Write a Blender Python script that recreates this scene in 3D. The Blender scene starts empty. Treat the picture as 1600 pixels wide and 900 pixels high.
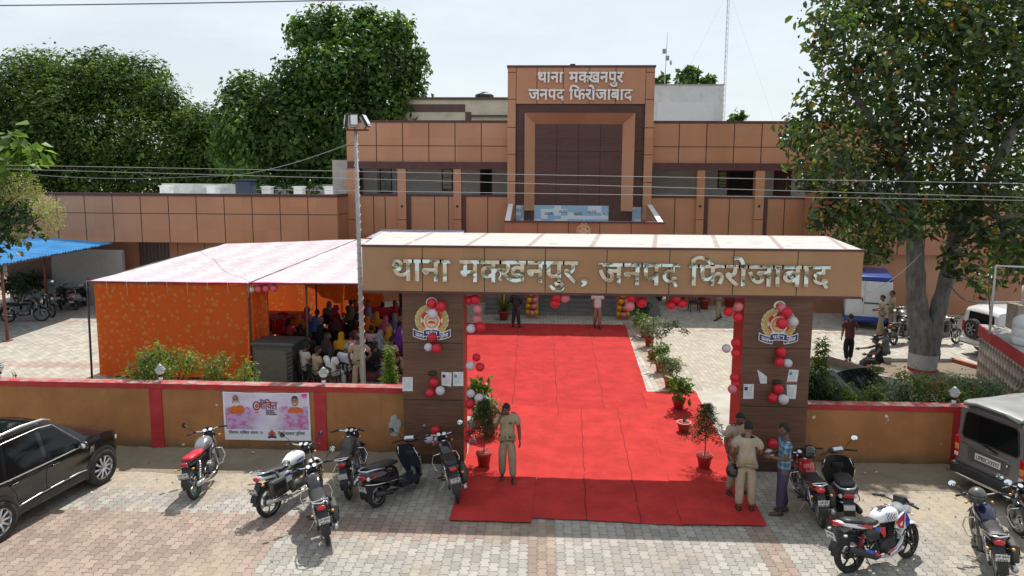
import bpy, bmesh, math, random, re
import numpy as np
from mathutils import Vector as V, Matrix as MX, Euler, noise as mnoise
R = math.radians
SC = bpy.context.scene
COL = SC.collection
random.seed(7)
rng = np.random.default_rng(11)
# ---------------------------------------------------------------- camera
F, CAMH, VPX, HOR, PY0 = 1067.0, 6.35, 845.0, 278.0, 409.0
PITCH = math.atan((PY0 - HOR) / F)
YAW = math.atan((VPX - 800) / F * math.cos(PITCH))
ROLL = R(0.33)
_f = V((-math.sin(YAW) * math.cos(PITCH), math.cos(YAW) * math.cos(PITCH), -math.sin(PITCH)))
_r0 = V((math.cos(YAW), math.sin(YAW), 0))
_u0 = _r0.cross(_f)
_r = _r0 * math.cos(ROLL) + _u0 * math.sin(ROLL)
_u = -_r0 * math.sin(ROLL) + _u0 * math.cos(ROLL)
CAMP = V((0, 0, CAMH))
cam_d = bpy.data.cameras.new('camera')
cam = bpy.data.objects.new('camera', cam_d)
COL.objects.link(cam)
cam.matrix_world = MX(((_r.x, _u.x, -_f.x, 0), (_r.y, _u.y, -_f.y, 0), (_r.z, _u.z, -_f.z, CAMH), (0, 0, 0, 1)))
cam_d.sensor_width = 36.0
cam_d.lens = 36.0 * F / 1600
cam_d.shift_y = -(450 - PY0) / 1600
cam_d.clip_end = 2000
SC.camera = cam
def _ray(px, py):
  return _f * F + _r * (px - 800) - _u * (py - PY0)
def G(px, py, z=0.0):
  """survey helper: where a line of sight meets the level z"""
  d = _ray(px, py)
  return CAMP + d * ((z - CAMH) / d.z)
def D(px, py, Y):
  """survey helper: where a line of sight meets the vertical plane y = Y"""
  d = _ray(px, py)
  return CAMP + d * (Y / d.y)
# ---------------------------------------------------------------- light
SUN_DIR = V((-0.13, -0.585, -1.0)).normalized()
SUN_EL = math.asin(-SUN_DIR.z)
SUN_AZ = math.atan2(-SUN_DIR.x, -SUN_DIR.y)
w = bpy.data.worlds.new('World')
SC.world = w
w.use_nodes = True
nt = w.node_tree
bg = nt.nodes['Background']
sky = nt.nodes.new('ShaderNodeTexSky')
sky.sky_type = 'NISHITA'
sky.sun_disc = False
sky.sun_elevation = SUN_EL
sky.sun_rotation = SUN_AZ
sky.air_density = 1.0
sky.dust_density = 2.2
sky.ozone_density = 1.0
# thin high cloud over the blue, brightest in one bank
tc = nt.nodes.new('ShaderNodeTexCoord')
mp = nt.nodes.new('ShaderNodeMapping')
mp.inputs['Scale'].default_value = (1.6, 1.6, 5.0)
nz = nt.nodes.new('ShaderNodeTexNoise')
nz.inputs['Scale'].default_value = 2.3
nz.inputs['Detail'].default_value = 7
nz.inputs['Roughness'].default_value = 0.62
rp = nt.nodes.new('ShaderNodeValToRGB')
rp.color_ramp.elements[0].position = 0.42
rp.color_ramp.elements[1].position = 0.78
mixc = nt.nodes.new('ShaderNodeMix')
mixc.data_type = 'RGBA'
WHITE_CLOUD = (8.6, 9.3, 9.7, 1)
nt.links.new(tc.outputs['Generated'], mp.inputs[0])
nt.links.new(mp.outputs[0], nz.inputs[0])
nt.links.new(nz.outputs[0], rp.inputs[0])
hz = nt.nodes.new('ShaderNodeMath'); hz.operation = 'MULTIPLY_ADD'
hz.inputs[1].default_value = 0.30; hz.inputs[2].default_value = 0.62
nt.links.new(rp.outputs[0], hz.inputs[0])
nt.links.new(hz.outputs[0], mixc.inputs[0])
nt.links.new(sky.outputs[0], mixc.inputs[6])
mixc.inputs[7].default_value = WHITE_CLOUD
nt.links.new(mixc.outputs[2], bg.inputs[0])
bg.inputs[1].default_value = 0.10
sd = bpy.data.lights.new('sun', 'SUN')
sd.energy = 4.8
sd.angle = R(0.55)
sd.color = (1.0, 0.955, 0.88)
so = bpy.data.objects.new('sun', sd)
COL.objects.link(so)
so.location = (0, 0, 40)
so.rotation_euler = SUN_DIR.to_track_quat('-Z', 'Y').to_euler()
SC.render.engine = 'CYCLES'
SC.view_settings.view_transform = 'Standard'
SC.view_settings.look = 'None'
SC.view_settings.gamma = 1
SC.view_settings.exposure = 0.13
SC.cycles.max_bounces = 6
SC.cycles.transparent_max_bounces = 8
try:
  SC.cycles.use_denoising = True
except Exception:
  pass
# ---------------------------------------------------------------- node expressions
class X_:
  """a socket of a node tree with arithmetic"""
  def __init__(s, nt, k):
    s.nt, s.k = nt, k
  def _op(s, op, *a):
    n = s.nt.nodes.new('ShaderNodeMath')
    n.operation = op
    for i, q in enumerate((s,) + a):
      if isinstance(q, X_):
        s.nt.links.new(q.k, n.inputs[i])
      else:
        n.inputs[i].default_value = q
    return X_(s.nt, n.outputs[0])
  def __add__(s, o): return s._op('ADD', o)
  def __sub__(s, o): return s._op('SUBTRACT', o)
  def __mul__(s, o): return s._op('MULTIPLY', o)
  def __truediv__(s, o): return s._op('DIVIDE', o)
  def lt(s, o): return s._op('LESS_THAN', o)
  def gt(s, o): return s._op('GREATER_THAN', o)
  def mn(s, o): return s._op('MINIMUM', o)
  def mx(s, o): return s._op('MAXIMUM', o)
  def fl(s): return s._op('FLOOR')
  def fr(s): return s._op('FRACT')
  def ab(s): return s._op('ABSOLUTE')
  def sin(s): return s._op('SINE')
  def pw(s, p): return s._op('POWER', p)
  def mod(s, o): return s._op('FLOORED_MODULO', o)
  def step(s, a, b):
    n = s.nt.nodes.new('ShaderNodeMapRange')
    n.interpolation_type = 'SMOOTHSTEP'
    s.nt.links.new(s.k, n.inputs[0])
    n.inputs[1].default_value = a
    n.inputs[2].default_value = b
    return X_(s.nt, n.outputs[0])
  def inv(s): return (s * -1.0) + 1.0
class NT:
  def __init__(s, name):
    s.m = bpy.data.materials.new(name)
    s.m.use_nodes = True
    s.nt = s.m.node_tree
    s.b = s.nt.nodes['Principled BSDF']
    s.tc = s.nt.nodes.new('ShaderNodeTexCoord')
  def coord(s, kind='Object'):
    n = s.nt.nodes.new('ShaderNodeSeparateXYZ')
    s.nt.links.new(s.tc.outputs[kind], n.inputs[0])
    return [X_(s.nt, n.outputs[i]) for i in range(3)]
  def vec(s, x, y, z=0.0):
    n = s.nt.nodes.new('ShaderNodeCombineXYZ')
    for i, q in enumerate((x, y, z)):
      if isinstance(q, X_):
        s.nt.links.new(q.k, n.inputs[i])
      else:
        n.inputs[i].default_value = q
    return n.outputs[0]
  def noise(s, scale, detail=4, rough=.55, vec=None, stretch=None, dist=0.0, kind='Object'):
    n = s.nt.nodes.new('ShaderNodeTexNoise')
    n.inputs['Scale'].default_value = scale
    n.inputs['Detail'].default_value = detail
    n.inputs['Roughness'].default_value = rough
    n.inputs['Distortion'].default_value = dist
    src = vec or s.tc.outputs[kind]
    if stretch:
      mp = s.nt.nodes.new('ShaderNodeMapping')
      mp.inputs['Scale'].default_value = stretch
      s.nt.links.new(src, mp.inputs[0])
      src = mp.outputs[0]
    s.nt.links.new(src, n.inputs[0])
    return X_(s.nt, n.outputs[0])
  def white(s, vec):
    n = s.nt.nodes.new('ShaderNodeTexWhiteNoise')
    s.nt.links.new(vec, n.inputs[0])
    return X_(s.nt, n.outputs[0])
  def voro(s, scale, vec=None, feature='F1', rnd=1.0, kind='Object'):
    n = s.nt.nodes.new('ShaderNodeTexVoronoi')
    n.feature = feature
    n.inputs['Scale'].default_value = scale
    n.inputs['Randomness'].default_value = rnd
    s.nt.links.new(vec or s.tc.outputs[kind], n.inputs[0])
    return X_(s.nt, n.outputs[0])
  def island(s):
    n = s.nt.nodes.new('ShaderNodeNewGeometry')
    return X_(s.nt, n.outputs['Random Per Island'])
  def mix(s, f, a, b):
    n = s.nt.nodes.new('ShaderNodeMix')
    n.data_type = 'RGBA'
    for i, q in ((0, f), (6, a), (7, b)):
      if isinstance(q, X_):
        s.nt.links.new(q.k, n.inputs[i])
      elif hasattr(q, 'is_output') or hasattr(q, 'links'):
        s.nt.links.new(q, n.inputs[i])
      elif i == 0:
        n.inputs[0].default_value = q
      else:
        n.inputs[i].default_value = (*q, 1)
    return n.outputs[2]
  def scale(s, col, f):
    """colour times a value"""
    n = s.nt.nodes.new('ShaderNodeMix')
    n.data_type = 'RGBA'
    n.blend_type = 'MULTIPLY'
    n.inputs[0].default_value = 1
    if isinstance(col, tuple):
      n.inputs[6].default_value = (*col, 1)
    else:
      s.nt.links.new(col, n.inputs[6])
    s.nt.links.new(s.vec(f, f, f), n.inputs[7])
    return n.outputs[2]
  def ramp(s, f, stops):
    n = s.nt.nodes.new('ShaderNodeValToRGB')
    el = n.color_ramp.elements
    while len(el) < len(stops):
      el.new(0.5)
    for e, (p, c) in zip(el, stops):
      e.position = p
      e.color = (*c, 1)
    s.nt.links.new(f.k, n.inputs[0])
    return n.outputs[0]
  def color(s, c):
    if isinstance(c, tuple):
      s.b.inputs['Base Color'].default_value = (*c, 1)
    else:
      s.nt.links.new(c.k if isinstance(c, X_) else c, s.b.inputs['Base Color'])
    return s
  def rough(s, r):
    if isinstance(r, X_):
      s.nt.links.new(r.k, s.b.inputs['Roughness'])
    else:
      s.b.inputs['Roughness'].default_value = r
    return s
  def bump(s, h, strength=.3, dist=.01):
    n = s.nt.nodes.new('ShaderNodeBump')
    n.inputs['Strength'].default_value = strength
    n.inputs['Distance'].default_value = dist
    s.nt.links.new(h.k, n.inputs['Height'])
    s.nt.links.new(n.outputs[0], s.b.inputs['Normal'])
    return s
  def translucent(s, col, f):
    t = s.nt.nodes.new('ShaderNodeBsdfTranslucent')
    if isinstance(col, tuple):
      t.inputs[0].default_value = (*col, 1)
    else:
      s.nt.links.new(col, t.inputs[0])
    mx = s.nt.nodes.new('ShaderNodeMixShader')
    mx.inputs[0].default_value = f
    s.nt.links.new(s.b.outputs[0], mx.inputs[1])
    s.nt.links.new(t.outputs[0], mx.inputs[2])
    s.nt.links.new(mx.outputs[0], s.nt.nodes['Material Output'].inputs[0])
    return s
MATS = {}
def mat(name, col, rough=.6, metal=0.0, var=.12, sc=6.0, bump=0.0, bsc=40.0, coat=0.0, dirt=None, spec=.5, stretch=None):
  """painted / cloth / metal surface with slight uneven tone"""
  if name in MATS:
    return MATS[name]
  n = NT(name)
  if var:
    f = n.noise(sc, 5, .6, stretch=stretch).step(.3, .7)
    c = n.mix(f, tuple(x * (1 - var) for x in col), tuple(min(1, x * (1 + var)) for x in col))
    if dirt:
      c = n.mix(n.noise(sc * .7 + .8, 6, .65).step(.5, .75) * .55, c, dirt)
    n.color(c)
  else:
    n.color(col)
  n.rough(rough)
  n.b.inputs['Metallic'].default_value = metal
  n.b.inputs['Specular IOR Level'].default_value = spec
  if coat:
    n.b.inputs['Coat Weight'].default_value = coat
    n.b.inputs['Coat Roughness'].default_value = .05
  if bump:
    n.bump(n.noise(bsc, 4), bump, .01)
  MATS[name] = n.m
  return n.m
# ---------------------------------------------------------------- mesh builder
class MB:
  def __init__(s):
    s.v, s.f, s.mi, s.sm, s.mats = [], [], [], [], []
    s.T = None
  def _m(s, m):
    if m not in s.mats:
      s.mats.append(m)
    return s.mats.index(m)
  def add(s, vs, fs, m, smooth=False):
    o = len(s.v)
    if s.T is not None:
      vs = [s.T @ V(p) for p in vs]
    s.v += [tuple(p) for p in vs]
    k = s._m(m)
    for f in fs:
      s.f.append(tuple(i + o for i in f))
      s.mi.append(k)
      s.sm.append(smooth)
    return s
  def box(s, c, d, m, rz=0.0, bev=0.0, rot=None):
    hx, hy, hz = d[0] / 2, d[1] / 2, d[2] / 2
    A = MX.Translation(c) @ (rot.to_4x4() if rot is not None else MX.Rotation(rz, 4, 'Z'))
    if bev <= 0:
      vs = [(x * hx, y * hy, z * hz) for z in (-1, 1) for y in (-1, 1) for x in (-1, 1)]
      fs = [(0, 2, 3, 1), (4, 5, 7, 6), (0, 1, 5, 4), (2, 6, 7, 3), (0, 4, 6, 2), (1, 3, 7, 5)]
      return s.add([A @ V(p) for p in vs], fs, m)
    b = min(bev, hx * .9, hy * .9, hz * .9)
    bm = bmesh.new()
    bmesh.ops.create_cube(bm, size=1)
    for q in bm.verts:
      q.co = V((q.co.x * d[0], q.co.y * d[1], q.co.z * d[2]))
    bmesh.ops.bevel(bm, geom=list(bm.edges), offset=b, segments=2, affect='EDGES', profile=.6)
    bm.verts.index_update()
    vs = [A @ q.co for q in bm.verts]
    fs = [[q.index for q in f.verts] for f in bm.faces]
    bm.free()
    return s.add(vs, fs, m, True)
  def bx(s, x0, x1, y0, y1, z0, z1, m, bev=0.0):
    return s.box(((x0 + x1) / 2, (y0 + y1) / 2, (z0 + z1) / 2), (abs(x1 - x0), abs(y1 - y0), abs(z1 - z0)), m, bev=bev)
  def tube(s, pts, r, m, n=8, caps=True, smooth=True, closed=False):
    pts = [V(p) for p in pts]
    rs = r if isinstance(r, (list, tuple)) else [r] * len(pts)
    vs, fs = [], []
    L = len(pts)
    up = None
    for i, p in enumerate(pts):
      a = pts[(i - 1) % L] if (i or closed) else p
      b = pts[(i + 1) % L] if (i < L - 1 or closed) else p
      t = (b - a)
      t = t.normalized() if t.length > 1e-9 else V((0, 0, 1))
      if up is None:
        up = V((0, 0, 1)) if abs(t.z) < .9 else V((1, 0, 0))
      x = up.cross(t)
      x = x.normalized() if x.length > 1e-6 else V((1, 0, 0))
      y = t.cross(x)
      up = y
      for k in range(n):
        a_ = 2 * math.pi * k / n
        vs.append(p + (x * math.cos(a_) + y * math.sin(a_)) * rs[i])
    for i in range(L if closed else L - 1):
      j = (i + 1) % L
      for k in range(n):
        k2 = (k + 1) % n
        fs.append((i * n + k, i * n + k2, j * n + k2, j * n + k))
    if caps and not closed:
      fs.append(tuple(range(n - 1, -1, -1)))
      fs.append(tuple((L - 1) * n + k for k in range(n)))
    return s.add(vs, fs, m, smooth)
  def cyl(s, p0, p1, r, m, r1=None, n=14, smooth=True):
    return s.tube([p0, p1], [r, r if r1 is None else r1], m, n, True, smooth)
  def lathe(s, prof, m, c=(0, 0, 0), n=18, ax=None, smooth=True, cap=True):
    """prof: (radius, height) pairs round the axis"""
    A = MX.Translation(c)
    if ax is not None:
      A = A @ V((0, 0, 1)).rotation_difference(V(ax)).to_matrix().to_4x4()
    vs, fs = [], []
    for r_, z in prof:
      for k in range(n):
        a = 2 * math.pi * k / n
        vs.append(A @ V((r_ * math.cos(a), r_ * math.sin(a), z)))
    for i in range(len(prof) - 1):
      for k in range(n):
        k2 = (k + 1) % n
        fs.append((i * n + k, i * n + k2, (i + 1) * n + k2, (i + 1) * n + k))
    if cap:
      fs.append(tuple(range(n - 1, -1, -1)))
      fs.append(tuple((len(prof) - 1) * n + k for k in range(n)))
    return s.add(vs, fs, m, smooth)
  def ball(s, c, r, m, nu=14, nv=9, rot=None, fn=None):
    if not isinstance(r, (tuple, list)):
      r = (r, r, r)
    vs, fs = [], []
    for j in range(nv + 1):
      th = math.pi * j / nv
      for i in range(nu):
        a = 2 * math.pi * i / nu
        p = V((math.sin(th) * math.cos(a) * r[0], math.sin(th) * math.sin(a) * r[1], math.cos(th) * r[2]))
        if fn:
          p = fn(p)
        if rot is not None:
          p = rot @ p
        vs.append(p + V(c))
    for j in range(nv):
      for i in range(nu):
        i2 = (i + 1) % nu
        fs.append((j * nu + i, (j + 1) * nu + i, (j + 1) * nu + i2, j * nu + i2))
    return s.add(vs, fs, m, True)
  def torus(s, c, R_, r_, m, ax=(0, 1, 0), n=28, k=9, sq=1.0):
    A = MX.Translation(c) @ V((0, 0, 1)).rotation_difference(V(ax)).to_matrix().to_4x4()
    vs, fs = [], []
    for i in range(n):
      a = 2 * math.pi * i / n
      for j in range(k):
        b = 2 * math.pi * j / k
        q = R_ + r_ * math.cos(b)
        vs.append(A @ V((q * math.cos(a), q * math.sin(a), r_ * sq * math.sin(b))))
    for i in range(n):
      for j in range(k):
        i2, j2 = (i + 1) % n, (j + 1) % k
        fs.append((i * k + j, i2 * k + j, i2 * k + j2, i * k + j2))
    return s.add(vs, fs, m, True)
  def prism(s, poly, m, fn0, fn1, smooth=False):
    """poly of 2-D points; fn0/fn1 put a 2-D point on the two end faces"""
    n = len(poly)
    vs = [fn0(*p) for p in poly] + [fn1(*p) for p in poly]
    fs = [(i, (i + 1) % n, n + (i + 1) % n, n + i) for i in range(n)]
    s.add(vs, fs, m, smooth)
    o0 = [tuple(range(n - 1, -1, -1))]
    s.add(vs[:n], o0, m)
    return s.add(vs[n:], [tuple(range(n))], m)
  def prism_y(s, poly, y0, y1, m):
    """x-z outline pushed from y0 to y1"""
    return s.prism(poly, m, lambda x, z: V((x, y0, z)), lambda x, z: V((x, y1, z)))
  def grid(s, nu, nv, fn, m, smooth=True, two=False):
    vs = [fn(i / nu, j / nv) for j in range(nv + 1) for i in range(nu + 1)]
    fs = [(j * (nu + 1) + i, j * (nu + 1) + i + 1, (j + 1) * (nu + 1) + i + 1, (j + 1) * (nu + 1) + i) for j in range(nv) for i in range(nu)]
    return s.add(vs, fs, m, smooth)
  def build(s, name, parent=None, loc=None, rz=None, fix=True):
    me = bpy.data.meshes.new(name)
    me.from_pydata(s.v, [], s.f)
    for q in s.mats:
      me.materials.append(q)
    me.polygons.foreach_set('material_index', s.mi)
    me.polygons.foreach_set('use_smooth', s.sm)
    me.update()
    if fix and len(s.f) < 60000:
      bm = bmesh.new()
      bm.from_mesh(me)
      bmesh.ops.recalc_face_normals(bm, faces=bm.faces)
      bm.to_mesh(me)
      bm.free()
    o = bpy.data.objects.new(name, me)
    COL.objects.link(o)
    if parent is not None:
      o.parent = parent
    if loc is not None:
      o.location = loc
    if rz is not None:
      o.rotation_euler = (0, 0, rz)
    return o
def tag(o, label=None, cat=None, group=None, kind=None):
  if label:
    o['label'] = label
  if cat:
    o['category'] = cat
  if group:
    o['group'] = group
  if kind:
    o['kind'] = kind
  return o
def thing(name, label, cat, loc=(0, 0, 0), rz=0.0, group=None):
  o = bpy.data.objects.new(name, None)
  o.empty_display_size = .2
  COL.objects.link(o)
  o.location = loc
  o.rotation_euler = (0, 0, rz)
  return tag(o, label, cat, group)
def copy_tree(o, parent=None):
  c = o.copy()
  COL.objects.link(c)
  if parent is not None:
    c.parent = parent
  for k in list(o.children):
    copy_tree(k, c)
  return c
def recolor(o, slot, m):
  o.material_slots[slot].link = 'OBJECT'
  o.material_slots[slot].material = m
def fold_normals(o, ang=35):
  for p in o.data.polygons:
    p.use_smooth = True
  return o
# ---------------------------------------------------------------- lettering
def _glyphs(txt, extrude, bold, res=3):
  c = bpy.data.curves.new('lettering', 'FONT')
  c.body = txt
  c.extrude = extrude
  c.offset = min(bold, .011) if 'द' in txt else bold
  c.resolution_u = res
  o = bpy.data.objects.new('lettering', c)
  COL.objects.link(o)
  dg = bpy.context.evaluated_depsgraph_get()
  me = bpy.data.meshes.new_from_object(o.evaluated_get(dg))
  bpy.data.objects.remove(o)
  bpy.data.curves.remove(c)
  return me
def _cut(me, xmax):
  bm = bmesh.new()
  bm.from_mesh(me)
  r_ = bmesh.ops.bisect_plane(bm, geom=bm.verts[:] + bm.edges[:] + bm.faces[:], plane_co=(xmax, 0, 0), plane_no=(1, 0, 0), clear_outer=True)
  ed = [e for e in bm.edges if e.is_boundary]
  if ed:
    bmesh.ops.holes_fill(bm, edges=ed, sides=0)
  bm.to_mesh(me)
  bm.free()
  return me
def word(parts, extrude=.05, bold=.012, res=3):
  """parts: strings, or (string, keep) for a half form that joins the next letter, or a number for a gap.
  Returns verts and faces in em units."""
  x, vs, fs = 0.0, [], []
  flat = []
  for p in parts:
    flat += [q for q in re.split('(द)', p) if q] if isinstance(p, str) else [p]
  for p in flat:
    if isinstance(p, (int, float)):
      x += p
      continue
    keep = None
    if isinstance(p, tuple):
      p, keep = p
    me = _glyphs(p, extrude, bold, res)
    if keep:
      _cut(me, keep)
    o = len(vs)
    vs += [(q.co.x + x, q.co.y, q.co.z) for q in me.vertices]
    fs += [tuple(i + o for i in f.vertices) for f in me.polygons]
    x += keep - .05 if keep else max(q.co.x for q in me.vertices) - (.46 if p.endswith('ि') else .012)
    bpy.data.meshes.remove(me)
  return vs, fs
def put_word(mb, parts, m, x0, x1, zb, h, y, depth, bold=.012, em=.64, res=3, fn=None):
  """a word on a wall facing -y: x0..x1 wide, letters h tall from the base line zb"""
  vs, fs = word(parts, .5, bold, res)
  a, b = min(p[0] for p in vs), max(p[0] for p in vs)
  sx, sy = (x1 - x0) / (b - a), h / em
  P = []
  for p in vs:
    q = V((x0 + (p[0] - a) * sx, y + depth * (p[2] - .5) * -1 - depth, zb + p[1] * sy))
    q.y = y - depth * (p[2] + .5)
    P.append(fn(q) if fn else q)
  mb.add(P, fs, m)
# ================================================================ materials of the place
def acp(name, col, var=.05):
  """aluminium panel: satin, with faint dust streaks"""
  n = NT(name)
  st = n.noise(1.4, 5, .6, stretch=(1.0, 1.0, .18)).step(.35, .7)
  du = n.noise(.5, 3, .5).step(.4, .7)
  c = n.mix(st * .55, tuple(x * (1 - var) for x in col), tuple(x * (1 + var) for x in col))
  x, y, z = n.coord()
  pn = n.white(n.vec(((x + y * .37) / 1.22).fl(), ((z - .3) / 1.15).fl()))
  c = n.scale(c, pn * .13 + .935)
  c = n.mix(du * .16, c, (.55, .42, .30))
  rs = n.noise(2.2, 6, .7, stretch=(3.0, 3.0, .12)).step(.58, .78)
  c = n.mix(rs * .22, c, (.16, .09, .06))
  n.color(c).rough(.42)
  n.bump(n.noise(.9, 2), .10, .02)
  MATS[name] = n.m
  return n.m
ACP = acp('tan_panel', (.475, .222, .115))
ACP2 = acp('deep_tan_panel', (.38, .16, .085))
GATEP = acp('gate_tan_panel', (.37, .195, .095))
def wood(name, col, zs=.35):
  """dark wood-print cladding, grain along x"""
  n = NT(name)
  g = n.noise(5.0, 8, .7, stretch=(.35, .35, 7.0), dist=.8)
  g2 = n.noise(1.2, 4, .6, stretch=(.5, .5, 3.0))
  x, y, z = n.coord()
  pl = (z / .22).fl()
  t = n.white(n.vec(pl, 3.0))
  f = (g.step(.3, .72) * .65 + g2 * .35) * (t * .5 + .75)
  c = n.mix(f, tuple(q * .42 for q in col), tuple(q * 1.25 for q in col))
  n.color(c).rough(.5)
  n.bump(g, .08, .004)
  return n.m
WOOD = wood('wood_print_panel', (.150, .070, .042))
WOODT = wood('dark_wood_print_panel', (.105, .042, .034))
JOINT = mat('panel_joint', (.03, .018, .014), .8, var=0)
MAROON = mat('maroon_trim', (.090, .032, .030), .6, var=.2, sc=3, bump=.1)
REDP = mat('red_paint', (.42, .022, .028), .6, var=.14, sc=2.5, dirt=(.30, .10, .07), bump=.1)
INNER = mat('red_panel', (.30, .042, .028), .45, var=.08)
WHITEW = mat('white_wash', (.70, .71, .70), .8, var=.06, sc=1.2, dirt=(.30, .30, .29), bump=.15)
GREYW = mat('grey_plaster', (.36, .35, .33), .85, var=.1, sc=1.5, dirt=(.16, .16, .15), bump=.2)
CREAM = mat('cream_plaster', (.60, .55, .42), .85, var=.06, sc=.8, dirt=(.30, .27, .21), bump=.1)
BROWNB = mat('brown_band', (.125, .075, .060), .8, var=.1, sc=2)
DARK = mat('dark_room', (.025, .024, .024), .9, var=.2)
GREYROOM = mat('grey_room', (.62, .60, .57), .9, var=.06)
GLASS = mat('dark_glass', (.012, .014, .016), .06, var=0, spec=.6)
CHROME = mat('chrome', (.75, .76, .77), .08, 1.0, var=0)
STEEL = mat('steel', (.46, .46, .46), .35, .9, var=.15, sc=20)
GREYPAINT = mat('grey_paint', (.30, .30, .30), .45, .2, var=.1)
BLACKP = mat('black_plastic', (.016, .016, .017), .5, var=.25, sc=30)
RUBBER = mat('rubber', (.022, .021, .020), .85, var=.3, sc=8, dirt=(.10, .085, .065), bump=.2, bsc=90)
WHITEP = mat('white_paint', (.78, .78, .76), .4, var=.04)
BLUEP = mat('navy_paint', (.012, .02, .16), .45, var=.05)
GOLDP = mat('gold_paint', (.50, .36, .11), .45, var=.1)
CREDP = mat('crest_red', (.62, .02, .03), .45, var=.06)
PAPER = mat('paper', (.72, .73, .74), .8, var=.03)
INK = mat('ink', (.05, .05, .06), .8, var=0)
SILV = mat('letter_white', (.80, .79, .77), .45, var=.04)
LSIDE = mat('letter_side', (.33, .31, .29), .5, var=.1)
# ================================================================ ground
def paver_mat(name, grey, pink, boxes, w_=.158, L_=.25, sand=.3, sandc=(.375, .31, .225), sandbox=(), stain=.3):
  """interlocking zig-zag concrete blocks; boxes = (x0,x1,y0,y1) laid in pink blocks"""
  n = NT(name)
  x, y, z = n.coord()
  zig = ((y / L_ * 2.0).fr() - .5).ab() * .085 - .021
  u = (x + zig) / w_
  iu = u.fl()
  v = y / L_ + iu.mod(2.0) * .5
  iv = v.fl()
  ju = (u.fr() - .5).ab()
  jv = (v.fr() - .5).ab()
  joint = ju.step(.44, .485).mx(jv.step(.458, .488))
  rnd = n.white(n.vec(iu, iv))
  rnd2 = n.white(n.vec(iu, iv, 5.0))
  bx_, by_ = (iu + .5) * w_, (iv + .5 - iu.mod(2.0) * .5) * L_
  pk = None
  for (a, b, c, d) in boxes:
    q = bx_.gt(a) * bx_.lt(b) * by_.gt(c) * by_.lt(d)
    pk = q if pk is None else pk.mx(q)
  base = n.mix(pk, grey, pink) if pk is not None else grey
  tone = (rnd * .40 + .80) * (n.noise(.7, 5, .6) * .5 + .75) * (n.noise(26, 3, .6) * .3 + .85)
  c = n.scale(base, tone)
  c = n.mix(rnd2.step(.75, 1.0) * .25, c, tuple(q * .8 for q in grey))
  st = n.noise(1.1, 7, .68).step(.56, .74)
  c = n.mix(st * stain, c, (.23, .20, .165))
  c = n.mix(joint * .9, c, (.075, .066, .055))
  sn = n.noise(.8, 8, .72).step(.5, .66) * sand
  for (a, b, c0, d, e, k) in sandbox:
    m_ = x.step(a - e, a + e) * x.step(b - e, b + e).inv() * y.step(c0 - e, c0 + e) * y.step(d - e, d + e).inv()
    sn = sn.mx(m_ * (n.noise(1.7, 8, .75).step(.28, .62)) * k)
  c = n.mix(sn, c, n.mix(n.noise(7, 7, .7).step(.3, .7), tuple(q * .8 for q in sandc), tuple(q * 1.12 for q in sandc)))
  n.color(c).rough(.88)
  n.bump(joint.inv() * (sn.inv()) + n.noise(60, 3) * .22, .45, .006)
  return n.m
def soil_mat(name, a, b, spots=(.14, .12, .09)):
  n = NT(name)
  f = n.noise(.9, 8, .7).step(.3, .7)
  g = n.noise(11, 6, .7)
  c = n.mix(f, a, b)
  c = n.mix(g.step(.55, .75) * .5, c, spots)
  c = n.mix(n.voro(30).step(.0, .25).inv() * .35, c, (.42, .38, .31))
  n.color(c).rough(.95)
  n.bump(n.noise(9, 8, .7), .7, .04)
  return n.m
SOIL = soil_mat('soil', (.235, .185, .125), (.17, .135, .095))
DIRT = soil_mat('bare_dirt', (.29, .235, .165), (.20, .165, .12))
CONC = mat('concrete', (.40, .375, .33), .9, var=.14, sc=1.4, dirt=(.24, .215, .175), bump=.4, bsc=60)
m_ = MB()
m_.grid(2, 2, lambda u, v: V((-260 + 520 * u, -40 + 560 * v, 0)), SOIL)
tag(m_.build('ground', fix=False), kind='structure')
WALLY = 14.85                      # outer face of the boundary wall
GATEY = 14.5                       # face of the gate pillars
pinkY0, pinkY1 = G(500, 838).y, G(500, 806).y
xs0 = G(829, 845).x
xs1 = G(868, 845).x
xr0, xr1 = G(1176, 838).x, G(1215, 838).x
xl = G(444, 832).x
FORE = paver_mat('forecourt_blocks', (.315, .293, .262), (.285, .212, .172),
        [(xs0, xs1, -5, pinkY1), (xr0, xr1, -5, G(1200, 790).y), (xl, xs0 + .05, pinkY0, pinkY1), (-40, xl, -5, G(200, 797).y)],
        sand=.42, stain=.34,
        sandbox=[(-14, -3.6, 12.9, 14.2, .35, .96), (4.9, 14, 12.3, 14.2, .4, .97), (-6.3, -4.6, 8.8, 10.3, .6, .7), (7.2, 13, 10.6, 13, .7, .8)])
m_ = MB()
# the forecourt: its edge towards the wall is ragged under the dirt
def fore_edge(x):
  return 14.02 + .22 * mnoise.noise(V((x * .8, 3.1, 0))) + (.9 if -3.3 < x < 4.0 else 0)
xsn = [-30 + .5 * i for i in range(121)]
vs = [(x, -3.0, .004) for x in xsn] + [(x, fore_edge(x) if not (-3.2 <= x <= 6.1) else 14.95, .004) for x in xsn]
nx = len(xsn)
m_.add(vs, [(i, i + 1, nx + i + 1, nx + i) for i in range(nx - 1)], FORE)
tag(m_.build('forecourt_pavement', fix=False), kind='structure')
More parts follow.
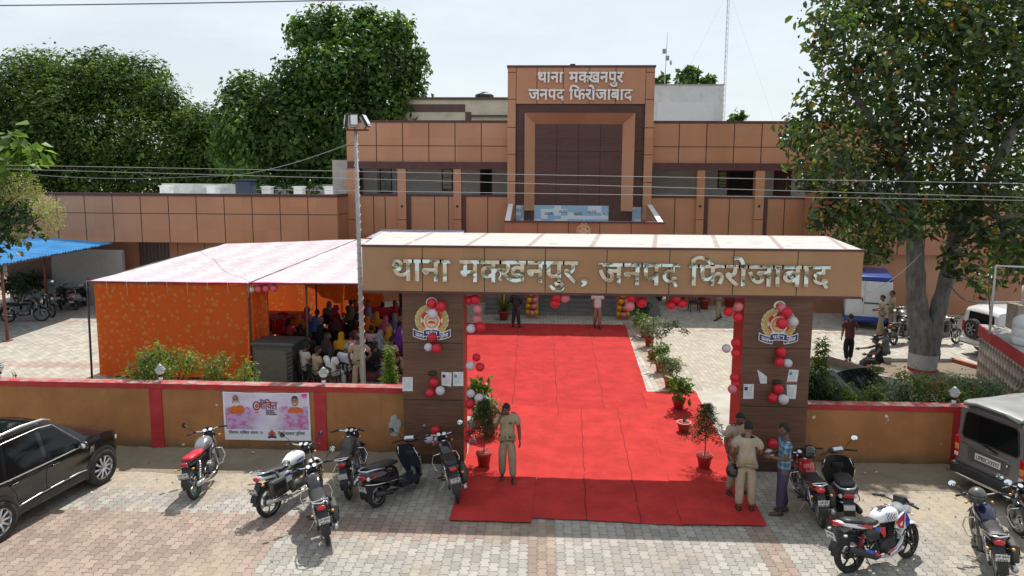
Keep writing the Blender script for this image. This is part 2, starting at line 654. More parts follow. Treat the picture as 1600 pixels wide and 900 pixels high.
# dirt bank along the foot of the wall
def bank(x0, x1, y0):
  b = MB()
  def fn(u, v):
    x = x0 + (x1 - x0) * u
    yy = y0 + (WALLY - y0) * v
    e = mnoise.noise(V((x * .7, v * 3, 1.7))) * .18 * (1 - v)
    z = .008 + .10 * v * v + .035 * v * (mnoise.noise(V((x * 2.3, yy * 2.3, 0))) + mnoise.noise(V((x * 6, yy * 6, 4))) * .6)
    return V((x, yy + e, max(.006, z)))
  b.grid(int((x1 - x0) * 7), 14, fn, DIRT)
  return b
mb1 = bank(-16, -3.02, 13.75)
mb2 = bank(5.80, 18, 13.7)
for b in (mb1, mb2):
  tag(b.build('dirt_verge', fix=False), kind='structure')
COURT = paver_mat('courtyard_blocks', (.40, .37, .32), (.36, .255, .21),
         [(-40, -14.6, G(70, 574).y, G(70, 566).y), (-40, 30, 28.3, 28.75), (3.6, 4.45, 19.9, 30)],
         w_=.16, L_=.25, sand=.32, stain=.3, sandbox=[(4.4, 8.5, 20.5, 28.2, .9, .55)])
m_ = MB()
m_.add([(-40, 15.2, .004), (30, 15.2, .004), (30, 36, .004), (-40, 36, .004)], [(0, 1, 2, 3)], COURT)
tag(m_.build('courtyard_pavement', fix=False), kind='structure')
m_ = MB()
m_.add([(-3.0, 14.9, .008), (5.8, 14.9, .008), (5.8, 20.2, .008), (-3.0, 20.2, .008)], [(0, 1, 2, 3)], CONC)
tag(m_.build('entrance_apron', fix=False), kind='structure')
# planting beds behind the wall
m_ = MB()
m_.bx(-16, -3.1, 15.2, 16.1, 0, .12, SOIL)
m_.bx(5.9, 20, 15.2, 18.6, 0, .12, SOIL)
tag(m_.build('planting_bed', fix=True), kind='structure')
# ================================================================ boundary walls
def wall_paint():
  n = NT('ochre_wall_paint')
  x, y, z = n.coord()
  f = n.noise(1.1, 7, .65).step(.3, .72)
  c = n.mix(f, (.31, .130, .046), (.43, .195, .068))
  c = n.mix(n.noise(1.6, 7, .7, stretch=(2.5, 2.5, .2)).step(.55, .75) * .35, c, (.17, .08, .035))
  c = n.mix(n.noise(2.2, 8, .75, stretch=(1, 1, .5)).step(.60, .72) * .45, c, (.46, .25, .12))
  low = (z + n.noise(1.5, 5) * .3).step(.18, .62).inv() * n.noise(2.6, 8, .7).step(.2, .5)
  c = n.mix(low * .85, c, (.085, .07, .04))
  fl = n.noise(3.1, 3, .5).step(.70, .715)
  c = n.mix(fl, c, (.62, .56, .48))
  n.color(c).rough(.82)
  n.bump(n.noise(30, 5, .6), .25, .01)
  return n.m
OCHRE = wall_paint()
def coping_mat():
  n = NT('weathered_coping')
  f = n.noise(3.5, 8, .75).step(.4, .6)
  g = n.noise(14, 5, .7).step(.45, .65)
  c = n.mix(f, (.42, .04, .045), (.36, .27, .235))
  c = n.mix(g * .6, c, (.14, .10, .085))
  n.color(c).rough(.9).bump(n.noise(25, 5), .4, .01)
  return n.m
COPE = coping_mat()
def boundary_wall(name, label, x0, x1, piers, z1):
  t = thing(name, label, 'wall', ((x0 + x1) / 2, WALLY, 0))
  ox = -(x0 + x1) / 2
  b = MB()
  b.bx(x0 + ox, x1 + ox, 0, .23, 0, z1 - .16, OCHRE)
  b.build('wall', t)
  b = MB()
  b.bx(x0 + ox, x1 + ox, -.012, .24, z1 - .157, z1 - .04, REDP)
  b.build('red_band', t)
  b = MB()
  def fn(u, v):
    x = x0 + ox + (x1 - x0) * u
    return V((x, -.02 + .28 * v, z1 - .037 + .018 * math.sin(v * math.pi) + .012 * mnoise.noise(V((x * 4, v * 3, 0)))))
  b.bx(x0 + ox, x1 + ox, -.02, .26, z1 - .0385, z1 - .03, COPE)
  b.grid(int((x1 - x0) * 8), 3, fn, COPE)
  b.build('coping', t)
  for p0, p1 in piers:
    b = MB()
    b.bx(p0 + ox, p1 + ox, -.03, .0, 0, z1 - .16, REDP)
    b.build('pilaster', t)
  return t
zwl = D(300, 598, WALLY).z
zwr = D(1420, 632, WALLY).z
boundary_wall('boundary_wall', 'ochre boundary wall with red band and pilasters, carrying the banner left of the gate', -15.5, -3.0,
       [(D(236, 650, WALLY).x, D(255, 650, WALLY).x), (D(492, 650, WALLY).x, D(510, 650, WALLY).x), (-13.4, -13.15)], zwl)
boundary_wall('boundary_wall', 'ochre boundary wall with one wide red pilaster behind the grey van', 5.80, 17.5,
       [(D(1487, 680, WALLY).x, D(1510, 680, WALLY).x)], zwr)
# patch of bare plaster by the gate
m_ = MB()
pc = D(617, 665, WALLY)
pts = []
for i in range(26):
  a = 2 * math.pi * i / 26
  k = 1 + .32 * mnoise.noise(V((math.cos(a) * 1.6, math.sin(a) * 1.6, 2.2)))
  pts.append((pc.x + .13 * k * math.cos(a), pc.z + .24 * k * math.sin(a)))
m_.prism_y(pts, WALLY - .004, WALLY + .003, mat('bare_plaster', (.42, .42, .40), .9, var=.2, sc=12, bump=.3))
o = m_.build('plaster_patch', [q for q in bpy.data.objects if q.name == 'boundary_wall'][0])
o.location = -o.parent.location
# ================================================================ gate
def crest_parts(parent, cx, cz, y, s, full=True):
  """police crest: laurel ring, red star, shields and a blue ribbon with lettering; s = width in metres"""
  def P(px, pz):
    return (cx + px * s, cz + pz * s)
  b = MB()
  def disc(x, z, rx, rz, y0, y1, m, n=26, a0=0, rot=0):
    pts = []
    for i in range(n):
      a = 2 * math.pi * i / n
      ex, ez = rx * math.cos(a), rz * math.sin(a)
      pts.append(P(x + ex * math.cos(rot) - ez * math.sin(rot), z + ex * math.sin(rot) + ez * math.cos(rot)))
    b.prism_y(pts, y0, y1, m)
  # white backing
  disc(0, .09, .44, .42, y - .02, y, WHITEP)
  disc(0, .55, .15, .13, y - .0205, y, WHITEP)
  # star
  st = []
  for i in range(12):
    r_ = .36 if i % 2 == 0 else .22
    a = math.pi / 2 + 2 * math.pi * i / 12
    st.append(P(r_ * math.cos(a), .08 + r_ * math.sin(a)))
  b.prism_y(st, y - .026, y - .019, CREDP)
  # laurel leaves on both sides
  for sd_ in (-1, 1):
    for i in range(9):
      a = R(-62 + i * 16.5)
      for k, rr in enumerate((.375, .30)):
        disc(sd_ * rr * math.cos(a) * 1.06, .09 + rr * math.sin(a) * 1.04, .062, .034, y - .034 - k * .002, y - .018, GOLDP, 12, 0,
          (a + R(62) if sd_ > 0 else math.pi - a - R(62)))
  # centre shield
  disc(0, .06, .215, .225, y - .031, y - .02, WHITEP)
  disc(0, .06, .185, .195, y - .0345, y - .02, GOLDP)
  disc(0, .06, .135, .150, y - .038, y - .02, mat('crest_cream', (.66, .58, .36), .5, var=.05))
  for z_, r_ in ((.12, .085), (.005, .105)):
    pts = [P(r_ * math.cos(R(a)), z_ + .62 * r_ * math.sin(R(a))) for a in range(0, 181, 20)]
    b.prism_y(pts, y - .042, y - .036, CREDP)
  for sd_ in (-1, 1):
    pts = [P(sd_ * x_, z_) for x_, z_ in ((.17, .33), (.27, .22), (.25, .16), (.15, .26))]
    b.prism_y(pts, y - .0405, y - .03, CREDP)
    pts = [P(sd_ * x_, z_) for x_, z_ in ((.10, -.20), (.2, -.14), (.25, -.19), (.13, -.24))]
    b.prism_y(pts, y - .0405, y - .03, CREDP)
  # lions capital on top
  disc(0, .55, .10, .085, y - .03, y - .02, CREDP)
  disc(0, .60, .055, .06, y - .034, y - .02, GOLDP)
  disc(0, .48, .13, .03, y - .034, y - .02, GOLDP)
  b.build('emblem', parent)
  # ribbon
  b = MB()
  def rib(t, o_):
    """t -1..1 along the ribbon; o_ across"""
    x = t * .47
    z = -.24 - .10 * abs(t) ** 1.0 + .13 * (1 - t * t) * (1 if abs(t) < .4 else .0) + (abs(t) > .4) * (-.10 + .26 * (abs(t) - .4) ** 1.3)
    return x, z + o_
  def strip(t0, t1, h0, h1, yy0, yy1, m, zf):
    N = 10
    up = [P(t0 + (t1 - t0) * i / N, zf(t0 + (t1 - t0) * i / N) + h1) for i in range(N + 1)]
    dn = [P(t0 + (t1 - t0) * i / N, zf(t0 + (t1 - t0) * i / N) + h0) for i in range(N, -1, -1)]
    b.prism_y(up + dn, yy0, yy1, m)
  zs = lambda x: -.335 + .75 * (abs(x) - .2) ** 2 + .0 * x          # side tails, rising outwards
  zm = lambda x: -.235 - .55 * x * x                                   # middle fold, bowed up
  for sd_ in (-1, 1):
    strip(sd_ * .14, sd_ * .49, -.10, .10, y - .038, y - .018, WHITEP, lambda x: zs(x) + .10 * (abs(x) - .14))
    strip(sd_ * .155, sd_ * .475, -.078, .078, y - .043, y - .03, BLUEP, lambda x: zs(x) + .10 * (abs(x) - .14))
  strip(-.22, .22, -.095, .095, y - .047, y - .02, WHITEP, zm)
  strip(-.205, .205, -.073, .073, y - .051, y - .03, BLUEP, zm)
  rb = b.build('ribbon', parent)
  b = MB()
  def onrib(zf, tilt=0):
    def fn(q):
      x = (q.x - cx) / s
      q.z = q.z + zf(x) * s
      return q
    return fn
  side = lambda x: zs(x) + .10 * (abs(x) - .14)
  put_word(b, ['उ', ('त', .36), 'त', 'र'], WHITEP, cx - .43 * s, cx - .20 * s, cz - .05 * s, .088 * s, y - .043, .004, fn=onrib(side), bold=.02, res=2)
  put_word(b, ['पदेश'], WHITEP, cx - .15 * s, cx + .15 * s, cz - .045 * s, .08 * s, y - .051, .004, fn=onrib(zm), bold=.02, res=2)
  put_word(b, ['पुिलस'], WHITEP, cx + .20 * s, cx + .43 * s, cz - .05 * s, .088 * s, y - .043, .004, fn=onrib(side), bold=.02, res=2)
  b.build('lettering', rb)
gate = thing('entrance_gate', 'wide tan-panelled gateway with wood-clad pillars and chrome Hindi lettering over red carpet', 'gate', (0, 0, 0))
BY0, BY1 = 14.38, 16.15
gx0, gx1 = D(566, 420, BY0).x, D(1348, 420, BY0).x
gzt, gzb = D(900, 389, BY0).z, D(900, 458, BY0).z
pil = [(-2.99, -1.665), (4.355, 5.79)]
for (a, b_) in pil:
  p = MB()
  p.bx(a, b_, GATEY, GATEY + .72, 0, gzb, WOOD)
  q = p.build('pillar', gate)
  p = MB()
  for zz in (D(680, 536, GATEY).z, D(680, 625, GATEY).z):
    p.bx(a - .002, b_ + .002, GATEY - .003, GATEY + .01, zz - .008, zz + .008, JOINT)
  p.build('panel_joints', q)
  p = MB()
  if a < 0:
    p.bx(b_ + .001, b_ + .012, GATEY - .004, GATEY + .724, .0, gzb, INNER)
  else:
    p.bx(a - .012, a - .001, GATEY - .004, GATEY + .724, .0, gzb, INNER)
  p.build('side_panel', q)
  p = MB()
  p.bx(a - .01, b_ + .01, GATEY - .012, GATEY + .012, 0, .22, mat('dark_skirting', (.05, .028, .02), .6))
  p.build('skirting', q)
bm_ = MB()
bm_.bx(gx0, gx1, BY0, BY0 + .12, gzb, gzt, GATEP)
bm_.bx(gx0, gx0 + .1, BY0 + .1201, BY1, gzb, gzt, GATEP)
bm_.bx(gx1 - .1, gx1, BY0 + .1201, BY1, gzb, gzt, GATEP)
bm_.bx(gx0 + .1001, gx1 - .1001, BY1 - .1, BY1 - .001, gzb, gzt, GATEP)
bm_.bx(gx0 + .1001, gx1 - .1001, BY0 + .1201, BY1 - .1001, gzb + .01, gzb + .06, MAROON)
beam = bm_.build('beam', gate)
tr = MB()
tr.bx(gx0 - .015, gx1 + .015, BY0 - .015, BY1 + .01, gzt + .001, gzt + .045, MAROON)
tr.bx(gx0 - .012, gx1 + .012, BY0 - .012, BY0 + .05, gzb - .05, gzb - .001, MAROON)
tr.build('trim', beam)
tr = MB()
for px in (699, 761, 855, 950, 1047, 1148, 1248):
  pass
for px in (660, 757, 852, 948, 1046, 1146, 1246):
  x = D(px, 420, BY0).x
  tr.bx(x - .008, x + .008, BY0 - .0025, BY0 + .01, gzb, gzt, JOINT)
tr.build('panel_joints', beam)
# white roof slab, sloping gently up to the rear, with brown bitumen lines
rf = MB()
def roofm():
  n = NT('white_roof_wash')
  x, y, z = n.coord()
  st = n.noise(2.0, 8, .7, stretch=(1, 3, 1)).step(.55, .68)
  c = n.mix(st * .7, (.44, .43, .41), (.16, .145, .13))
  u = (x - y * .18 + 20.0) / 1.32
  seam = (u.fr() - .5).ab().step(.45, .475) * n.noise(3, 4).step(.2, .45)
  c = n.mix(seam * .8, c, (.29, .21, .18))
  c = n.mix(n.noise(7, 6, .7, stretch=(.6, 2, 1)).step(.62, .70) * .6, c, (.12, .11, .10))
  n.color(c).rough(.85).bump(n.noise(18, 4), .2, .01)
  return n.m
RW = roofm()
zr = .13
rf.add([(gx0 + .03, BY0 + .03, gzt + .047), (gx1 - .03, BY0 + .03, gzt + .047), (gx1 - .03, BY1, gzt + .047 + zr), (gx0 + .03, BY1, gzt + .047 + zr),
    (gx0 + .03, BY0 + .03, gzt + .0455), (gx1 - .03, BY0 + .03, gzt + .0455), (gx1 - .03, BY1, gzt + .0455), (gx0 + .03, BY1, gzt + .0455)],
   [(0, 1, 2, 3), (4, 7, 6, 5), (1, 5, 6, 2), (2, 6, 7, 3), (3, 7, 4, 0)], RW)
rf.build('roof_slab', gate)
# chrome letters
def mirror():
  n = NT('mirror_steel')
  n.color((.62, .64, .60))
  n.rough(.035)
  n.b.inputs['Metallic'].default_value = 1
  n.bump(n.voro(3.0), .9, .06)
  return n.m
MIR = mirror()
lt = MB()
zb_l = lambda px, py: D(px, py, BY0).z
def gword(parts, pxa, pxb, pytop, pybot):
  xa, xb = D(pxa, pytop, BY0).x, D(pxb, pytop, BY0).x
  z1, z0 = D((pxa + pxb) / 2, pytop, BY0).z, D((pxa + pxb) / 2, pybot, BY0).z
  put_word(lt, parts, MIR, xa, xb, z0, z1 - z0, BY0 - .02, .04, bold=.018, res=4)
gword(['थाना'], 613, 704, 405, 438)
gword(['म', ('क', .66), 'खनपुर'], 718, 903, 407, 440)
gword([','], 908, 918, 412, 441)
gword(['जनपद'], 934, 1062, 411, 444)
gword(['िफरोजाबाद'], 1076, 1297, 414, 446)
lt.build('lettering', gate)
for cx_, cz_ in (((675), 505), ((1216), 511)):
  q = D(cx_, cz_, GATEY)
  cg = bpy.data.objects.new('police_crest', None)
  COL.objects.link(cg)
  cg.parent = gate
  crest_parts(cg, q.x, q.z, GATEY - .004, .84)
# small dark lamps on the pillars
for px, py in ((676, 583), (1214, 597)):
  q = D(px, py, GATEY)
  b = MB()
  b.box((q.x, GATEY - .03, q.z), (.17, .06, .09), BLACKP, bev=.012)
  b.build('socket_box', gate)
# ================================================================ police station
BW, TW, WWY, PY = 34.4, 34.0, 32.4, 30.4     # planes: main wall, tower, left wing, porch front
st = thing('police_station', 'two-storey tan-panelled police station with tall lettered tower and long single-storey left wing', 'building', (0, 0, 0))
bxl, bxr = D(543, 220, BW).x, 17.0
zroof = D(700, 188, BW).z
zband1, zband0 = D(700, 253, BW).z, D(700, 264, BW).z
zsill = D(700, 304, BW).z
towl, towr = D(793, 200, TW).x, D(1021, 200, TW).x
ztow = D(900, 102, TW).z
GR = GREYROOM
w_ = MB()
# upper fascia and lower parapet on both sides of the tower
def piece(name, m, *a):
  w_ = MB()
  w_.bx(*a, m)
  return w_.build(name, st)
for x0, x1 in ((bxl, towl), (towr, bxr)):
  piece('fascia', ACP, x0, x1, BW, BW + .25, zband1, zroof - .12)
  piece('parapet', ACP, x0, x1, BW + .02, BW + .25, 3.45, zsill - .1)
  piece('roof', MAROON, x0, x1, BW - .03, BW + 7, zroof - .119, zroof)
  piece('band', MAROON, x0, x1, BW - .14, BW + .3, zband0, zband1 - .001)
  piece('sill', MAROON, x0, x1, BW - .01, BW + .3, zsill - .099, zsill)
piece('side_wall', ACP, bxl - .05, bxl - .001, BW, BW + 6, 0, zroof - .12)
# joints
j_ = MB()
for px in (588, 629, 670, 711, 752):
  x = D(px, 220, BW).x
  j_.bx(x - .02, x + .02, BW - .004, BW + .02, zband1, zroof - .12, JOINT)
for px in (1061, 1104, 1147, 1190, 1233):
  x = D(px, 220, BW).x
  j_.bx(x - .02, x + .02, BW - .004, BW + .02, zband1, zroof - .12, JOINT)
zs_ = D(700, 228, BW).z
for x0, x1 in ((bxl, towl), (towr, bxr)):
  j_.bx(x0, x1, BW - .0045, BW + .02, zs_ - .018, zs_ + .018, JOINT)
for px in (584, 602, 641 + 60, 679, 762, 805, 1054, 1139, 1225, 1158 + 30):
  x = D(px, 340, BW).x
  j_.bx(x - .02, x + .02, BW + .016, BW + .04, 3.45, zsill - .1, JOINT)
j_.build('panel_joints', st)
# verandah columns
cols = [(622, 635), (709, 721), (1088, 1100), (1179, 1193), (1270, 1283), (543, 560)]
for a, b_ in cols:
  c = MB()
  xa, xb = D(a, 300, BW).x, D(b_, 300, BW).x
  c.bx(xa, xb, BW - .12, BW + .3, 3.2, zband0, ACP)
  q = c.build('column', st)
  c = MB()
  zz = D(a, 343, BW).z
  c.bx(xa - .003, xb + .003, BW - .124, BW, zz - .015, zz + .015, JOINT)
  zz = D(a, 322, BW).z
  if a > 560:
    c.cyl(((xa + xb) / 2, BW - .15, zz), ((xa + xb) / 2, BW - .1, zz), .06, BLACKP)
    c.bx(xb + .002, xb + .22, BW - .05, BW + .015, 3.45, zsill - .1, MAROON)
  c.build('column_fitting', q)
# verandah room behind the columns
IY = BW + 2.6
r_ = MB()
r_.bx(bxl, bxr, IY, IY + .2, 4.4, zroof - .4, GR)
r_.bx(bxl, bxr, BW + .31, IY - .001, 4.2, 4.4, GREYW)                # floor
r_.bx(bxl, bxr, BW + .31, IY - .001, zband1 + .15, zband1 + .3, GR)   # ceiling
for px in (655, 745, 1098, 1180):
  x = D(px, 285, IY - .6).x
r_.build('verandah_wall', st)
WINC = mat('pale_louvre', (.52, .50, .40), .5, var=.05)
WGREEN = mat('window_view_green', (.10, .16, .05), .8, var=.5, sc=6)
def verandah_window(px0, px1, py0, py1, m, bars=0):
  a, b_ = D(px0, py0, IY), D(px1, py1, IY)
  f = MB()
  f.bx(a.x, b_.x, IY - .03, IY - .001, max(b_.z, 4.45), a.z, MAROON)
  q = f.build('window', st)
  f = MB()
  f.bx(a.x + .07, b_.x - .07, IY - .034, IY - .02, max(b_.z, 4.45) + .07, a.z - .07, m)
  for i in range(bars):
    z = b_.z + .1 + (a.z - b_.z - .2) * i / max(1, bars - 1)
    f.bx(a.x + .07, b_.x - .07, IY - .05, IY - .0345, z - .015, z + .015, MAROON)
  f.build('pane', q)
verandah_window(593, 613, 258, 302, mat('sky_pane', (.30, .34, .30), .3, var=.5, sc=3))
verandah_window(690, 708, 262, 298, WINC, 6)
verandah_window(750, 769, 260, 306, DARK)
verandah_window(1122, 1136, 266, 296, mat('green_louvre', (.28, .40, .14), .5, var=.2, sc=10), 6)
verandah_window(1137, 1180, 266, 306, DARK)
verandah_window(1210, 1235, 266, 306, MAROON)
f = MB()
a, b_ = D(570, 262, IY), D(592, 302, IY)
f.bx(a.x, b_.x, IY - .35, IY - .05, 4.45, a.z, WHITEW)
f.build('white_pier', st)
# ---------------- tower
t_ = MB()
zt1 = ztow - .1
yb = TW + .12                       # dark recessed field
fl, fr_, ft = D(806, 200, TW).x, D(1007, 200, TW).x, D(900, 162, TW).z
t_.bx(towl, fl, TW, TW + 2.2, 4.3, zt1, ACP)
t_.bx(fr_, towr, TW, TW + 2.2, 4.3, zt1, ACP)
t_.bx(fl + .001, fr_ - .001, TW + .001, TW + 2.2, ft, zt1, ACP)
t_.build('tower_wall', st)
t_ = MB()
t_.bx(fl + .001, fr_ - .001, yb, TW + 2.0, 4.3, ft - .001, WOODT)
dk = t_.build('tower_dark_panel', st)
t_ = MB()
t_.bx(towl - .04, towr + .04, TW - .05, TW + 2.25, zt1 + .001, ztow, MAROON)
t_.box(((towl + towr) / 2 - .4, TW + .3, ztow + .05), (.25, .25, .1), MAROON)
t_.build('tower_coping', st)
# splayed picture frame
ol, or_, il, ir = D(820, 200, TW).x, D(991, 200, TW).x, D(836, 200, yb).x, D(973, 200, yb).x
ot, it = D(900, 177, TW).z, D(900, 194, yb).z
t_ = MB()
zb = 4.75
yo, yi = TW - .25, TW + .119
t_.add([(ol, yo, zb), (il, yi, zb), (il, yi, it), (ol, yo, ot)], [(0, 1, 2, 3)], ACP)
t_.add([(or_, yo, zb), (ir, yi, zb), (ir, yi, it), (or_, yo, ot)], [(3, 2, 1, 0)], ACP)
t_.add([(ol, yo, ot), (il, yi, it), (ir, yi, it), (or_, yo, ot)], [(0, 1, 2, 3)], ACP2)
t_.add([(ol, yo, zb), (ol, yo, ot), (ol, yi, ot), (ol, yi, zb)], [(0, 1, 2, 3)], ACP)
t_.add([(or_, yo, zb), (or_, yo, ot), (or_, yi, ot), (or_, yi, zb)], [(3, 2, 1, 0)], ACP)
t_.add([(ol, yo, ot), (or_, yo, ot), (or_, yi, ot), (ol, yi, ot)], [(0, 1, 2, 3)], ACP)
t_.build('tower_frame', st, fix=True)
j_ = MB()
for i in range(1, 4):
  x = il + (ir - il) * i / 4
  j_.bx(x - .014, x + .014, yb - .004, yb + .01, 4.6, it, JOINT)
for py in (236, 279):
  z = D(900, py, TW).z
  j_.bx(fl + .01, fr_ - .01, yb - .0045, yb + .01, z - .014, z + .014, JOINT)
for px in (839, 880, 921, 962):
  x = D(px, 130, TW).x
  j_.bx(x - .015, x + .015, TW - .004, TW + .01, ft, zt1, JOINT)
for x0, x1 in ((towl, fl), (fr_, towr)):
  for py in (113, 155, 199, 241, 284):
    z = D(800, py, TW).z
    j_.bx(x0, x1, TW - .004, TW + .01, z - .016, z + .016, JOINT)
j_.bx(fl - .012, fl + .012, TW - .005, TW + .01, 4.6, zt1, JOINT)
j_.bx(fr_ - .012, fr_ + .012, TW - .005, TW + .01, 4.6, zt1, JOINT)
j_.build('panel_joints', st)
# protective film still stuck low on the tower
FILM = NT('protective_film')
x, y, z = FILM.coord()
wv = FILM.white(FILM.vec((x * 3.0).fl(), (z * 6.0).fl()))
FILM.color(FILM.mix(wv.gt(.55), (.30, .46, .62), (.62, .70, .76))).rough(.25)
t_ = MB()
zf0, zf1 = D(880, 345, yb).z, D(880, 321, yb).z
t_.bx(il, il + (ir - il) * .86, yb - .012, yb - .006, zf0, zf1, FILM.m)
t_.bx(fl + .02, ol - .02, yb - .013, yb - .006, zf0, zf1, FILM.m)
t_.bx(or_ + .03, fr_ - .02, yb - .012, yb - .006, zf0, zf1 - .05, FILM.m)
fm = t_.build('protective_film', st)
t_ = MB()
for k in range(5):
  xx = il + .5 + k * .72
  put_word(t_, ['ALDE'], INK, xx, xx + .42, zf0 + .30 + .10 * (k % 2), .13, yb - .0135, .003, em=.73, res=2)
t_.build('lettering', fm)
# tower letters
t_ = MB()
def tword(parts, pa, pb, pt, pbm, m):
  z1, z0 = D(900, pt, TW).z, D(900, pbm, TW).z
  put_word(t_, parts, m, D(pa, pt, TW).x, D(pb, pt, TW).x, z0, z1 - z0, TW - .03, .10, bold=.022, res=3)
tword(['थाना'], 840, 880, 113, 129, SILV)
tword(['म', ('क', .66), 'खनपुर'], 889, 974, 113, 129, SILV)
tword(['जनपद'], 826, 882, 140, 156, SILV)
tword(['िफरोजाबाद'], 889, 988, 140, 156, SILV)
t_.build('lettering', st)
# ---------------- porch
p_ = MB()
pl, pr = D(789, 360, PY).x, D(1037, 360, PY).x
pz1, pz0 = D(900, 346, PY).z, 3.25
zrear = 5.02
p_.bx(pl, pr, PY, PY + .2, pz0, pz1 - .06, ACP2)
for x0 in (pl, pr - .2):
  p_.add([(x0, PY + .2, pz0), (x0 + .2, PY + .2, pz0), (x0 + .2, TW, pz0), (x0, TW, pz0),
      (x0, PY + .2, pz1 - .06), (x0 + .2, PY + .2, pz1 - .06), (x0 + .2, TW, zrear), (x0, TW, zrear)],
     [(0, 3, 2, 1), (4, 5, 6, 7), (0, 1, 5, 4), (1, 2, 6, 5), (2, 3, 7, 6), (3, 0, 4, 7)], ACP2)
p_.bx(pl + .2, pr - .2, PY + .2, TW, pz0, pz0 + .3, WHITEW)
por = p_.build('porch', st)
p_ = MB()
p_.bx(pl - .04, pr + .04, PY - .05, PY + .22, pz1 - .059, pz1, MAROON)
for x0 in (pl - .02, pr - .22):
  p_.add([(x0, PY + .2, pz1 - .02), (x0 + .24, PY + .2, pz1 - .02), (x0 + .24, TW - .06, zrear + .06), (x0, TW - .06, zrear + .06)], [(0, 1, 2, 3)], WHITEP)
p_.build('porch_coping', por)
p_ = MB()
for px in (840, 888, 937, 986):
  x = D(px, 360, PY).x
  p_.bx(x - .015, x + .015, PY - .004, PY + .01, pz0, pz1 - .06, JOINT)
p_.build('panel_joints', por)
cg = bpy.data.objects.new('police_crest', None)
COL.objects.link(cg)
cg.parent = st
q = D(912, 363, PY)
crest_parts(cg, q.x, q.z, PY - .004, .72)
for px0, px1 in ((822, 841), (965, 985)):
  c = MB()
  xa, xb = D(px0, 490, PY).x, D(px1, 490, PY).x
  c.bx(xa, xb, PY + .3, PY + .8, .0, pz0, ACP)
  c.build('porch_column', st)
# ground floor: dark openings behind the porch, plain walls beside it
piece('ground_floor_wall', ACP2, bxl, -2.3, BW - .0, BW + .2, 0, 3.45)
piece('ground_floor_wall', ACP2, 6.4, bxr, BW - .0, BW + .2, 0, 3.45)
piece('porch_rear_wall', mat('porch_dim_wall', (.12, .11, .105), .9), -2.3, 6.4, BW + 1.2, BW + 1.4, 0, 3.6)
g_ = MB()
STONE = mat('step_stone', (.16, .155, .15), .6, var=.12, sc=3)
sx0, sx1 = -2.6, 5.6
for k in range(4):
  g_.bx(sx0, sx1, PY + .9 + k * .33, BW + 1.2, k * .16, (k + 1) * .16 - .001, STONE)
g_.build('steps', st)
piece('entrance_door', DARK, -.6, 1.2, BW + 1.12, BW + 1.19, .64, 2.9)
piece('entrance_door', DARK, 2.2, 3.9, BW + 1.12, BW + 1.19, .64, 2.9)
for x0, x1 in ((7.2, 8.4), (9.6, 10.8), (-4.6, -3.4)):
  g_ = MB()
  g_.bx(x0, x1, BW - .05, BW - .004, .9, 2.3, GLASS)
  for k in range(5):
    g_.bx(x0 + .02, x1 - .02, BW - .08, BW - .055, 1.0 + k * .29, 1.02 + k * .29, STEEL)
  g_.build('window', st)
# right-hand end wing coming forward behind the tree
g_ = MB()
rwx = 12.9
g_.bx(rwx, 24, BW - 2.0, BW - .3, 2.9, zsill + .3, ACP2)
g_.bx(rwx + .3, 24, BW - 1.6, BW - .3, 0, 2.9, ACP2)
g_.bx(rwx - .05, 24, BW - 2.06, BW - .3, zsill + .301, zsill + .42, MAROON)
for k in range(8):
  x = rwx + .05 + 1.22 * k
  g_.bx(x - .02, x + .02, BW - 2.004, BW - 1.9, 2.9, zsill + .3, JOINT)
g_.bx(rwx, 24, BW - 2.005, BW - 1.9, 4.3, 4.34, JOINT)
g_.build('right_wing', st)
# ---------------- left wing
l_ = MB()
lx0, lx1 = -27.0, D(527, 340, WWY).x
lz1, lz0 = D(400, 303, WWY).z, D(400, 380, WWY).z
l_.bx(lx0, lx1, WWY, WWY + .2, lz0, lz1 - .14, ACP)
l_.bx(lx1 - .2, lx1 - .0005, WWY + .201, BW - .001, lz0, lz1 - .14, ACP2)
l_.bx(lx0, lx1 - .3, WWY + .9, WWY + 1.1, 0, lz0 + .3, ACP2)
l_.bx(lx0, lx1 - .2, WWY + .2, WWY + .9, lz0 + .02, lz0 + .1, GREYW)
lw = l_.build('left_wing', st)
l_ = MB()
l_.bx(lx0, lx1 + .03, WWY - .04, WWY + .24, lz1 - .139, lz1, MAROON)
l_.bx(lx1 - .2, lx1 + .02, WWY + .241, BW - .15, lz1 - .139, lz1, MAROON)
l_.build('trim', lw)
l_ = MB()
l_.bx(lx0, lx1 - .2, WWY + .25, WWY + 16, lz1 - .62, lz1 - .5, WHITEW)
l_.build('roof', lw)
j_ = MB()
for k in range(14):
  px = 90 + 43.5 * k
  if px > 520:
    break
  x = D(px, 340, WWY).x
  j_.bx(x - .018, x + .018, WWY - .004, WWY + .01, lz0, lz1 - .14, JOINT)
zz = D(300, 334, WWY).z
j_.bx(lx0, lx1, WWY - .0045, WWY + .01, zz - .016, zz + .016, JOINT)
j_.bx(lx1 - .002, lx1 + .0045, WWY + .25, BW - .2, zz - .016, zz + .016, JOINT)
for px in (236, 278, 320, 362):
  x = D(px, 395, WWY + .9).x
  j_.bx(x - .015, x + .015, WWY + .896, WWY + .91, 0, lz0, JOINT)
j_.build('panel_joints', lw)
l_ = MB()
a, b_ = D(218, 380, WWY + .9), D(265, 412, WWY + .9)
l_.bx(a.x, b_.x, WWY + .86, WWY + .899, .9, lz0 - .02, mat('window_grille_dark', (.07, .045, .045), .5, var=.2))
for k in range(9):
  xx = a.x + (b_.x - a.x) * k / 8
  l_.bx(xx - .012, xx + .012, WWY + .84, WWY + .858, .9, lz0 - .02, MAROON)
l_.build('window', lw)
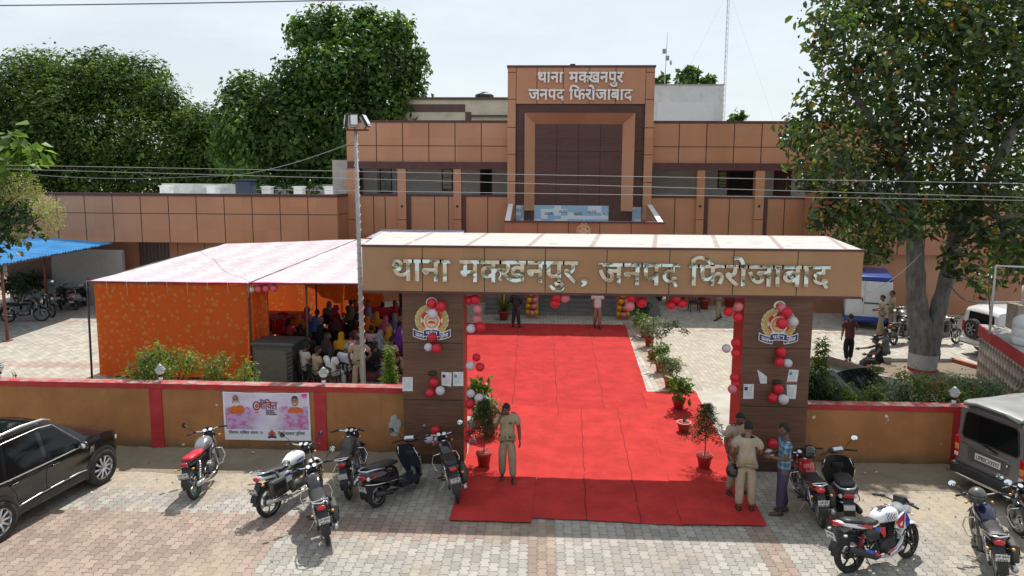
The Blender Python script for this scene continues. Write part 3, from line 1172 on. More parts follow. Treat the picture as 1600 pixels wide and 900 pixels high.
# parapet, tank stands and vents on the left roof
l_ = MB()
for k in range(12):
  x0 = -24.5 + k * 1.27
  l_.bx(x0, x0 + 1.27, WWY + 11, WWY + 11.15, lz1 - .5, lz1 + .35, mat('stained_parapet', (.62, .62, .60), .9, var=.15, sc=1.5, dirt=(.16, .16, .15)))
l_.build('rear_parapet', lw)
for px in (333, 386, 418, 468, 516, 260):
  q = D(px, 296, WWY + 6)
  b = MB()
  b.box((q.x, WWY + 6, lz1 - .15), (.5, .5, .75), WHITEW)
  b.box((q.x, WWY + 6, lz1 + .26), (.62, .62, .06), WHITEW)
  b.build('roof_vent', lw)
b = MB()
a = D(519, 250, BW + 1.0)
b.bx(a.x, bxl - .06, BW + 1.0, BW + 1.3, 4.2, a.z, GREYW)
b.build('end_wall', st)
# ================================================================ things on and behind the roofs
q = D(384, 288, WWY + 5)
t = thing('water_tank', 'dark blue square water tank on the white roof of the left wing', 'water tank', (q.x, WWY + 5, lz1 - .5))
b = MB()
b.box((0, 0, .62), (.85, .85, .95), mat('blue_tank', (.02, .035, .075), .5), bev=.08)
b.build('tank_body', t)
b = MB()
b.box((0, 0, 1.14), (.92, .92, .06), mat('blue_tank'  , (0, 0, 0)), bev=.02)
b.build('lid', t)
b = MB()
b.bx(-.4, .4, -.4, .4, 0, .145, GREYW)
b.build('tank_stand', t)
cb = thing('rear_building', 'cream and brown flat-roofed block rising behind the station left of the tower', 'building', (0, 46, 0))
b = MB()
a0, a1 = D(613, 152, 46), D(793, 152, 46)
b.bx(a0.x, a1.x + 2, 0, 8, 0, a0.z - .15, CREAM)
b.build('wall', cb)
b = MB()
b.bx(a0.x - .1, a1.x + 2, -.1, 8.1, a0.z - .149, a0.z, BROWNB)
b.bx(a0.x - .02, a0.x + .6, -.03, -.001, 5, a0.z - .15, BROWNB)
z1, z0 = D(700, 163, 46).z, D(700, 175, 46).z
b.bx(a0.x + .601, D(727, 170, 46).x, -.03, -.001, z0, z1, BROWNB)
xq = D(727, 175, 46).x
b.bx(xq, xq + .4, -.035, -.001, 5, z0 + .0, BROWNB)
b.bx(xq + .4, a1.x + 2, -.25, -.001, D(760, 180, 46).z - .1, D(760, 180, 46).z, BROWNB)
b.build('brown_band', cb)
q = D(757, 150, 48)
t = thing('water_tank', 'round black ribbed water tank on the cream rear building', 'water tank', (q.x, 48, a0.z - .15))
b = MB()
b.lathe([(.62, 0), (.66, .1), (.64, .2), (.68, .3), (.64, .42), (.66, .5), (.45, .62), (.2, .66)], BLACKP)
b.build('tank_body', t)
b = MB()
b.lathe([(.2, .66), (.2, .74), (.02, .75)], mat('tank_lid_grey', (.3, .32, .35), .4))
for k in range(4):
  an = k * math.pi / 2 + .4
  b.tube([(.64 * math.cos(an), .64 * math.sin(an), .5), (.22 * math.cos(an), .22 * math.sin(an), .69)], .035, mat('tank_lid_grey', (0, 0, 0)))
b.build('lid', t)
wb = thing('rooftop_room', 'white-washed stair room with peeling paint behind the roof right of the tower', 'building', (0, 45, 0))
a0, a1 = D(1012, 133, 45), D(1131, 133, 45)
b = MB()
b.bx(a0.x - 1, a1.x, 0, 4, 0, a0.z, WHITEW)
b.build('wall', wb)
b = MB()
c0, c1 = D(1027, 160, 45), D(1114, 186, 45)
WW2 = mat('white_wash_pale', (.76, .77, .78), .8, var=.03)
b.bx(c0.x, c1.x, -.03, -.001, 5, c0.z, WW2)
b.build('panel', wb)
b = MB()
b.bx(a0.x - 1.05, a1.x + .05, -.05, 4.05, a0.z + .001, a0.z + .06, GREYW)
b.build('coping', wb)
# masts
def mast(label, px, pyt, Y, zb, w0, lat):
  q0, q1 = D(px, 186, Y), D(px, pyt, Y)
  t = thing('radio_mast', label, 'mast', (q0.x, Y, zb))
  h = q1.z - zb
  b = MB()
  if lat:
    L3 = [(w0 * math.cos(a), w0 * math.sin(a)) for a in (R(90), R(210), R(330))]
    for x, y in L3:
      b.cyl((x, y, 0), (x, y, h), .011, STEEL, n=5)
    n = int(h / .35)
    for k in range(n):
      for i in range(3):
        (x0, y0), (x1, y1) = L3[i], L3[(i + 1) % 3]
        b.cyl((x0, y0, k * h / n), (x1, y1, (k + 1) * h / n), .006, STEEL, n=4)
  else:
    b.cyl((0, 0, 0), (.12, 0, h), .03, STEEL, r1=.015)
  b.build('lattice', t)
  b = MB()
  if lat:
    for s_ in (-1, 1):
      b.cyl((0, 0, h * .93), (s_ * 5.5, 2, .3), .004, STEEL, n=4)
    b.build('guy_wires', t)
  else:
    for zz, dx in ((h * .62, .1), (h * .72, -.12)):
      b.box((dx + .05, -.05, zz), (.22, .2, .3), GREYPAINT, bev=.03)
    b.lathe([(.0, .0), (.16, .06), (.17, .09)], GREYPAINT, (.3, -.1, h * .55), ax=(1, -.6, 0))
    b.build('antenna', t)
mast('tall thin lattice radio mast with guy wires standing behind the white rooftop room', 1130, -40, 46, 6.0, .085, True)
mast('short leaning antenna pole with small dish and boxes behind the white rooftop room', 1036, 50, 46.5, 11.5, .05, False)
# ================================================================ foliage
def leafmat(name, stops, trans=.35, rough=.45, spec=.5, big=.0):
  n = NT(name)
  c = n.ramp(n.island(), stops)
  c = n.scale(c, n.noise(.38, 3).step(.32, .68) * .75 + .6)
  n.color(c).rough(rough)
  n.b.inputs['Specular IOR Level'].default_value = spec
  g = n.nt.nodes.new('ShaderNodeMix')
  g.data_type = 'RGBA'
  g.blend_type = 'MULTIPLY'
  g.inputs[0].default_value = 1
  n.nt.links.new(c, g.inputs[6])
  g.inputs[7].default_value = (1.35, 1.5, .55, 1)
  n.translucent(g.outputs[2], trans)
  MATS[name] = n.m
  return n.m
def leaves(clumps, n, size, mt, name, parent=None, aspect=.45, up=.35, shell=.55, droop=.25, jit=.25, fold=.25, seed=1, loc=None, flat=1.0, six=False):
  """n leaf blades spread through ellipsoid clumps [(x,y,z,r) or (x,y,z,rx,ry,rz)], denser towards the outside of each clump"""
  g = np.random.default_rng(seed)
  C = np.array([(c[0], c[1], c[2]) for c in clumps], float)
  Rr = np.array([(c[3], c[3], c[3] * flat) if len(c) == 4 else c[3:6] for c in clumps], float)
  wgt = (Rr[:, 0] * Rr[:, 2]) ** 1.0
  wgt /= wgt.sum()
  k = g.choice(len(C), n, p=wgt)
  d = g.normal(size=(n, 3))
  d /= np.linalg.norm(d, axis=1)[:, None]
  rad = shell + (1.08 - shell) * g.random(n) ** .6
  # ragged outline
  lump = 1 + jit * np.sin(d[:, 0] * 5 + k * 1.7) * np.sin(d[:, 1] * 6 + k) * np.sin(d[:, 2] * 5 + k * .6) + g.normal(size=n) * .06
  P = C[k] + d * Rr[k] * (rad * lump)[:, None]
  nor = d + np.array([0, 0, up]) + g.normal(size=(n, 3)) * .55
  nor /= np.linalg.norm(nor, axis=1)[:, None]
  ax = g.normal(size=(n, 3)) + d * .6 - np.array([0, 0, droop])
  ax -= nor * (ax * nor).sum(1)[:, None]
  ax /= np.linalg.norm(ax, axis=1)[:, None] + 1e-9
  sd = np.cross(nor, ax)
  L = size * (.6 + .8 * g.random(n))
  wd = L * aspect * (.8 + .4 * g.random(n))
  A = ax * L[:, None]
  S = sd * wd[:, None] / 2
  N = nor * (L * fold * .25)[:, None]
  if six:
    v = np.stack([P, P + A * .25 + S * .85 + N, P + A * .68 + S * .8 + N, P + A - N, P + A * .68 - S * .8 + N, P + A * .25 - S * .85 + N, P + A * .45], 1).reshape(-1, 3)
    i = np.arange(n) * 7
    f = np.stack([np.stack([i + 6, i + k, i + (k + 1) % 6], 1) for k in range(6)], 1).reshape(-1, 3)
  else:
    v = np.stack([P, P + A * .45 + S + N, P + A - N, P + A * .45 - S + N], 1).reshape(-1, 3)
    i = np.arange(n) * 4
    f = np.stack([np.stack([i, i + 1, i + 2], 1), np.stack([i, i + 2, i + 3], 1)], 1).reshape(-1, 3)
  me = bpy.data.meshes.new(name)
  me.vertices.add(len(v))
  me.vertices.foreach_set('co', v.ravel())
  me.loops.add(f.size)
  me.loops.foreach_set('vertex_index', f.ravel().astype(np.int32))
  me.polygons.add(len(f))
  me.polygons.foreach_set('loop_start', np.arange(0, f.size, 3, dtype=np.int32))
  me.polygons.foreach_set('loop_total', np.full(len(f), 3, np.int32))
  me.update()
  me.validate()
  me.materials.append(mt)
  o = bpy.data.objects.new(name, me)
  COL.objects.link(o)
  if parent is not None:
    o.parent = parent
  if loc is not None:
    o.location = loc
  return o
BARK = NT('grey_bark')
_f1 = BARK.noise(6, 8, .7, stretch=(1, 1, .35)).step(.3, .7)
BARK.color(BARK.mix(_f1, (.09, .083, .075), (.21, .20, .185))).rough(.9).bump(BARK.noise(14, 6, .7, stretch=(1, 1, .5)), .7, .03)
BARK = BARK.m
BROWNBARK = mat('brown_bark', (.09, .065, .045), .9, var=.3, sc=8, bump=.6)
STEM = mat('green_stem', (.07, .08, .03), .7, var=.2)
L_FAR = leafmat('neem_leaf', [(0, (.030, .060, .015)), (.55, (.066, .115, .026)), (.85, (.105, .160, .034)), (1, (.15, .20, .05))], .40, .65, .15)
L_PEEPAL = leafmat('peepal_leaf', [(0, (.032, .068, .020)), (.6, (.064, .130, .030)), (.9, (.13, .22, .042)), (1, (.17, .25, .05))], .45, .45, .3)
L_FIG = leafmat('fig_leaf', [(0, (.024, .048, .022)), (.50, (.052, .090, .034)), (.82, (.10, .15, .04)), (.955, (.16, .17, .035)), (.98, (.26, .17, .03)), (.992, (.30, .07, .025)), (1, (.28, .04, .03))], .38, .36, .45)
L_BRIGHT = leafmat('bright_leaf', [(0, (.06, .115, .022)), (.6, (.10, .17, .03)), (1, (.17, .23, .05))], .4, .45, .4)
L_FLOWER = leafmat('cream_flower', [(0, (.22, .24, .09)), (.5, (.36, .36, .15)), (1, (.46, .42, .22))], .3, .8, .2)
L_SHRUB = leafmat('shrub_leaf', [(0, (.05, .09, .025)), (.6, (.11, .17, .04)), (.9, (.22, .25, .06)), (1, (.32, .19, .05))], .45, .5, .4)
L_LSHRUB = leafmat('light_shrub_leaf', [(0, (.07, .11, .03)), (.6, (.14, .20, .05)), (.9, (.24, .28, .07)), (1, (.30, .24, .06))], .4, .5, .3)
L_GREY = leafmat('greyish_shrub_leaf', [(0, (.08, .115, .08)), (.6, (.15, .20, .13)), (1, (.28, .33, .22))], .4, .6, .3)
L_LIME = leafmat('lime_leaf', [(0, (.08, .15, .015)), (.6, (.16, .27, .03)), (1, (.24, .34, .05))], .35, .5, .4)
L_DARK = leafmat('dark_pot_leaf', [(0, (.014, .035, .014)), (.6, (.03, .065, .022)), (1, (.06, .10, .03))], .25, .45, .4)
L_PALE = leafmat('variegated_leaf', [(0, (.08, .12, .05)), (.5, (.16, .21, .10)), (1, (.36, .40, .25))], .3, .5, .4)
def limb(mb, pts, r0, r1, m, n=9):
  """tapered wandering limb through pts"""
  P = [V(p) for p in pts]
  Q, rs = [], []
  for i in range(len(P) - 1):
    for k in range(5):
      t = k / 5
      a = P[max(0, i - 1)]; b = P[i]; c = P[i + 1]; d = P[min(len(P) - 1, i + 2)]
      q = .5 * ((2 * b) + (c - a) * t + (2 * a - 5 * b + 4 * c - d) * t * t + (3 * b - a - 3 * c + d) * t ** 3)
      Q.append(q)
  Q.append(P[-1])
  for i in range(len(Q)):
    f = i / (len(Q) - 1)
    rs.append((r0 + (r1 - r0) * f) * (1 + .08 * math.sin(i * 2.1)))
  mb.tube(Q, rs, m, n)
def pxclump(px, py, Y, rpx, sq=1.0):
  q = D(px, py, Y)
  s = (q - CAMP).length / 1090.0
  return (q.x, q.y, q.z, rpx * s, rpx * s * .9, rpx * s * sq)
def far_tree(name, label, base, clumps, n, size, mt, bark, trunk_r, seed, aspect=.45, **kw):
  t = thing(name, label, 'tree', base)
  B = V(base)
  b = MB()
  top = max(c[2] for c in clumps)
  mid = V((sum(c[0] for c in clumps) / len(clumps), sum(c[1] for c in clumps) / len(clumps), 0))
  limb(b, [(0, 0, 0), (.2, .1, top * .25), (mid.x - B.x, mid.y - B.y, top * .6)], trunk_r, trunk_r * .45, bark)
  for c in clumps:
    q = V(c[:3]) - B
    limb(b, [(0, 0, top * .22), (q.x * .45 + .2, q.y * .45, top * .22 + (q.z - top * .22) * .6), q], trunk_r * .4, .04, bark, 6)
  b.build('trunk', t)
  loc = [(c[0] - B.x, c[1] - B.y, c[2] - B.z, *c[3:]) for c in clumps]
  leaves(loc, n, size, mt, 'crown', t, seed=seed, aspect=aspect, **kw)
  return t
random.seed(3)
# big dark tree at far left
cl = []
for px, py, r_, Y in ((40, 155, 62, 52), (120, 135, 52, 53), (195, 150, 55, 53), (250, 165, 42, 52), (20, 235, 60, 50), (95, 225, 60, 50), (165, 230, 58, 50), (235, 225, 52, 50),
           (60, 120, 40, 54), (160, 112, 38, 54), (225, 122, 36, 54), (-30, 180, 55, 51), (80, 175, 45, 50), (275, 190, 30, 51), (-40, 260, 60, 50), (60, 285, 50, 49), (150, 285, 50, 49), (230, 285, 45, 49)):
  cl.append(pxclump(px, py, Y, r_, .85))
far_tree('neem_tree', 'broad dark green tree filling the sky at the far left behind the low wing', (D(110, 300, 52).x, 52, 0), cl, 60000, .36, L_FAR, BROWNBARK, .35, 21, aspect=.44, shell=.30, up=.7, jit=.28)
cl = []
for px, py, r_, Y in ((315, 205, 38, 50), (345, 245, 40, 50), (300, 255, 40, 49), (330, 285, 36, 49), (370, 290, 36, 49), (290, 290, 36, 49)):
  cl.append(pxclump(px, py, Y, r_, .9))
far_tree('neem_tree', 'smaller dull green tree between the broad far-left tree and the tall peepal', (D(325, 300, 50).x, 50, 0), cl, 22000, .35, L_FAR, BROWNBARK, .2, 22, aspect=.44, shell=.30, up=.7, jit=.28)
cl = []
for px, py, r_, Y in ((500, 55, 40, 47), (470, 50, 22, 47), (560, 60, 42, 47), (610, 60, 38, 47), (640, 105, 28, 47), (590, 110, 52, 46), (520, 115, 50, 45), (470, 130, 42, 46), (440, 170, 50, 45), (385, 150, 34, 46),
           (375, 190, 42, 45), (400, 215, 48, 44), (460, 215, 55, 44), (530, 185, 50, 45), (600, 165, 45, 46), (640, 140, 26, 47), (480, 265, 45, 44), (420, 265, 45, 44), (530, 245, 42, 44), (520, 28, 18, 47), (575, 30, 20, 47), (625, 42, 18, 47), (655, 85, 12, 47),
           (360, 240, 30, 45), (640, 180, 26, 48), (680, 170, 0.1, 48)):
  cl.append(pxclump(px, py, Y, r_, .95))
cl.pop()
far_tree('peepal_tree', 'tall bright green peepal tree rising behind the left end of the two-storey block', (D(500, 300, 47).x, 47, 0), cl, 38000, .33, L_PEEPAL, BROWNBARK, .55, 23, aspect=.62, shell=.35, jit=.4, fold=.4)
# tree seen past the roofs, tiny tops right of the tower
for lab, px, py, r_, Y, nn in (('small leafy tree top showing above the white rooftop room', 1075, 122, 15, 50, 500), ('low leafy sprig showing behind the right end of the white rooftop room', 1105, 130, 9, 50, 220), ('thin green tree top at the left end of the white rooftop room', 1033, 128, 9, 50, 160), ('small green tuft showing over the parapet right of the mast', 1150, 186, 9, 44, 150)):
  c = pxclump(px, py, Y, r_, .9)
  far_tree('distant_tree', lab, (c[0], c[1], 0), [c, (c[0] + .25, c[1], c[2] + c[5] * .5, c[3] * .6, c[4] * .6, c[5] * .6)], nn, .38, L_PEEPAL, BROWNBARK, .12, 30 + px, aspect=.6)
# ---------------------------------------------------------------- fig tree at the right
TB = G(1440, 588)
t = thing('fig_tree', 'large rubber fig tree with twin grey trunks, painted foot and red-tipped glossy leaves', 'tree', TB)
b = MB()
def rel(px, py, Y):
  q = D(px, py, Y)
  return (q.x - TB.x, q.y - TB.y, q.z)
y0 = TB.y
limb(b, [(0, 0, 0), rel(1440, 530, y0), rel(1432, 470, y0), rel(1430, 400, y0), rel(1425, 330, y0 + .3), rel(1400, 200, y0 + .2), rel(1380, 90, y0)], .40, .11, BARK, 12)
limb(b, [rel(1452, 560, y0), rel(1462, 500, y0), rel(1480, 430, y0), rel(1492, 370, y0 - .2), rel(1530, 300, y0 - .6), rel(1575, 230, y0 - .8)], .29, .11, BARK, 11)
limb(b, [rel(1490, 380, y0 - .2), rel(1500, 280, y0 + .4), rel(1490, 160, y0 + .4), rel(1500, 40, y0)], .2, .08, BARK, 8)
limb(b, [rel(1428, 380, y0), rel(1360, 300, y0 - .8), rel(1300, 230, y0 - 1.2)], .16, .04, BARK, 7)
limb(b, [rel(1430, 350, y0), rel(1340, 330, y0 + .8), rel(1270, 310, y0 + 1)], .13, .03, BARK, 7)
limb(b, [rel(1420, 260, y0), rel(1330, 140, y0 - .3), rel(1300, 50, y0)], .14, .04, BARK, 7)
limb(b, [rel(1520, 310, y0 - .5), rel(1560, 340, y0 - 1.6), rel(1600, 330, y0 - 2)], .12, .04, BARK, 7)
limb(b, [rel(1560, 250, y0 - .8), rel(1620, 120, y0 - .6), rel(1640, 20, y0)], .14, .05, BARK, 7)
for (a, c_, d) in (((1485, 430), (1530, 440), (1548, 432)), ((1480, 440), (1510, 470), (1560, 470)), ((1548, 500), (1545, 450), (1550, 420))):
  limb(b, [rel(*a, y0 - .3), rel(*c_, y0 - .6), rel(*d, y0 - .7)], .03, .012, BARK, 5)
b.build('trunk', t)
b = MB()
b.tube([(-.01, 0, .30), (0, 0, .78)], [.425, .44], mat('limewash', (.40, .40, .385), .9, var=.12, sc=4, bump=.3), 14, caps=False)
b.tube([(0, 0, .0), (0, 0, .30)], [.45, .43], REDP, 14, caps=False)
b.build('painted_foot', t)
cl = []
figc = [(1300, 40, 46), (1345, 20, 50), (1400, 40, 55), (1460, 30, 55), (1520, 40, 55), (1580, 40, 55), (1640, 60, 60), (1320, 110, 46), (1380, 110, 55), (1440, 110, 55), (1510, 120, 58), (1570, 130, 58), (1640, 150, 60),
    (1285, 160, 40), (1340, 185, 50), (1400, 190, 55), (1470, 200, 55), (1540, 210, 55), (1610, 230, 55), (1262, 215, 36), (1310, 250, 46), (1370, 270, 50), (1430, 270, 50), (1500, 285, 50), (1570, 300, 48), (1640, 320, 50),
    (1270, 280, 30), (1310, 315, 36), (1350, 330, 40), (1395, 335, 38), (1445, 325, 40), (1500, 345, 42), (1560, 370, 42), (1610, 380, 42), (1330, 370, 30), (1370, 385, 28), (1410, 350, 28),
    (1245, 215, 26), (1232, 200, 18), (1290, 345, 26), (1290, 75, 26), (1350, -30, 60), (1450, -40, 60), (1550, -40, 60), (1500, 410, 28), (1540, 440, 24), (1580, 410, 30), (1240, 262, 16), (1345, 402, 16)]
for i, (px, py, r_) in enumerate(figc):
  Y = y0 + (-1.6, .4, 1.9, -.6)[i % 4]
  c = pxclump(px, py, Y, r_ * .92, .92)
  cl.append((c[0] - TB.x, c[1] - TB.y, c[2], *c[3:]))
leaves(cl, 19000, .25, L_FIG, 'crown', t, seed=44, aspect=.46, shell=.2, jit=.4, fold=.5, up=.25, droop=.1, six=True)
# overhanging tree at the left edge: big bright leaves and cream flower heads
LB = (-16.6, 19.2, 0)
t = thing('teak_tree', 'leaning teak tree with big bright leaves and cream flower heads over the blue shed roof', 'tree', LB)
b = MB()
rl = lambda px, py, Y: tuple(D(px, py, Y) - V(LB))
limb(b, [(0, 0, 0), rl(-60, 400, 19.2), rl(-30, 320, 19)], .16, .09, BROWNBARK)
for tip in ((30, 225), (60, 235), (20, 350), (70, 340), (40, 300), (85, 330)):
  limb(b, [rl(-40, 350, 19.1), rl(tip[0] * .4 - 10, tip[1] + 20, 18.9), rl(*tip, 18.8)], .05, .015, STEM, 5)
b.build('trunk', t)
def rc(lst, Y):
  out = []
  for px, py, r_ in lst:
    c = pxclump(px, py, Y, r_)
    out.append((c[0] - LB[0], c[1] - LB[1], c[2], *c[3:]))
  return out
leaves(rc([(20, 235, 28), (48, 240, 20), (5, 290, 26), (10, 262, 22)], 18.8), 170, .34, L_BRIGHT, 'crown', t, seed=51, aspect=.75, shell=.2, up=.6)
leaves(rc([(15, 345, 32), (45, 345, 24), (5, 320, 30), (30, 320, 24), (-20, 370, 36)], 18.9), 420, .24, L_DARK, 'crown', t, seed=52, aspect=.7, shell=.2, up=.5)
leaves(rc([(35, 292, 20), (62, 322, 16), (85, 328, 15), (80, 352, 16), (30, 368, 14), (10, 300, 20), (55, 300, 12)], 18.6), 3600, .05, L_FLOWER, 'flower_heads', t, seed=53, aspect=.6, shell=.3, jit=.5)
# ---------------------------------------------------------------- shrubs behind the walls
def shrub(name, label, px, pyt, pyb, wpx, Y, mt, n, size, seed, aspect=.4, tip=None, clumps=None, cat='shrub', twig=BROWNBARK):
  top, bot = D(px, pyt, Y), D(px, pyb, Y)
  z0 = .1
  h = top.z - z0
  wd = wpx * Y / 1090
  t = thing(name, label, cat, (top.x, Y, z0))
  g = random.Random(seed)
  cs = clumps or [(g.uniform(-.5, .5) * wd, g.uniform(-.35, .35) * wd, h * g.uniform(.5, .9), wd * g.uniform(.18, .28)) for _ in range(12)]
  if clumps:
    zt = max(c[2] + c[-1] for c in clumps)
    cs = [(c[0] * 1.2, c[1] * 1.2, c[2] * h / zt, *[q * (1.2 if i < 2 else h / zt) for i, q in enumerate(c[3:])]) for c in clumps]
  b = MB()
  for c in cs:
    limb(b, [(c[0] * .1, c[1] * .1, 0), (c[0] * .5, c[1] * .5, c[2] * .5), (c[0], c[1], c[2] + c[3] * .4)], .022, .006, twig, 5)
  b.build('stem', t)
  leaves(cs, n, size, mt, 'crown', t, seed=seed, aspect=aspect, shell=.15, jit=.5)
  return t
shrub('shrub', 'airy light green shrub before the orange curtain, larger of the two there', 243, 528, 600, 105, 15.75, L_LSHRUB, 3400, .10, 61, aspect=.36)
shrub('shrub', 'small light green shrub with yellowish tips left of the grey cooler', 362, 556, 600, 75, 15.7, L_LSHRUB, 1900, .10, 62, aspect=.36)
con = [(0, 0, .35, .22, .22, .3), (0, 0, .75, .19, .19, .3), (.02, 0, 1.1, .13, .13, .26), (0, 0, 1.42, .07, .07, .22), (-.12, .05, .5, .16), (.13, -.05, .55, .15)]
shrub('conical_shrub', 'lime green cone-shaped shrub between the lamp pole and the left gate pillar', 607, 540, 600, 40, 15.7, L_LIME, 4200, .10, 63, aspect=.3, clumps=con)
con2 = [(0, 0, .3, .32, .3, .3), (.05, 0, .7, .30, .28, .3), (0, 0, 1.05, .24, .24, .28), (-.02, 0, 1.45, .16, .16, .3), (.02, 0, 1.8, .08, .08, .24)]
shrub('conical_shrub', 'tall narrow mango-like sapling beside the right gate pillar', 1285, 525, 620, 60, 15.8, L_SHRUB, 1500, .16, 64, aspect=.25, clumps=[(c[0], c[1], c[2] + .35, *[q * .9 for q in c[3:]]) for c in con2])
shrub('palm_shrub', 'dense dark green feathery shrub at the foot of the tall sapling', 1275, 575, 625, 60, 15.45, L_DARK, 2600, .17, 65, aspect=.14)
for i, (px, pt, w_, m_x, lab) in enumerate(((1345, 600, 50, L_SHRUB, 'yellowish low shrub behind the right wall next to the tall sapling'), (1395, 592, 60, L_GREY, 'greyish leafed shrub behind the right wall left of its lamp'), (1450, 578, 75, L_SHRUB, 'bushy green shrub with reddish tips in front of the fig trunk'),
                      (1505, 588, 60, L_SHRUB, 'green shrub directly behind the lamp of the right wall'), (1545, 592, 70, L_GREY, 'silvery shrub right of the lamp of the right wall'), (1600, 585, 60, L_PEEPAL, 'dark broad-leaved shrub at the right edge in front of the tiled wall'), (1325, 606, 30, L_LIME, 'small lime shrub low beside the dark feathery shrub'))):
  shrub('shrub', lab, px, pt, 630, w_ * 1.15, 15.6 + .25 * (i % 3), m_x, 1900, .085, 70 + i, aspect=.42)
shrub('shrub', 'thin sapling with few yellowing leaves beside the seated men', 1375, 560, 612, 30, 17.2, L_SHRUB, 170, .09, 81)
shrub('weed', 'thin weed standing up behind the left end of the wall', 24, 572, 600, 10, 15.5, L_SHRUB, 60, .06, 82)
# dim greenery beyond the shed
shrub('shrub', 'dark bush in the shade behind the scooters under the blue shed', 25, 425, 470, 60, 31.5, L_DARK, 900, .2, 83)
# ================================================================ potted plants
CLAY = mat('red_clay_pot', (.33, .035, .028), .55, var=.12, sc=8)
POTSOIL = mat('pot_soil', (.06, .045, .03), .95, var=.3, sc=30, bump=.6)
RIMW = mat('chalky_rim', (.55, .46, .42), .8, var=.2, sc=20)
def pot(name, label, base, h, r_, rim=CLAY):
  t = thing(name, label, 'potted plant', base)
  b = MB()
  b.lathe([(r_ * .62, 0), (r_ * .66, .005), (r_ * .92, h * .80), (r_ * 1.02, h * .81), (r_ * 1.05, h)], CLAY, n=22, cap=True)
  b.lathe([(r_ * 1.05, h), (r_ * .95, h + .003), (r_ * .88, h - .03)], rim, n=22, cap=False)
  b.build('pot', t)
  b = MB()
  b.lathe([(.001, h - .022), (r_ * .90, h - .028)], POTSOIL, n=18, cap=False)
  b.build('soil', t)
  return t
def norfolk(t, h0, h, r_, seed):
  """tiered pine in a pot"""
  g = random.Random(seed)
  b = MB()
  limb(b, [(0, 0, h0 - .03), (.015, 0, h0 + h * .4), (0, .01, h0 + h)], .016, .006, BROWNBARK, 6)
  cs = []
  tiers = 7
  for k in range(tiers):
    z = h0 + h * (.38 + .6 * k / (tiers - 1))
    rr = r_ * (1.0 - .72 * (k / (tiers - 1)))
    nb = 6
    for i in range(nb):
      a = 2 * math.pi * i / nb + k * .5 + g.uniform(-.2, .2)
      L = rr * g.uniform(.8, 1.1)
      p1 = (L * math.cos(a), L * math.sin(a), z - .06 * L / r_ - .02)
      b.tube([(0, 0, z), p1], [.006, .003], STEM, 4)
      for q in range(4):
        f = .35 + .65 * q / 3
        cs.append((p1[0] * f, p1[1] * f, z + (p1[2] - z) * f + .01, .055, .055, .03))
  b.build('stem', t)
  leaves(cs, 2600, .075, L_DARK2, 'foliage', t, seed=seed, aspect=.16, shell=.1, up=.5, droop=-.2)
L_DARK2 = leafmat('pine_needle', [(0, (.02, .045, .016)), (.6, (.04, .085, .025)), (1, (.08, .13, .04))], .2, .5, .3)
def bush(t, h0, h, r_, mt, n, size, seed, aspect=.42):
  g = random.Random(seed)
  cs = [(g.uniform(-.55, .55) * r_, g.uniform(-.55, .55) * r_, h0 + h * g.uniform(.3, .85), r_ * g.uniform(.35, .55)) for _ in range(8)]
  b = MB()
  for c in cs:
    limb(b, [(0, 0, h0 - .03), (c[0] * .4, c[1] * .4, (h0 + c[2]) / 2), (c[0], c[1], c[2])], .012, .004, STEM, 5)
  b.build('stem', t)
  leaves(cs, n, size, mt, 'foliage', t, seed=seed, aspect=aspect, shell=.15, jit=.4)
GP = 'potted plants along the red carpet'
def potted(name, label, px, py, h, r_, rim=CLAY):
  t = pot(name, label, G(px, py), h, r_, rim)
  t['group'] = GP
  return t
t = potted('potted_plant', 'front pot of the right row, a tiered young pine on the carpet', 1100, 733, .34, .17); norfolk(t, .34, 1.12, .48, 1)
t = potted('potted_plant', 'nearly bare red pot with a chalky rim, second from the front of the right row', 1068, 676, .28, .17, RIMW); bush(t, .28, .12, .1, L_DARK, 14, .1, 2)
t = potted('potted_plant', 'red pot with broad bright leaves standing on the carpet behind the nearly bare pot', 1060, 641, .33, .17); bush(t, .33, .55, .42, L_BRIGHT, 300, .17, 3, .5)
t = potted('potted_plant', 'pale bushy plant in a red pot at the far corner of the right front carpet', 1046, 606, .34, .19); bush(t, .30, .72, .42, L_PALE, 900, .09, 4)
t = potted('potted_plant', 'leafy green plant half hidden behind the pale bushy pot', 1031, 581, .33, .17); bush(t, .3, .65, .45, L_BRIGHT, 420, .13, 5)
t = potted('potted_plant', 'thin dark plant with one long drooping side branch in a rim-whitened red pot', 1019, 562, .34, .17, RIMW)
b = MB()
limb(b, [(0, 0, .3), (.0, 0, 1.2), (-.01, 0, 1.75)], .025, .012, BROWNBARK, 6)
limb(b, [(0, 0, .75), (.4, 0, 1.15), (.75, -.1, 1.3), (1.15, -.1, 1.0)], .012, .005, STEM, 5)
b.build('stem', t)
leaves([(.35, 0, 1.0, .2), (.55, 0, 1.2, .22), (.75, -.05, 1.3, .16), (1.1, -.1, 1.05, .12), (.2, 0, .85, .15), (.95, -.1, 1.1, .08)], 420, .11, L_DARK, 'foliage', t, seed=6, aspect=.3, shell=.1)
t = potted('potted_plant', 'round pale green plant in a red pot, third from the porch in the right row', 1014, 541, .36, .19); bush(t, .32, .85, .55, L_PALE, 900, .1, 7)
t = potted('potted_plant', 'bright green bushy pot plant, second from the porch in the right row', 1006, 527, .34, .18); bush(t, .3, .8, .5, L_BRIGHT, 500, .12, 8)
t = potted('potted_plant', 'dark green bushy pot plant nearest the porch column in the right row', 1003, 512, .34, .2); bush(t, .3, 1.05, .62, L_DARK, 900, .13, 9)
t = potted('potted_plant', 'tall tiered pine in a red clay pot beside the officer on the phone', 756, 730, .36, .17); norfolk(t, .36, 1.15, .44, 11)
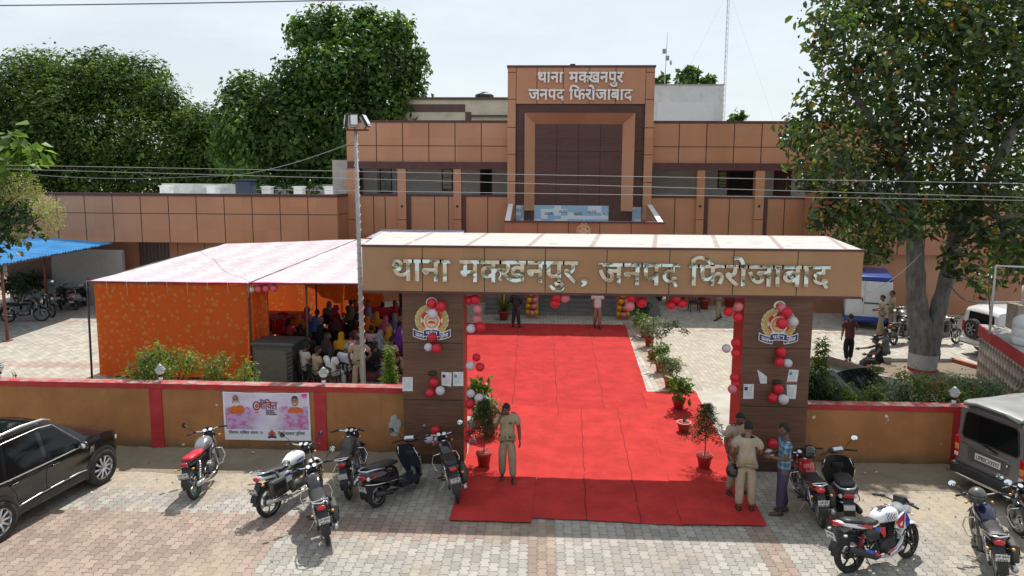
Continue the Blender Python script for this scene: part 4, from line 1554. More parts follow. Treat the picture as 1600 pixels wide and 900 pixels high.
t = potted('potted_plant', 'red pot with a leafy plant behind the tiered pine at the left of the carpet', 764, 683, .34, .19); bush(t, .3, .85, .33, L_PALE, 420, .15, 12, .3)
t = potted('potted_plant', 'broad-leaved potted plant against the inner face of the left gate pillar', 747, 655, .34, .18); bush(t, .3, .8, .40, L_BRIGHT, 330, .16, 13, .5)
# porch pots
def spiky(t, h0, n, L, mt, seed):
  g = random.Random(seed)
  b = MB()
  for i in range(n):
    a = g.uniform(0, 2 * math.pi)
    e = g.uniform(.35, 1.3)
    l_ = L * g.uniform(.7, 1.1)
    u = V((math.cos(a), math.sin(a), 0)); s_ = V((-math.sin(a), math.cos(a), 0)) * .022
    pts = [V((0, 0, h0)) + u * l_ * math.cos(e) * k / 4 + V((0, 0, l_ * (math.sin(e) * k / 4 - .30 * (k / 4) ** 2.2 * math.cos(e) * 1.6))) for k in range(5)]
    vs = []
    for k, p in enumerate(pts):
      wk = (1, 1.2, 1, .6, .05)[k]
      vs += [p - s_ * wk, p + s_ * wk]
    b.add(vs, [(2 * k, 2 * k + 1, 2 * k + 3, 2 * k + 2) for k in range(4)], mt)
  b.build('foliage', t, fix=False)
t = potted('potted_plant', 'spiky long-leaved plant in a red pot on the step edge left of the porch', 787, 500, .42, .24); spiky(t, .4, 90, 1.25, L_SHRUB, 14)
b = MB(); b.tube([(0, -.02, .4), (.02, -.02, 1.3)], .03, mat('yellow_stake', (.55, .30, .05), .6), 6); b.build('stake', t)
t = potted('potted_plant', 'red pot with a dark plant in the porch shade right of the balloon column', 1021, 482, .40, .24); bush(t, .35, .7, .4, L_DARK, 240, .16, 15)
t = potted('potted_plant', 'red pot with dark leaves beside the plastic chair in the far shade', 1100, 483, .5, .26); bush(t, .4, .9, .55, L_DARK, 420, .16, 16)
t = potted('potted_plant', 'red pot with dark leaves against the far wall near the right gate pillar', 1140, 480, .5, .26); bush(t, .4, .9, .6, L_DARK, 420, .16, 17)
t = potted('potted_plant', 'red pot half hidden under the beam left of the plastic chair', 1062, 478, .5, .26); bush(t, .4, .9, .5, L_DARK, 420, .16, 18)
# roadside trees across the road, behind the viewer: the steel letters mirror them
L_ROAD = leafmat('roadside_leaf', [(0, (.03, .06, .015)), (.6, (.07, .12, .03)), (1, (.16, .22, .05))], .3, .6, .2)
_g = random.Random(5)
o = leaves([(-30 + 3.4 * i + _g.uniform(-1, 1), -17 + _g.uniform(-2, 2), _g.uniform(1.5, 5.5), 2.6) for i in range(18)], 3500, .7, L_ROAD, 'roadside_trees', None, seed=91, aspect=.6, shell=.3)
tag(o, 'line of green trees across the road, seen only mirrored in the steel lettering', 'trees', kind='stuff')
# ================================================================ red carpet
def carpet_mat(name, col):
  n = NT(name)
  f = n.noise(1.6, 6, .65).step(.3, .7)
  g = n.noise(60, 4, .7)
  c = n.mix(f, tuple(q * .80 for q in col), tuple(q * 1.08 for q in col))
  c = n.scale(c, g * .35 + .82)
  c = n.mix(n.noise(2.3, 9, .78).step(.55, .75) * .38, c, (.44, .15, .11))
  n.color(c).rough(.95)
  n.b.inputs['Specular IOR Level'].default_value = .15
  n.bump(n.noise(5, 5, .6) + n.noise(90, 2) * .15, .5, .02)
  return n.m
CARP1 = carpet_mat('red_felt', (.42, .032, .032))
CARP2 = carpet_mat('bright_red_felt', (.46, .038, .035))
THREAD = mat('seam_thread', (.16, .01, .012), .9, var=0)
def carpet(name, label, quad, z, m, folds=(), nu=60, nv=60, seed=0, seams=()):
  """quad: near-left, near-right, far-right, far-left on the ground; folds: (u0,v0,u1,v1,height)"""
  A, B, C_, D_ = [V((q[0], q[1], 0)) for q in quad]
  b = MB()
  def fn(u, v):
    p = (A * (1 - u) + B * u) * (1 - v) + (D_ * (1 - u) + C_ * u) * v
    h = .012 * (mnoise.noise(V((p.x * 1.1 + seed, p.y * 1.1, 0))) + .6 * mnoise.noise(V((p.x * 2.7, p.y * 2.7, seed)))) + .008
    h += .006 * mnoise.noise(V((p.x * 7, p.y * 2.5, seed + 3)))
    for (u0, v0, u1, v1, hh) in folds:
      a = V((u0, v0)); d = V((u1 - u0, v1 - v0)); q = V((u, v)) - a
      t = max(0, min(1, q.dot(d) / d.length_squared))
      e = (q - d * t)
      L1 = (B - A).length; L2 = (D_ - A).length
      dist = math.hypot(e.x * L1, e.y * L2)
      h += hh * 2.4 * math.exp(-(dist / .035) ** 2) * (1 - abs(t * 2 - 1) ** 3)
    eg = min(u, 1 - u, v, 1 - v)
    wob = .02 * mnoise.noise(V((p.x * 3, p.y * 3, seed)))
    return V((p.x + (wob if eg < .001 else 0), p.y + (wob if eg < .001 else 0), z + max(.001, h)))
  b.grid(nu, nv, fn, m)
  for u_ in seams:
    b.tube([fn(u_ + .004 * math.sin(k), k / 40) + V((0, 0, .003)) for k in range(41)], .008, THREAD, 4)
  o = b.build(name, fix=False)
  return tag(o, label, 'carpet', 'red carpets laid through the gate')
def gq(*pts):
  return [G(*p) for p in pts]
far = gq((772, 652), (1024, 652), (977, 508), (762, 503))
far[0] = V((-2.6, far[0].y, 0)); far[3] = G(728, 505)
carpet('carpet', 'widest red carpet, farthest one, running from the seam up to the porch steps', far, .010, CARP1,
   [(.52, .78, .56, .62, .022), (.62, .82, .70, .70, .020), (.64, .74, .72, .56, .024), (.50, .50, .58, .505, .014), (.5, .25, .66, .245, .016), (.28, .05, .32, .9, .012), (.74, .6, .76, .02, .012), (.49, .03, .49, .7, .009)], 90, 100, 1, (.33, .545, .77))
carpet('carpet', 'middle front red carpet between the two narrower ones, in front of the officer', gq((831, 811), (1077, 823), (1013, 640), (851, 640)), .020, CARP2,
   [(.0, .62, .98, .60, .008), (.6, .1, .9, .14, .010), (.55, .55, .7, .62, .012), (.2, .35, .45, .33, .012)], 60, 60, 2, (.35, .7))
carpet('carpet', 'left front red carpet on which the officer with the phone and the tiered pine stand', gq((702, 815), (829, 819), (853, 638), (752, 630)), .027, CARP2,
   [(.2, .2, .7, .15, .010), (.3, .55, .6, .75, .012)], 36, 60, 3)
carpet('carpet', 'right front red carpet carrying the potted plants, one corner turned', gq((1066, 822), (1198, 824), (1086, 612), (1003, 614)), .030, CARP2,
   [(.1, .9, .5, .86, .018), (.15, .93, .3, .70, .016), (.5, .6, .62, .44, .016), (.2, .25, .7, .2, .012), (.1, .06, .7, .03, .02)], 40, 64, 4)
# ================================================================ tent
def print_mat(name, base, dot, scale, tr=.35):
  n = NT(name)
  v = n.voro(scale, rnd=.75)
  v2 = n.voro(scale * 2.3)
  m1 = v.step(.24, .31).inv()
  m2 = v.step(.30, .36) * v.step(.44, .5).inv() * v2.step(.25, .4).inv()
  c = n.mix(m1 * .62, base, dot)
  c = n.mix(m2 * .45, c, dot)
  n.color(c).rough(.85)
  n.b.inputs['Specular IOR Level'].default_value = .15
  n.bump(n.noise(3, 4, stretch=(1.5, 1.5, .35)), .6, .05)
  n.translucent(c, tr)
  return n.m
ORANGE = print_mat('orange_print_cloth', (.72, .135, .025), (.62, .33, .12), 5.2, .34)
def roofcloth():
  n = NT('white_print_cloth')
  x, y, z = n.coord()
  v = n.voro(4.5, vec=n.vec(x, y * 1.6, z), rnd=.3)
  wv = ((x * 6.0 + (y * 9.0).sin() * .8).sin() * .5 + .5)
  c = n.mix(v.step(.2, .5) * wv.step(.4, .6) * .30, (.54, .51, .53), (.40, .22, .33))
  n.color(c).rough(.8)
  n.bump(n.noise(1.3, 3), .4, .06)
  n.translucent(c, .12)
  return n.m
ROOFC = roofcloth()
PINKC = mat('pink_hem', (.62, .04, .25), .8, var=.1)
POLE = mat('dark_iron_pole', (.05, .045, .045), .5, .4, var=.2)
RUST = mat('rust_red_pole', (.20, .075, .04), .6, .2, var=.2, sc=10)
tent = thing('marquee', 'open marquee with white patterned roof cloth and orange printed curtains, shading a seated crowd', 'tent', (-9, 20.3, 0))
TO = V((-9, 20.3, 0))
FL = D(136, 440, 20.3); FM = D(388, 443, 20.3); FR = V((-3.2, 20.3, FM.z + .04))
BL = G(352, 381, 3.5); BM = G(559, 374, 3.62); BR = V((-2.9, BM.y, 3.66))
ML = FL.lerp(BL, .52); MM = FM.lerp(BM, .52); MR = FR.lerp(BR, .52)
def sheet(name, q, sag, m, nu=24, nv=20, hem=None):
  A, B, C_, D_ = q
  b = MB()
  def fn(u, v):
    p = (A * (1 - u) + B * u) * (1 - v) + (D_ * (1 - u) + C_ * u) * v
    s_ = sag * math.sin(math.pi * u) * math.sin(math.pi * v)
    return p - TO - V((0, 0, s_ + .02 * mnoise.noise(p * 1.5)))
  b.grid(nu, nv, fn, m)
  b.grid(nu, nv, lambda u, v: fn(u, v) - V((0, 0, .006)), m)
  if hem:
    pts = [fn(i / 20, 0) + V((0, -.01, .0)) for i in range(21)]
    b.tube(pts, .03, hem, 5)
  return b.build(name, tent, fix=False)
sheet('roof_cloth', (FL, FM, MM, ML), .16, ROOFC, hem=PINKC)
sheet('roof_cloth', (ML, MM, BM, BL), .14, ROOFC)
sheet('roof_cloth', (FM + V((.06, 0, .02)), FR, MR, MM + V((.06, 0, .02))), .16, ROOFC, hem=PINKC)
sheet('roof_cloth', (MM + V((.06, 0, .02)), MR, BR, BM + V((.06, 0, .02))), .14, ROOFC)
b2, b3 = G(720, 372, 3.75), G(726, 360, 3.9)
sheet('roof_cloth', (G(572, 372, 3.75), b2, b3, G(598, 358.5, 3.9)), .05, print_mat('violet_print_cloth', (.40, .38, .47), (.20, .16, .32), 3.0, .1))
def curtain(name, p0, p1, zt, zb, m, waves, amp=.07):
  P0, P1 = V(p0) - TO, V(p1) - TO
  d = (P1 - P0); L = d.length; d.normalize(); nn = V((-d.y, d.x, 0))
  b = MB()
  def fn(u, v):
    z = zb + (zt - zb) * v
    a = amp * (math.sin(u * waves * 6.283 + 1.2 * math.sin(v * 2)) + .5 * math.sin(u * waves * 2.7 * 6.283)) * (.35 + .65 * (1 - v))
    top = -.03 * abs(math.sin(u * 11 * math.pi / 1.0)) * 0
    return P0 + d * (L * u) + nn * a + V((0, 0, z + top - .05 * math.sin(u * math.pi) * v))
  b.grid(90, 14, fn, m)
  return b.build(name, tent, fix=False)
curtain('side_curtain', (FL.x + .18, 20.33, 0), (FM.x + .1, 20.33, 0), FL.z - .04, .10, ORANGE, 3.2, .035)
curtain('side_curtain', (FM.x - .02, 20.40, 0), (FM.x + .38, 20.9, 0), FM.z - .06, .1, ORANGE, 2, .07)
curtain('side_curtain', (FL.x + .2, 20.5, 0), (BL.x + .25, BL.y - .3, 0), FL.z - .02, .10, ORANGE, 3.2, .05)  # unseen left side, curtain added to keep the marquee interior dark
curtain('back_curtain', (-13.6, 28.2, 0), (-6.6, 28.2, 0), 3.45, .45, ORANGE, 4, .06)
for p in (FL, FM, V((-7.15, 20.35, 3.05)), ML, MM, BL, BM, V((-3.3, 20.35, 3.1))):
  b = MB()
  q = p - TO
  b.cyl((q.x + (-.06 if p is FL else 0), q.y, 0), (q.x, q.y, q.z + .02), .032, POLE, n=8)
  b.build('pole', tent)
b = MB()
for a, c in ((FL, FM), (FM, FR), (FL, BL), (FM, BM)):
  b.tube([a - TO + V((0, -.02, .0)), c - TO + V((0, -.02, .0))], .024, POLE, 6)
b.build('ridge_pole', tent)
b = MB()
for i in range(9):
  t_ = i / 8
  p = FL.lerp(FM, t_) - TO
  b.tube([p + V((0, -.03, .03)), p + V((.01, -.05, -.02)), p + V((.02, -.045, -.22 - .1 * (i % 3)))], .007, mat('rag_tie', (.5, .46, .42), .9), 4)
b.build('rag_ties', tent)
# pink cloth rosettes hung at the tent corner
for i, (px, c) in enumerate(((392, WHITEP), (404, 0), (416, 0), (428, 0))):
  q = D(px, 452 - (px - 392) * .06, 20.42)
  b = MB()
  b.ball((0, 0, 0), (.115, .115, .125), WHITEP if c else mat('pink_balloon', (.66, .10, .14), .35), 12, 8)
  b.cyl((0, 0, .1), (0, 0, .2), .004, INK, n=4)
  tag(b.build('balloon', None, q), 'white balloon hung at the inner front corner of the marquee' if c else 'red balloons in a row under the marquee front edge', 'balloon', None if c else 'balloons inside the marquee')
# ground sheet in the tent
b = MB()
b.add([(-13.4, 20.5, .012), (-3.1, 20.5, .012), (-2.9, 28.5, .012), (-13, 28.5, .012)], [(0, 1, 2, 3)], mat('maroon_durrie', (.16, .03, .03), .95, var=.2, sc=2))
tag(b.build('ground_sheet', fix=False), 'dull maroon floor cloth spread under the marquee crowd', 'floor cloth')
# table with white-pink cloth inside the tent
q = D(450, 500, 27.6)
t = thing('long_table', 'low long table covered in pale pink cloth before the orange back curtain', 'table', (D(425, 480, 27.4).x, 27.4, 0))
b = MB()
b.box((0, 0, .74), (2.6, .7, .05), mat('pink_cloth', (.50, .22, .24), .9), bev=.02)
b.build('table_top', t)
b = MB()
b.grid(30, 4, lambda u, v: V((-1.3 + 2.6 * u, -.36 + .03 * math.sin(u * 60), .74 * (1 - v))), mat('pink_cloth', (0, 0, 0)))
b.build('cloth_skirt', t, fix=False)
t = thing('sofa', 'red covered stage sofa in front of the seated crowd inside the marquee', 'sofa', (D(610, 480, 27.5).x, 27.3, 0))
SOFA = mat('red_velvet', (.38, .012, .03), .7, var=.1)
b = MB(); b.box((0, 0, .28), (3.0, .8, .5), SOFA, bev=.08); b.build('seat', t)
b = MB(); b.box((0, -.42, .62), (3.1, .22, 1.05), SOFA, bev=.09); b.build('backrest', t)
for s_ in (-1, 1):
  b = MB(); b.box((s_ * 1.5, 0, .42), (.22, .85, .62), SOFA, bev=.08); b.build('armrest', t)
b = MB()
b.bx(-.9, .9, 0, .15, 0, 2.6, DARK)
b.build('dark_board', None, (D(655, 455, 29.5).x, 29.5, 0))
tag(bpy.data.objects['dark_board'], 'tall black display board standing behind the red sofa', 'board')
# grey desert cooler at the tent mouth
ca, cb_ = G(395, 601), G(462, 604)
t = thing('air_cooler', 'big grey box-shaped desert cooler with straw pad at the mouth of the marquee', 'air cooler', (D(428, 600, 19.9).x, 19.9, 0), R(-4))
GRC = mat('dark_grey_sheet', (.065, .07, .075), .5, .3, var=.15, sc=5)
PAD = NT('straw_pad')
_n = PAD.noise(30, 5, .7, stretch=(3, 1, .2))
PAD.color(PAD.mix(_n.step(.3, .7), (.075, .07, .058), (.145, .135, .105))).rough(.95).bump(_n, .8, .02)
b = MB()
b.bx(-.62, .62, -.02, .9, .02, 1.24, GRC)
b.build('cabinet', t)
b = MB()
b.bx(-.56, .44, -.035, -.021, .06, 1.13, PAD.m)
b.build('pad', t)
b = MB()
b.box((0, .44, 1.30), (1.36, 1.0, .12), GRC, bev=.04)
b.build('lid', t)
b = MB()
for k in range(8):
  b.box((.53, -.03, .18 + .125 * k), (.15, .02, .06), GRC, rot=Euler((R(40), R(-30), 0)).to_matrix())
b.build('louvres', t)
# ================================================================ blue shed
def tinroof():
  n = NT('blue_profiled_sheet')
  f = n.noise(1.3, 6, .6).step(.3, .7)
  n.color(n.mix(f, (.03, .20, .48), (.06, .29, .60))).rough(.42)
  n.b.inputs['Metallic'].default_value = .2
  return n.m
TIN = tinroof()
shed = thing('parking_shed', 'blue profiled-sheet lean-to on rust-red posts sheltering parked two-wheelers', 'shed', (-21, 27, 0))
SO = V((-21, 27, 0))
e0 = D(-30, 419, 23.3); e1 = D(176, 380, 31.9)
s_sl = .21
b = MB()
N = 150
def sh(u, v):
  p = e0.lerp(e1, u)
  w = -7.5 * v
  c = .022 * (1 if (u * 46) % 1 < .5 else -1)
  q = V((p.x + w, p.y, p.z + .07 * 7.5 * v + c))
  return q - SO
b.grid(N, 3, sh, TIN, smooth=False)
b.grid(N, 3, lambda u, v: sh(u, v) - V((0, 0, .02)), TIN, smooth=False)
b.build('roof_sheet', shed, fix=False)
for base in ((12, 533), (75, 487)):
  g_ = G(*base)
  top = V((g_.x, g_.y, 0))
  u = (g_.y - e0.y) / (e1.y - e0.y)
  ex = e0.lerp(e1, u)
  zt_ = ex.z + .07 * (ex.x - g_.x) - .05
  b = MB()
  b.cyl(g_ - SO, V((g_.x, g_.y, zt_)) - SO, .055, RUST, n=10)
  b.box(g_ - SO + V((0, 0, .02)), (.26, .26, .04), RUST)
  b.build('post', shed)
b = MB()
b.tube([e0 - SO + V((-.15, 0, -.06)), e1 - SO + V((-.15, 0, -.06))], .045, RUST, 6)
for v in (.35, .7, 1):
  b.tube([sh(0, v) - V((0, 0, .07)), sh(1, v) - V((0, 0, .07))], .04, RUST, 6)
b.build('purlin', shed)
t = thing('rear_wall', 'plain pale plastered wall closing the far end of the blue shed', 'wall', (D(115, 430, 32.3).x, 32.25, 0))
b = MB(); b.bx(-3.2, 2.6, -.1, .1, 0, 2.75, mat('shed_wall_plaster', (.33, .32, .31), .9, var=.06)); b.build('wall', t)
b = MB(); b.bx(-3.2, -1.0, -.14, -.101, 1.3, 2.75, mat('brown_shutter', (.10, .05, .035), .6)); b.build('shutter', t)
# ================================================================ lamp pole with floodlights
pb = D(568, 598, 18.6)
t = thing('floodlight_pole', 'tall grey pole wound with a string of fairy lights, carrying three floodlights', 'lamp post', (pb.x, 18.6, 0))
pt = D(555.5, 205, 18.6)
h = pt.z
lean = pt.x - pb.x
b = MB()
b.cyl((0, 0, 0), (lean, 0, h), .078, mat('galvanised', (.36, .37, .38), .5, .5, var=.12, sc=4), r1=.046, n=12)
b.build('pole', t)
b = MB()
pts = []
for i in range(0, 420):
  f = i / 419
  z = 1.3 + (h - 1.4) * f
  a = f * 2 * math.pi * 26 + .8 * math.sin(f * 40)
  rr = .081 - .030 * f + .008
  pts.append((lean * z / h + rr * math.cos(a), rr * math.sin(a), z))
b.tube(pts, .006, mat('string_wire', (.62, .63, .64), .5), 4)
b.build('fairy_light_string', t)
b = MB()
b.box((lean + .05, 0, h + .03), (.62, .06, .05), MAROON)
b.build('bracket', t)
LEDP = mat('led_lens', (.80, .82, .85), .15, var=.05)
for dx, rz, tilt in ((-.24, R(-66), R(-6)), (-.02, R(14), R(-10)), (.30, R(78), R(-30))):
  b = MB()
  Mx = MX.Translation((lean + dx, -.05, h + .27)) @ MX.Rotation(rz, 4, 'Z') @ MX.Rotation(tilt, 4, 'X')
  b.T = Mx
  b.box((0, 0, 0), (.22, .08, .36), BLACKP if dx else GREYPAINT, bev=.02)
  for k in range(6):
    b.box((-.1 + .04 * k, .05, 0), (.012, .05, .3), GREYPAINT)
  fl_ = b.build('floodlight', t)
  b = MB()
  b.T = Mx
  b.box((0, -.038, .02), (.18, .014, .26), LEDP)
  b.box((0, -.036, -.155), (.2, .01, .05), GREYPAINT)
  b.build('lens', fl_)
  b = MB()
  b.tube([(lean + dx * .85, 0, h + .05), (lean + dx, 0, h + .16)], .02, MAROON, 6)
  b.build('arm', fl_)
# ================================================================ wall lamps
LG = mat('lamp_globe', (.70, .71, .70), .25, var=.04)
CAPM = mat('lamp_cap', (.42, .45, .46), .4, .2, var=.1)
def wall_lamp(px, pyt, zw, label):
  q = D(px, pyt, WALLY + .13)
  t = thing('wall_lamp', label, 'lamp', (q.x, WALLY + .13, zw))
  b = MB()
  b.cyl((0, 0, -.015), (0, 0, .09), .042, WHITEP, n=12)
  b.cyl((0, 0, .09), (0, 0, .15), .05, BLACKP, n=12)
  b.build('stem', t)
  b = MB()
  b.lathe([(.05, .15), (.075, .17), (.095, .22), (.10, .255)], LG, n=18)
  b.build('globe', t)
  b = MB()
  b.lathe([(.105, .255), (.13, .262), (.095, .285), (.085, .29), (.10, .30), (.06, .32), (.055, .325), (.068, .335), (.02, .375), (.006, .385)], CAPM, n=18)
  b.build('cap', t)
wall_lamp(250, 575, zwl, 'grey-capped garden lamp on the wall in front of the orange curtain')
wall_lamp(505, 572, zwl, 'grey-capped garden lamp on the wall in front of the seated crowd')
wall_lamp(1493, 597, zwr, 'grey-capped garden lamp on the right wall among green shrubs')
wall_lamp(-2, 575, zwl, 'grey lamp cut by the left picture edge on the wall top')
tag(bpy.data.objects['wall_lamp.003'], 'grey garden lamp on the wall behind the black car, cut off by the frame')
# ================================================================ banner on the wall
bn = thing('banner', 'white and pink cloth banner with two portraits and Hindi slogan on the ochre wall', 'banner', (0, 0, 0))
BA, BB, BC, BD = D(349, 611, WALLY), D(483, 613, WALLY), D(487, 688, WALLY), D(353, 686, WALLY)
BYY = WALLY - .035
def bp(u, v, off=0.0):
  """u right, v down on the cloth"""
  p = (BA * (1 - u) + BB * u) * (1 - v) + (BD * (1 - u) + BC * u) * v
  y = BYY - .012 * math.sin(u * 9 + v * 3) * (1 - .4 * v) - .010 * math.sin(u * 23 + 1.0) * (1 - v) - off
  z = p.z - .02 * math.sin(u * math.pi) * (1 - v)
  return V((p.x, y, z))
def bprint():
  n = NT('banner_print')
  x, y, z = n.coord('UV')
  return n
BANM = NT('banner_cloth')
_x, _y, _z = BANM.coord('UV')
_sky = BANM.mix(BANM.noise(3.2, 5, kind='UV').step(.3, .7), (.62, .50, .70), (.74, .74, .84))
_cr = BANM.noise(9, 6, .7, kind='UV', stretch=(1.3, 1, 1))
_hgt = (BANM.noise(7.5, 4, .6, kind='UV', stretch=(1, .15, 1)) * .42 + .32)
_low = _y.step(.50, .60) * _y.lt(.77)
_mask = (_y - .80 + _hgt).step(.0, .05) * _y.lt(.775)
_side = (_x - .5).ab().step(.06, .26)
_cc = BANM.ramp(BANM.noise(14, 5, .7, kind='UV', stretch=(1, .6, 1)), [(.25, (.16, .02, .14)), (.42, (.50, .05, .28)), (.52, (.55, .30, .55)), (.62, (.42, .40, .66)), (.78, (.62, .30, .35))])
_c = BANM.mix(_mask * _side * .85, _sky, _cc)
_c = BANM.mix(((_x - .95).ab().step(.02, .05).inv()) * _y.step(.04, .16).inv(), _c, (.70, .03, .34))
_c = BANM.mix(_y.gt(.775), _c, (.74, .75, .82))
_e = (_x - .5).ab().gt(.48).mx((_y - .5).ab().gt(.482))
_c = BANM.mix(_e, _c, (.76, .76, .82))
BANM.color(_c).rough(.6)
b = MB()
NU, NV = 40, 16
b.grid(NU, NV, lambda u, v: bp(u, v), BANM.m)
b.grid(NU, NV, lambda u, v: bp(u, v, -.006), BANM.m)
o = b.build('cloth', bn, fix=False)
uv = o.data.uv_layers.new(name='UVMap')
nvt = (NU + 1) * (NV + 1)
for l in o.data.loops:
  k = l.vertex_index % nvt
  uv.data[l.index].uv = ((k % (NU + 1)) / NU, (k // (NU + 1)) / NV)
def bshape(mb, pts, m, off):
  n = len(pts)
  c = (sum(p[0] for p in pts) / n, sum(p[1] for p in pts) / n)
  vs = [bp(*c, off)] + [bp(*p, off) for p in pts]
  mb.add(vs, [(0, i + 1, (i + 1) % n + 1) for i in range(n)], m)
def ell(u, v, ru, rv, n=20):
  return [(u + ru * math.cos(2 * math.pi * i / n), v + rv * math.sin(2 * math.pi * i / n)) for i in range(n)]
SKINB = mat('printed_skin', (.32, .15, .09), .6, var=.1)
SKINL = mat('printed_skin_light', (.40, .20, .12), .6, var=.1)
BEARD = mat('printed_beard', (.62, .60, .60), .6, var=.1)
SAFF = mat('printed_saffron', (.62, .14, .02), .6, var=.2, sc=20)
DHAIR = mat('printed_dark', (.06, .045, .05), .6)
MAGT = mat('printed_maroon', (.26, .015, .05), .6, var=0)
b = MB()
bshape(b, [(.06, .40), (.075, .33), (.12, .28), (.20, .27), (.235, .31), (.245, .40), (.20, .445), (.12, .46), (.08, .44)], SAFF, .004)
bshape(b, ell(.148, .17, .043, .115), SKINB, .006)
bshape(b, ell(.150, .235, .034, .055), BEARD, .008)
bshape(b, [(.105, .18), (.106, .10), (.113, .12), (.115, .2)], BEARD, .0085)
bshape(b, [(.191, .18), (.19, .10), (.183, .12), (.181, .2)], BEARD, .0085)
bshape(b, ell(.150, .203, .014, .010, 10), MAGT, .0095)
for du in (-.017, .017):
  bshape(b, ell(.148 + du, .150, .009, .010, 8), DHAIR, .0095)
b.build('portrait', bn, fix=False)
b = MB()
bshape(b, [(.745, .40), (.76, .34), (.80, .30), (.86, .285), (.91, .32), (.935, .38), (.90, .405), (.84, .415), (.78, .41)], SAFF, .004)
bshape(b, ell(.838, .165, .041, .110), SKINL, .006)
bshape(b, [(.80, .14), (.806, .075), (.838, .045), (.870, .07), (.880, .15), (.868, .10), (.838, .075), (.812, .10)], DHAIR, .0075)
bshape(b, ell(.834, .215, .016, .012, 10), BEARD, .0095)
for du in (-.016, .016):
  bshape(b, ell(.836 + du, .150, .008, .009, 8), DHAIR, .0095)
b.build('portrait', bn, fix=False)
b = MB()
ring = ell(.385, .275, .043, .098)
ring2 = ell(.385, .275, .030, .070)
for i in range(20):
  j = (i + 1) % 20
  b.add([bp(*ring[i], .005), bp(*ring[j], .005), bp(*ring2[j], .005), bp(*ring2[i], .005)], [(0, 1, 2, 3)], MAGT)
bshape(b, ell(.387, .275, .02, .05, 12), SAFF, .005)
bshape(b, [(.36, .40), (.41, .40), (.405, .425), (.365, .425)], SAFF, .0055)
# little crest at the foot of the banner
bshape(b, ell(.553, .87, .045, .075), mat('printed_gold', (.36, .20, .10), .6), .005)
bshape(b, ell(.553, .86, .022, .045, 12), CREDP, .0065)
bshape(b, ell(.553, .79, .014, .025, 10), mat('printed_gold', (0, 0, 0)), .0065)
bshape(b, [(.50, .92), (.55, .895), (.605, .92), (.60, .955), (.553, .935), (.505, .955)], BLUEP, .0065)
b.build('printed_emblems', bn, fix=False)
def bword(mb, parts, m, u0, u1, vb, hv, off=.006, bold=.0):
  vs, fs = word(parts, .003, bold, 2)
  a, c = min(p[0] for p in vs), max(p[0] for p in vs)
  P = [bp(u0 + (p[0] - a) / (c - a) * (u1 - u0), vb - p[1] / .64 * hv, off + p[2]) for p in vs]
  mb.add(P, fs, m)
b = MB()
bword(b, ['शि', ('क', .66), 'त'], MAGT, .42, .63, .34, .15, bold=.01)
bword(b, ['िमशन'], INK, .425, .485, .185, .04)
bword(b, ['नारी', .2, 'सुरक', 'ा'], INK, .49, .585, .385, .03)
bword(b, ['नारी', .2, 'समान'], INK, .49, .60, .425, .03)
bword(b, ['नारी', .2, 'सवावलंबन'], INK, .49, .625, .462, .03)
bword(b, ['िमशन', .3, 'शि', ('क', .66), 'त', .3, 'चरण', .15, '-V'], INK, .05, .445, .87, .055)
bword(b, ['िफरोजाबाद', .3, 'पुिलस'], INK, .62, .93, .875, .055)
b.build('lettering', bn, fix=False)
b = MB()
b.tube([bp(.0, .0), BA + V((-.35, 0, .10)), BA + V((-.9, .02, .17))], .004, INK, 4)
b.tube([bp(1, 0), BB + V((.1, 0, .03))], .004, INK, 4)
b.build('cord', bn)
# ================================================================ papers on the pillars
def notice(label, quad, pic=None, head=None, seed=0, foot=None, tear=None):
  P = [D(px, py, GATEY) for px, py in quad]
  t = thing('notice', label, 'paper notice', (P[3].x, GATEY - .006, P[3].z))
  O = V((P[3].x, GATEY - .006, P[3].z))
  def q(u, v, o_=0):
    p = (P[0] * (1 - u) + P[1] * u) * (1 - v) + (P[3] * (1 - u) + P[2] * u) * v
    return V((p.x, GATEY - .006 - .012 * math.sin(u * 3.1) * (1 - v) * .5 - o_, p.z)) - O
  b = MB()
  b.grid(6, 6, lambda u, v: q(u, v), PAPER)
  b.grid(6, 6, lambda u, v: q(u, v, -.003), PAPER)
  b.build('sheet', t, fix=False)
  b = MB()
  g = random.Random(seed)
  GI = mat('print_grey', (.25, .26, .30), .8, var=0)
  def r4(u0, u1, v0, v1, m):
    b.add([q(u0, v0, .002), q(u1, v0, .002), q(u1, v1, .002), q(u0, v1, .002)], [(0, 1, 2, 3)], m)
  r4(.1, .9, .06, .11, head or GI)
  if pic:
    r4(.08, .40, .18, .42, pic)
  for k in range(9):
    v = .18 + .075 * k
    u0 = .5 if (pic and v < .44) else .1
    r4(u0, u0 + (.92 - u0) * g.uniform(.7, 1), v, v + .018, GI)
  if foot:
    r4(.02, .98, .90, .985, foot)
  b.build('print', t, fix=False)
  return t
notice('white paper notice near the outer left edge of the left gate pillar', [(629, 589), (645, 589), (645, 611), (629, 611)], None, seed=1)
notice('white paper notice with a dark portrait photo beside the balloons of the left pillar', [(690, 581), (706, 582), (705, 604), (690, 602)], INK, seed=2)
notice('white paper notice with a blue picture at the inner edge of the left pillar', [(708, 581), (724, 581), (724, 603), (708, 603)], mat('print_blue', (.10, .30, .42), .7), seed=3)
notice('white paper notice with a photo at the lower inner edge of the right pillar', [(1162, 600), (1178, 600), (1177, 623), (1161, 623)], INK, seed=4)
notice('curling torn paper with a folded corner on the right pillar', [(1183, 577), (1198, 588), (1198, 599), (1188, 599)], None, seed=5)
notice('paper with orange header and photo, upper one of the two on the right pillar', [(1233, 577), (1248, 578), (1245, 598), (1229, 598)], mat('print_blue', (0, 0, 0)), mat('print_orange', (.55, .12, .05), .7), seed=6, foot=mat('print_red', (.42, .02, .05), .7))
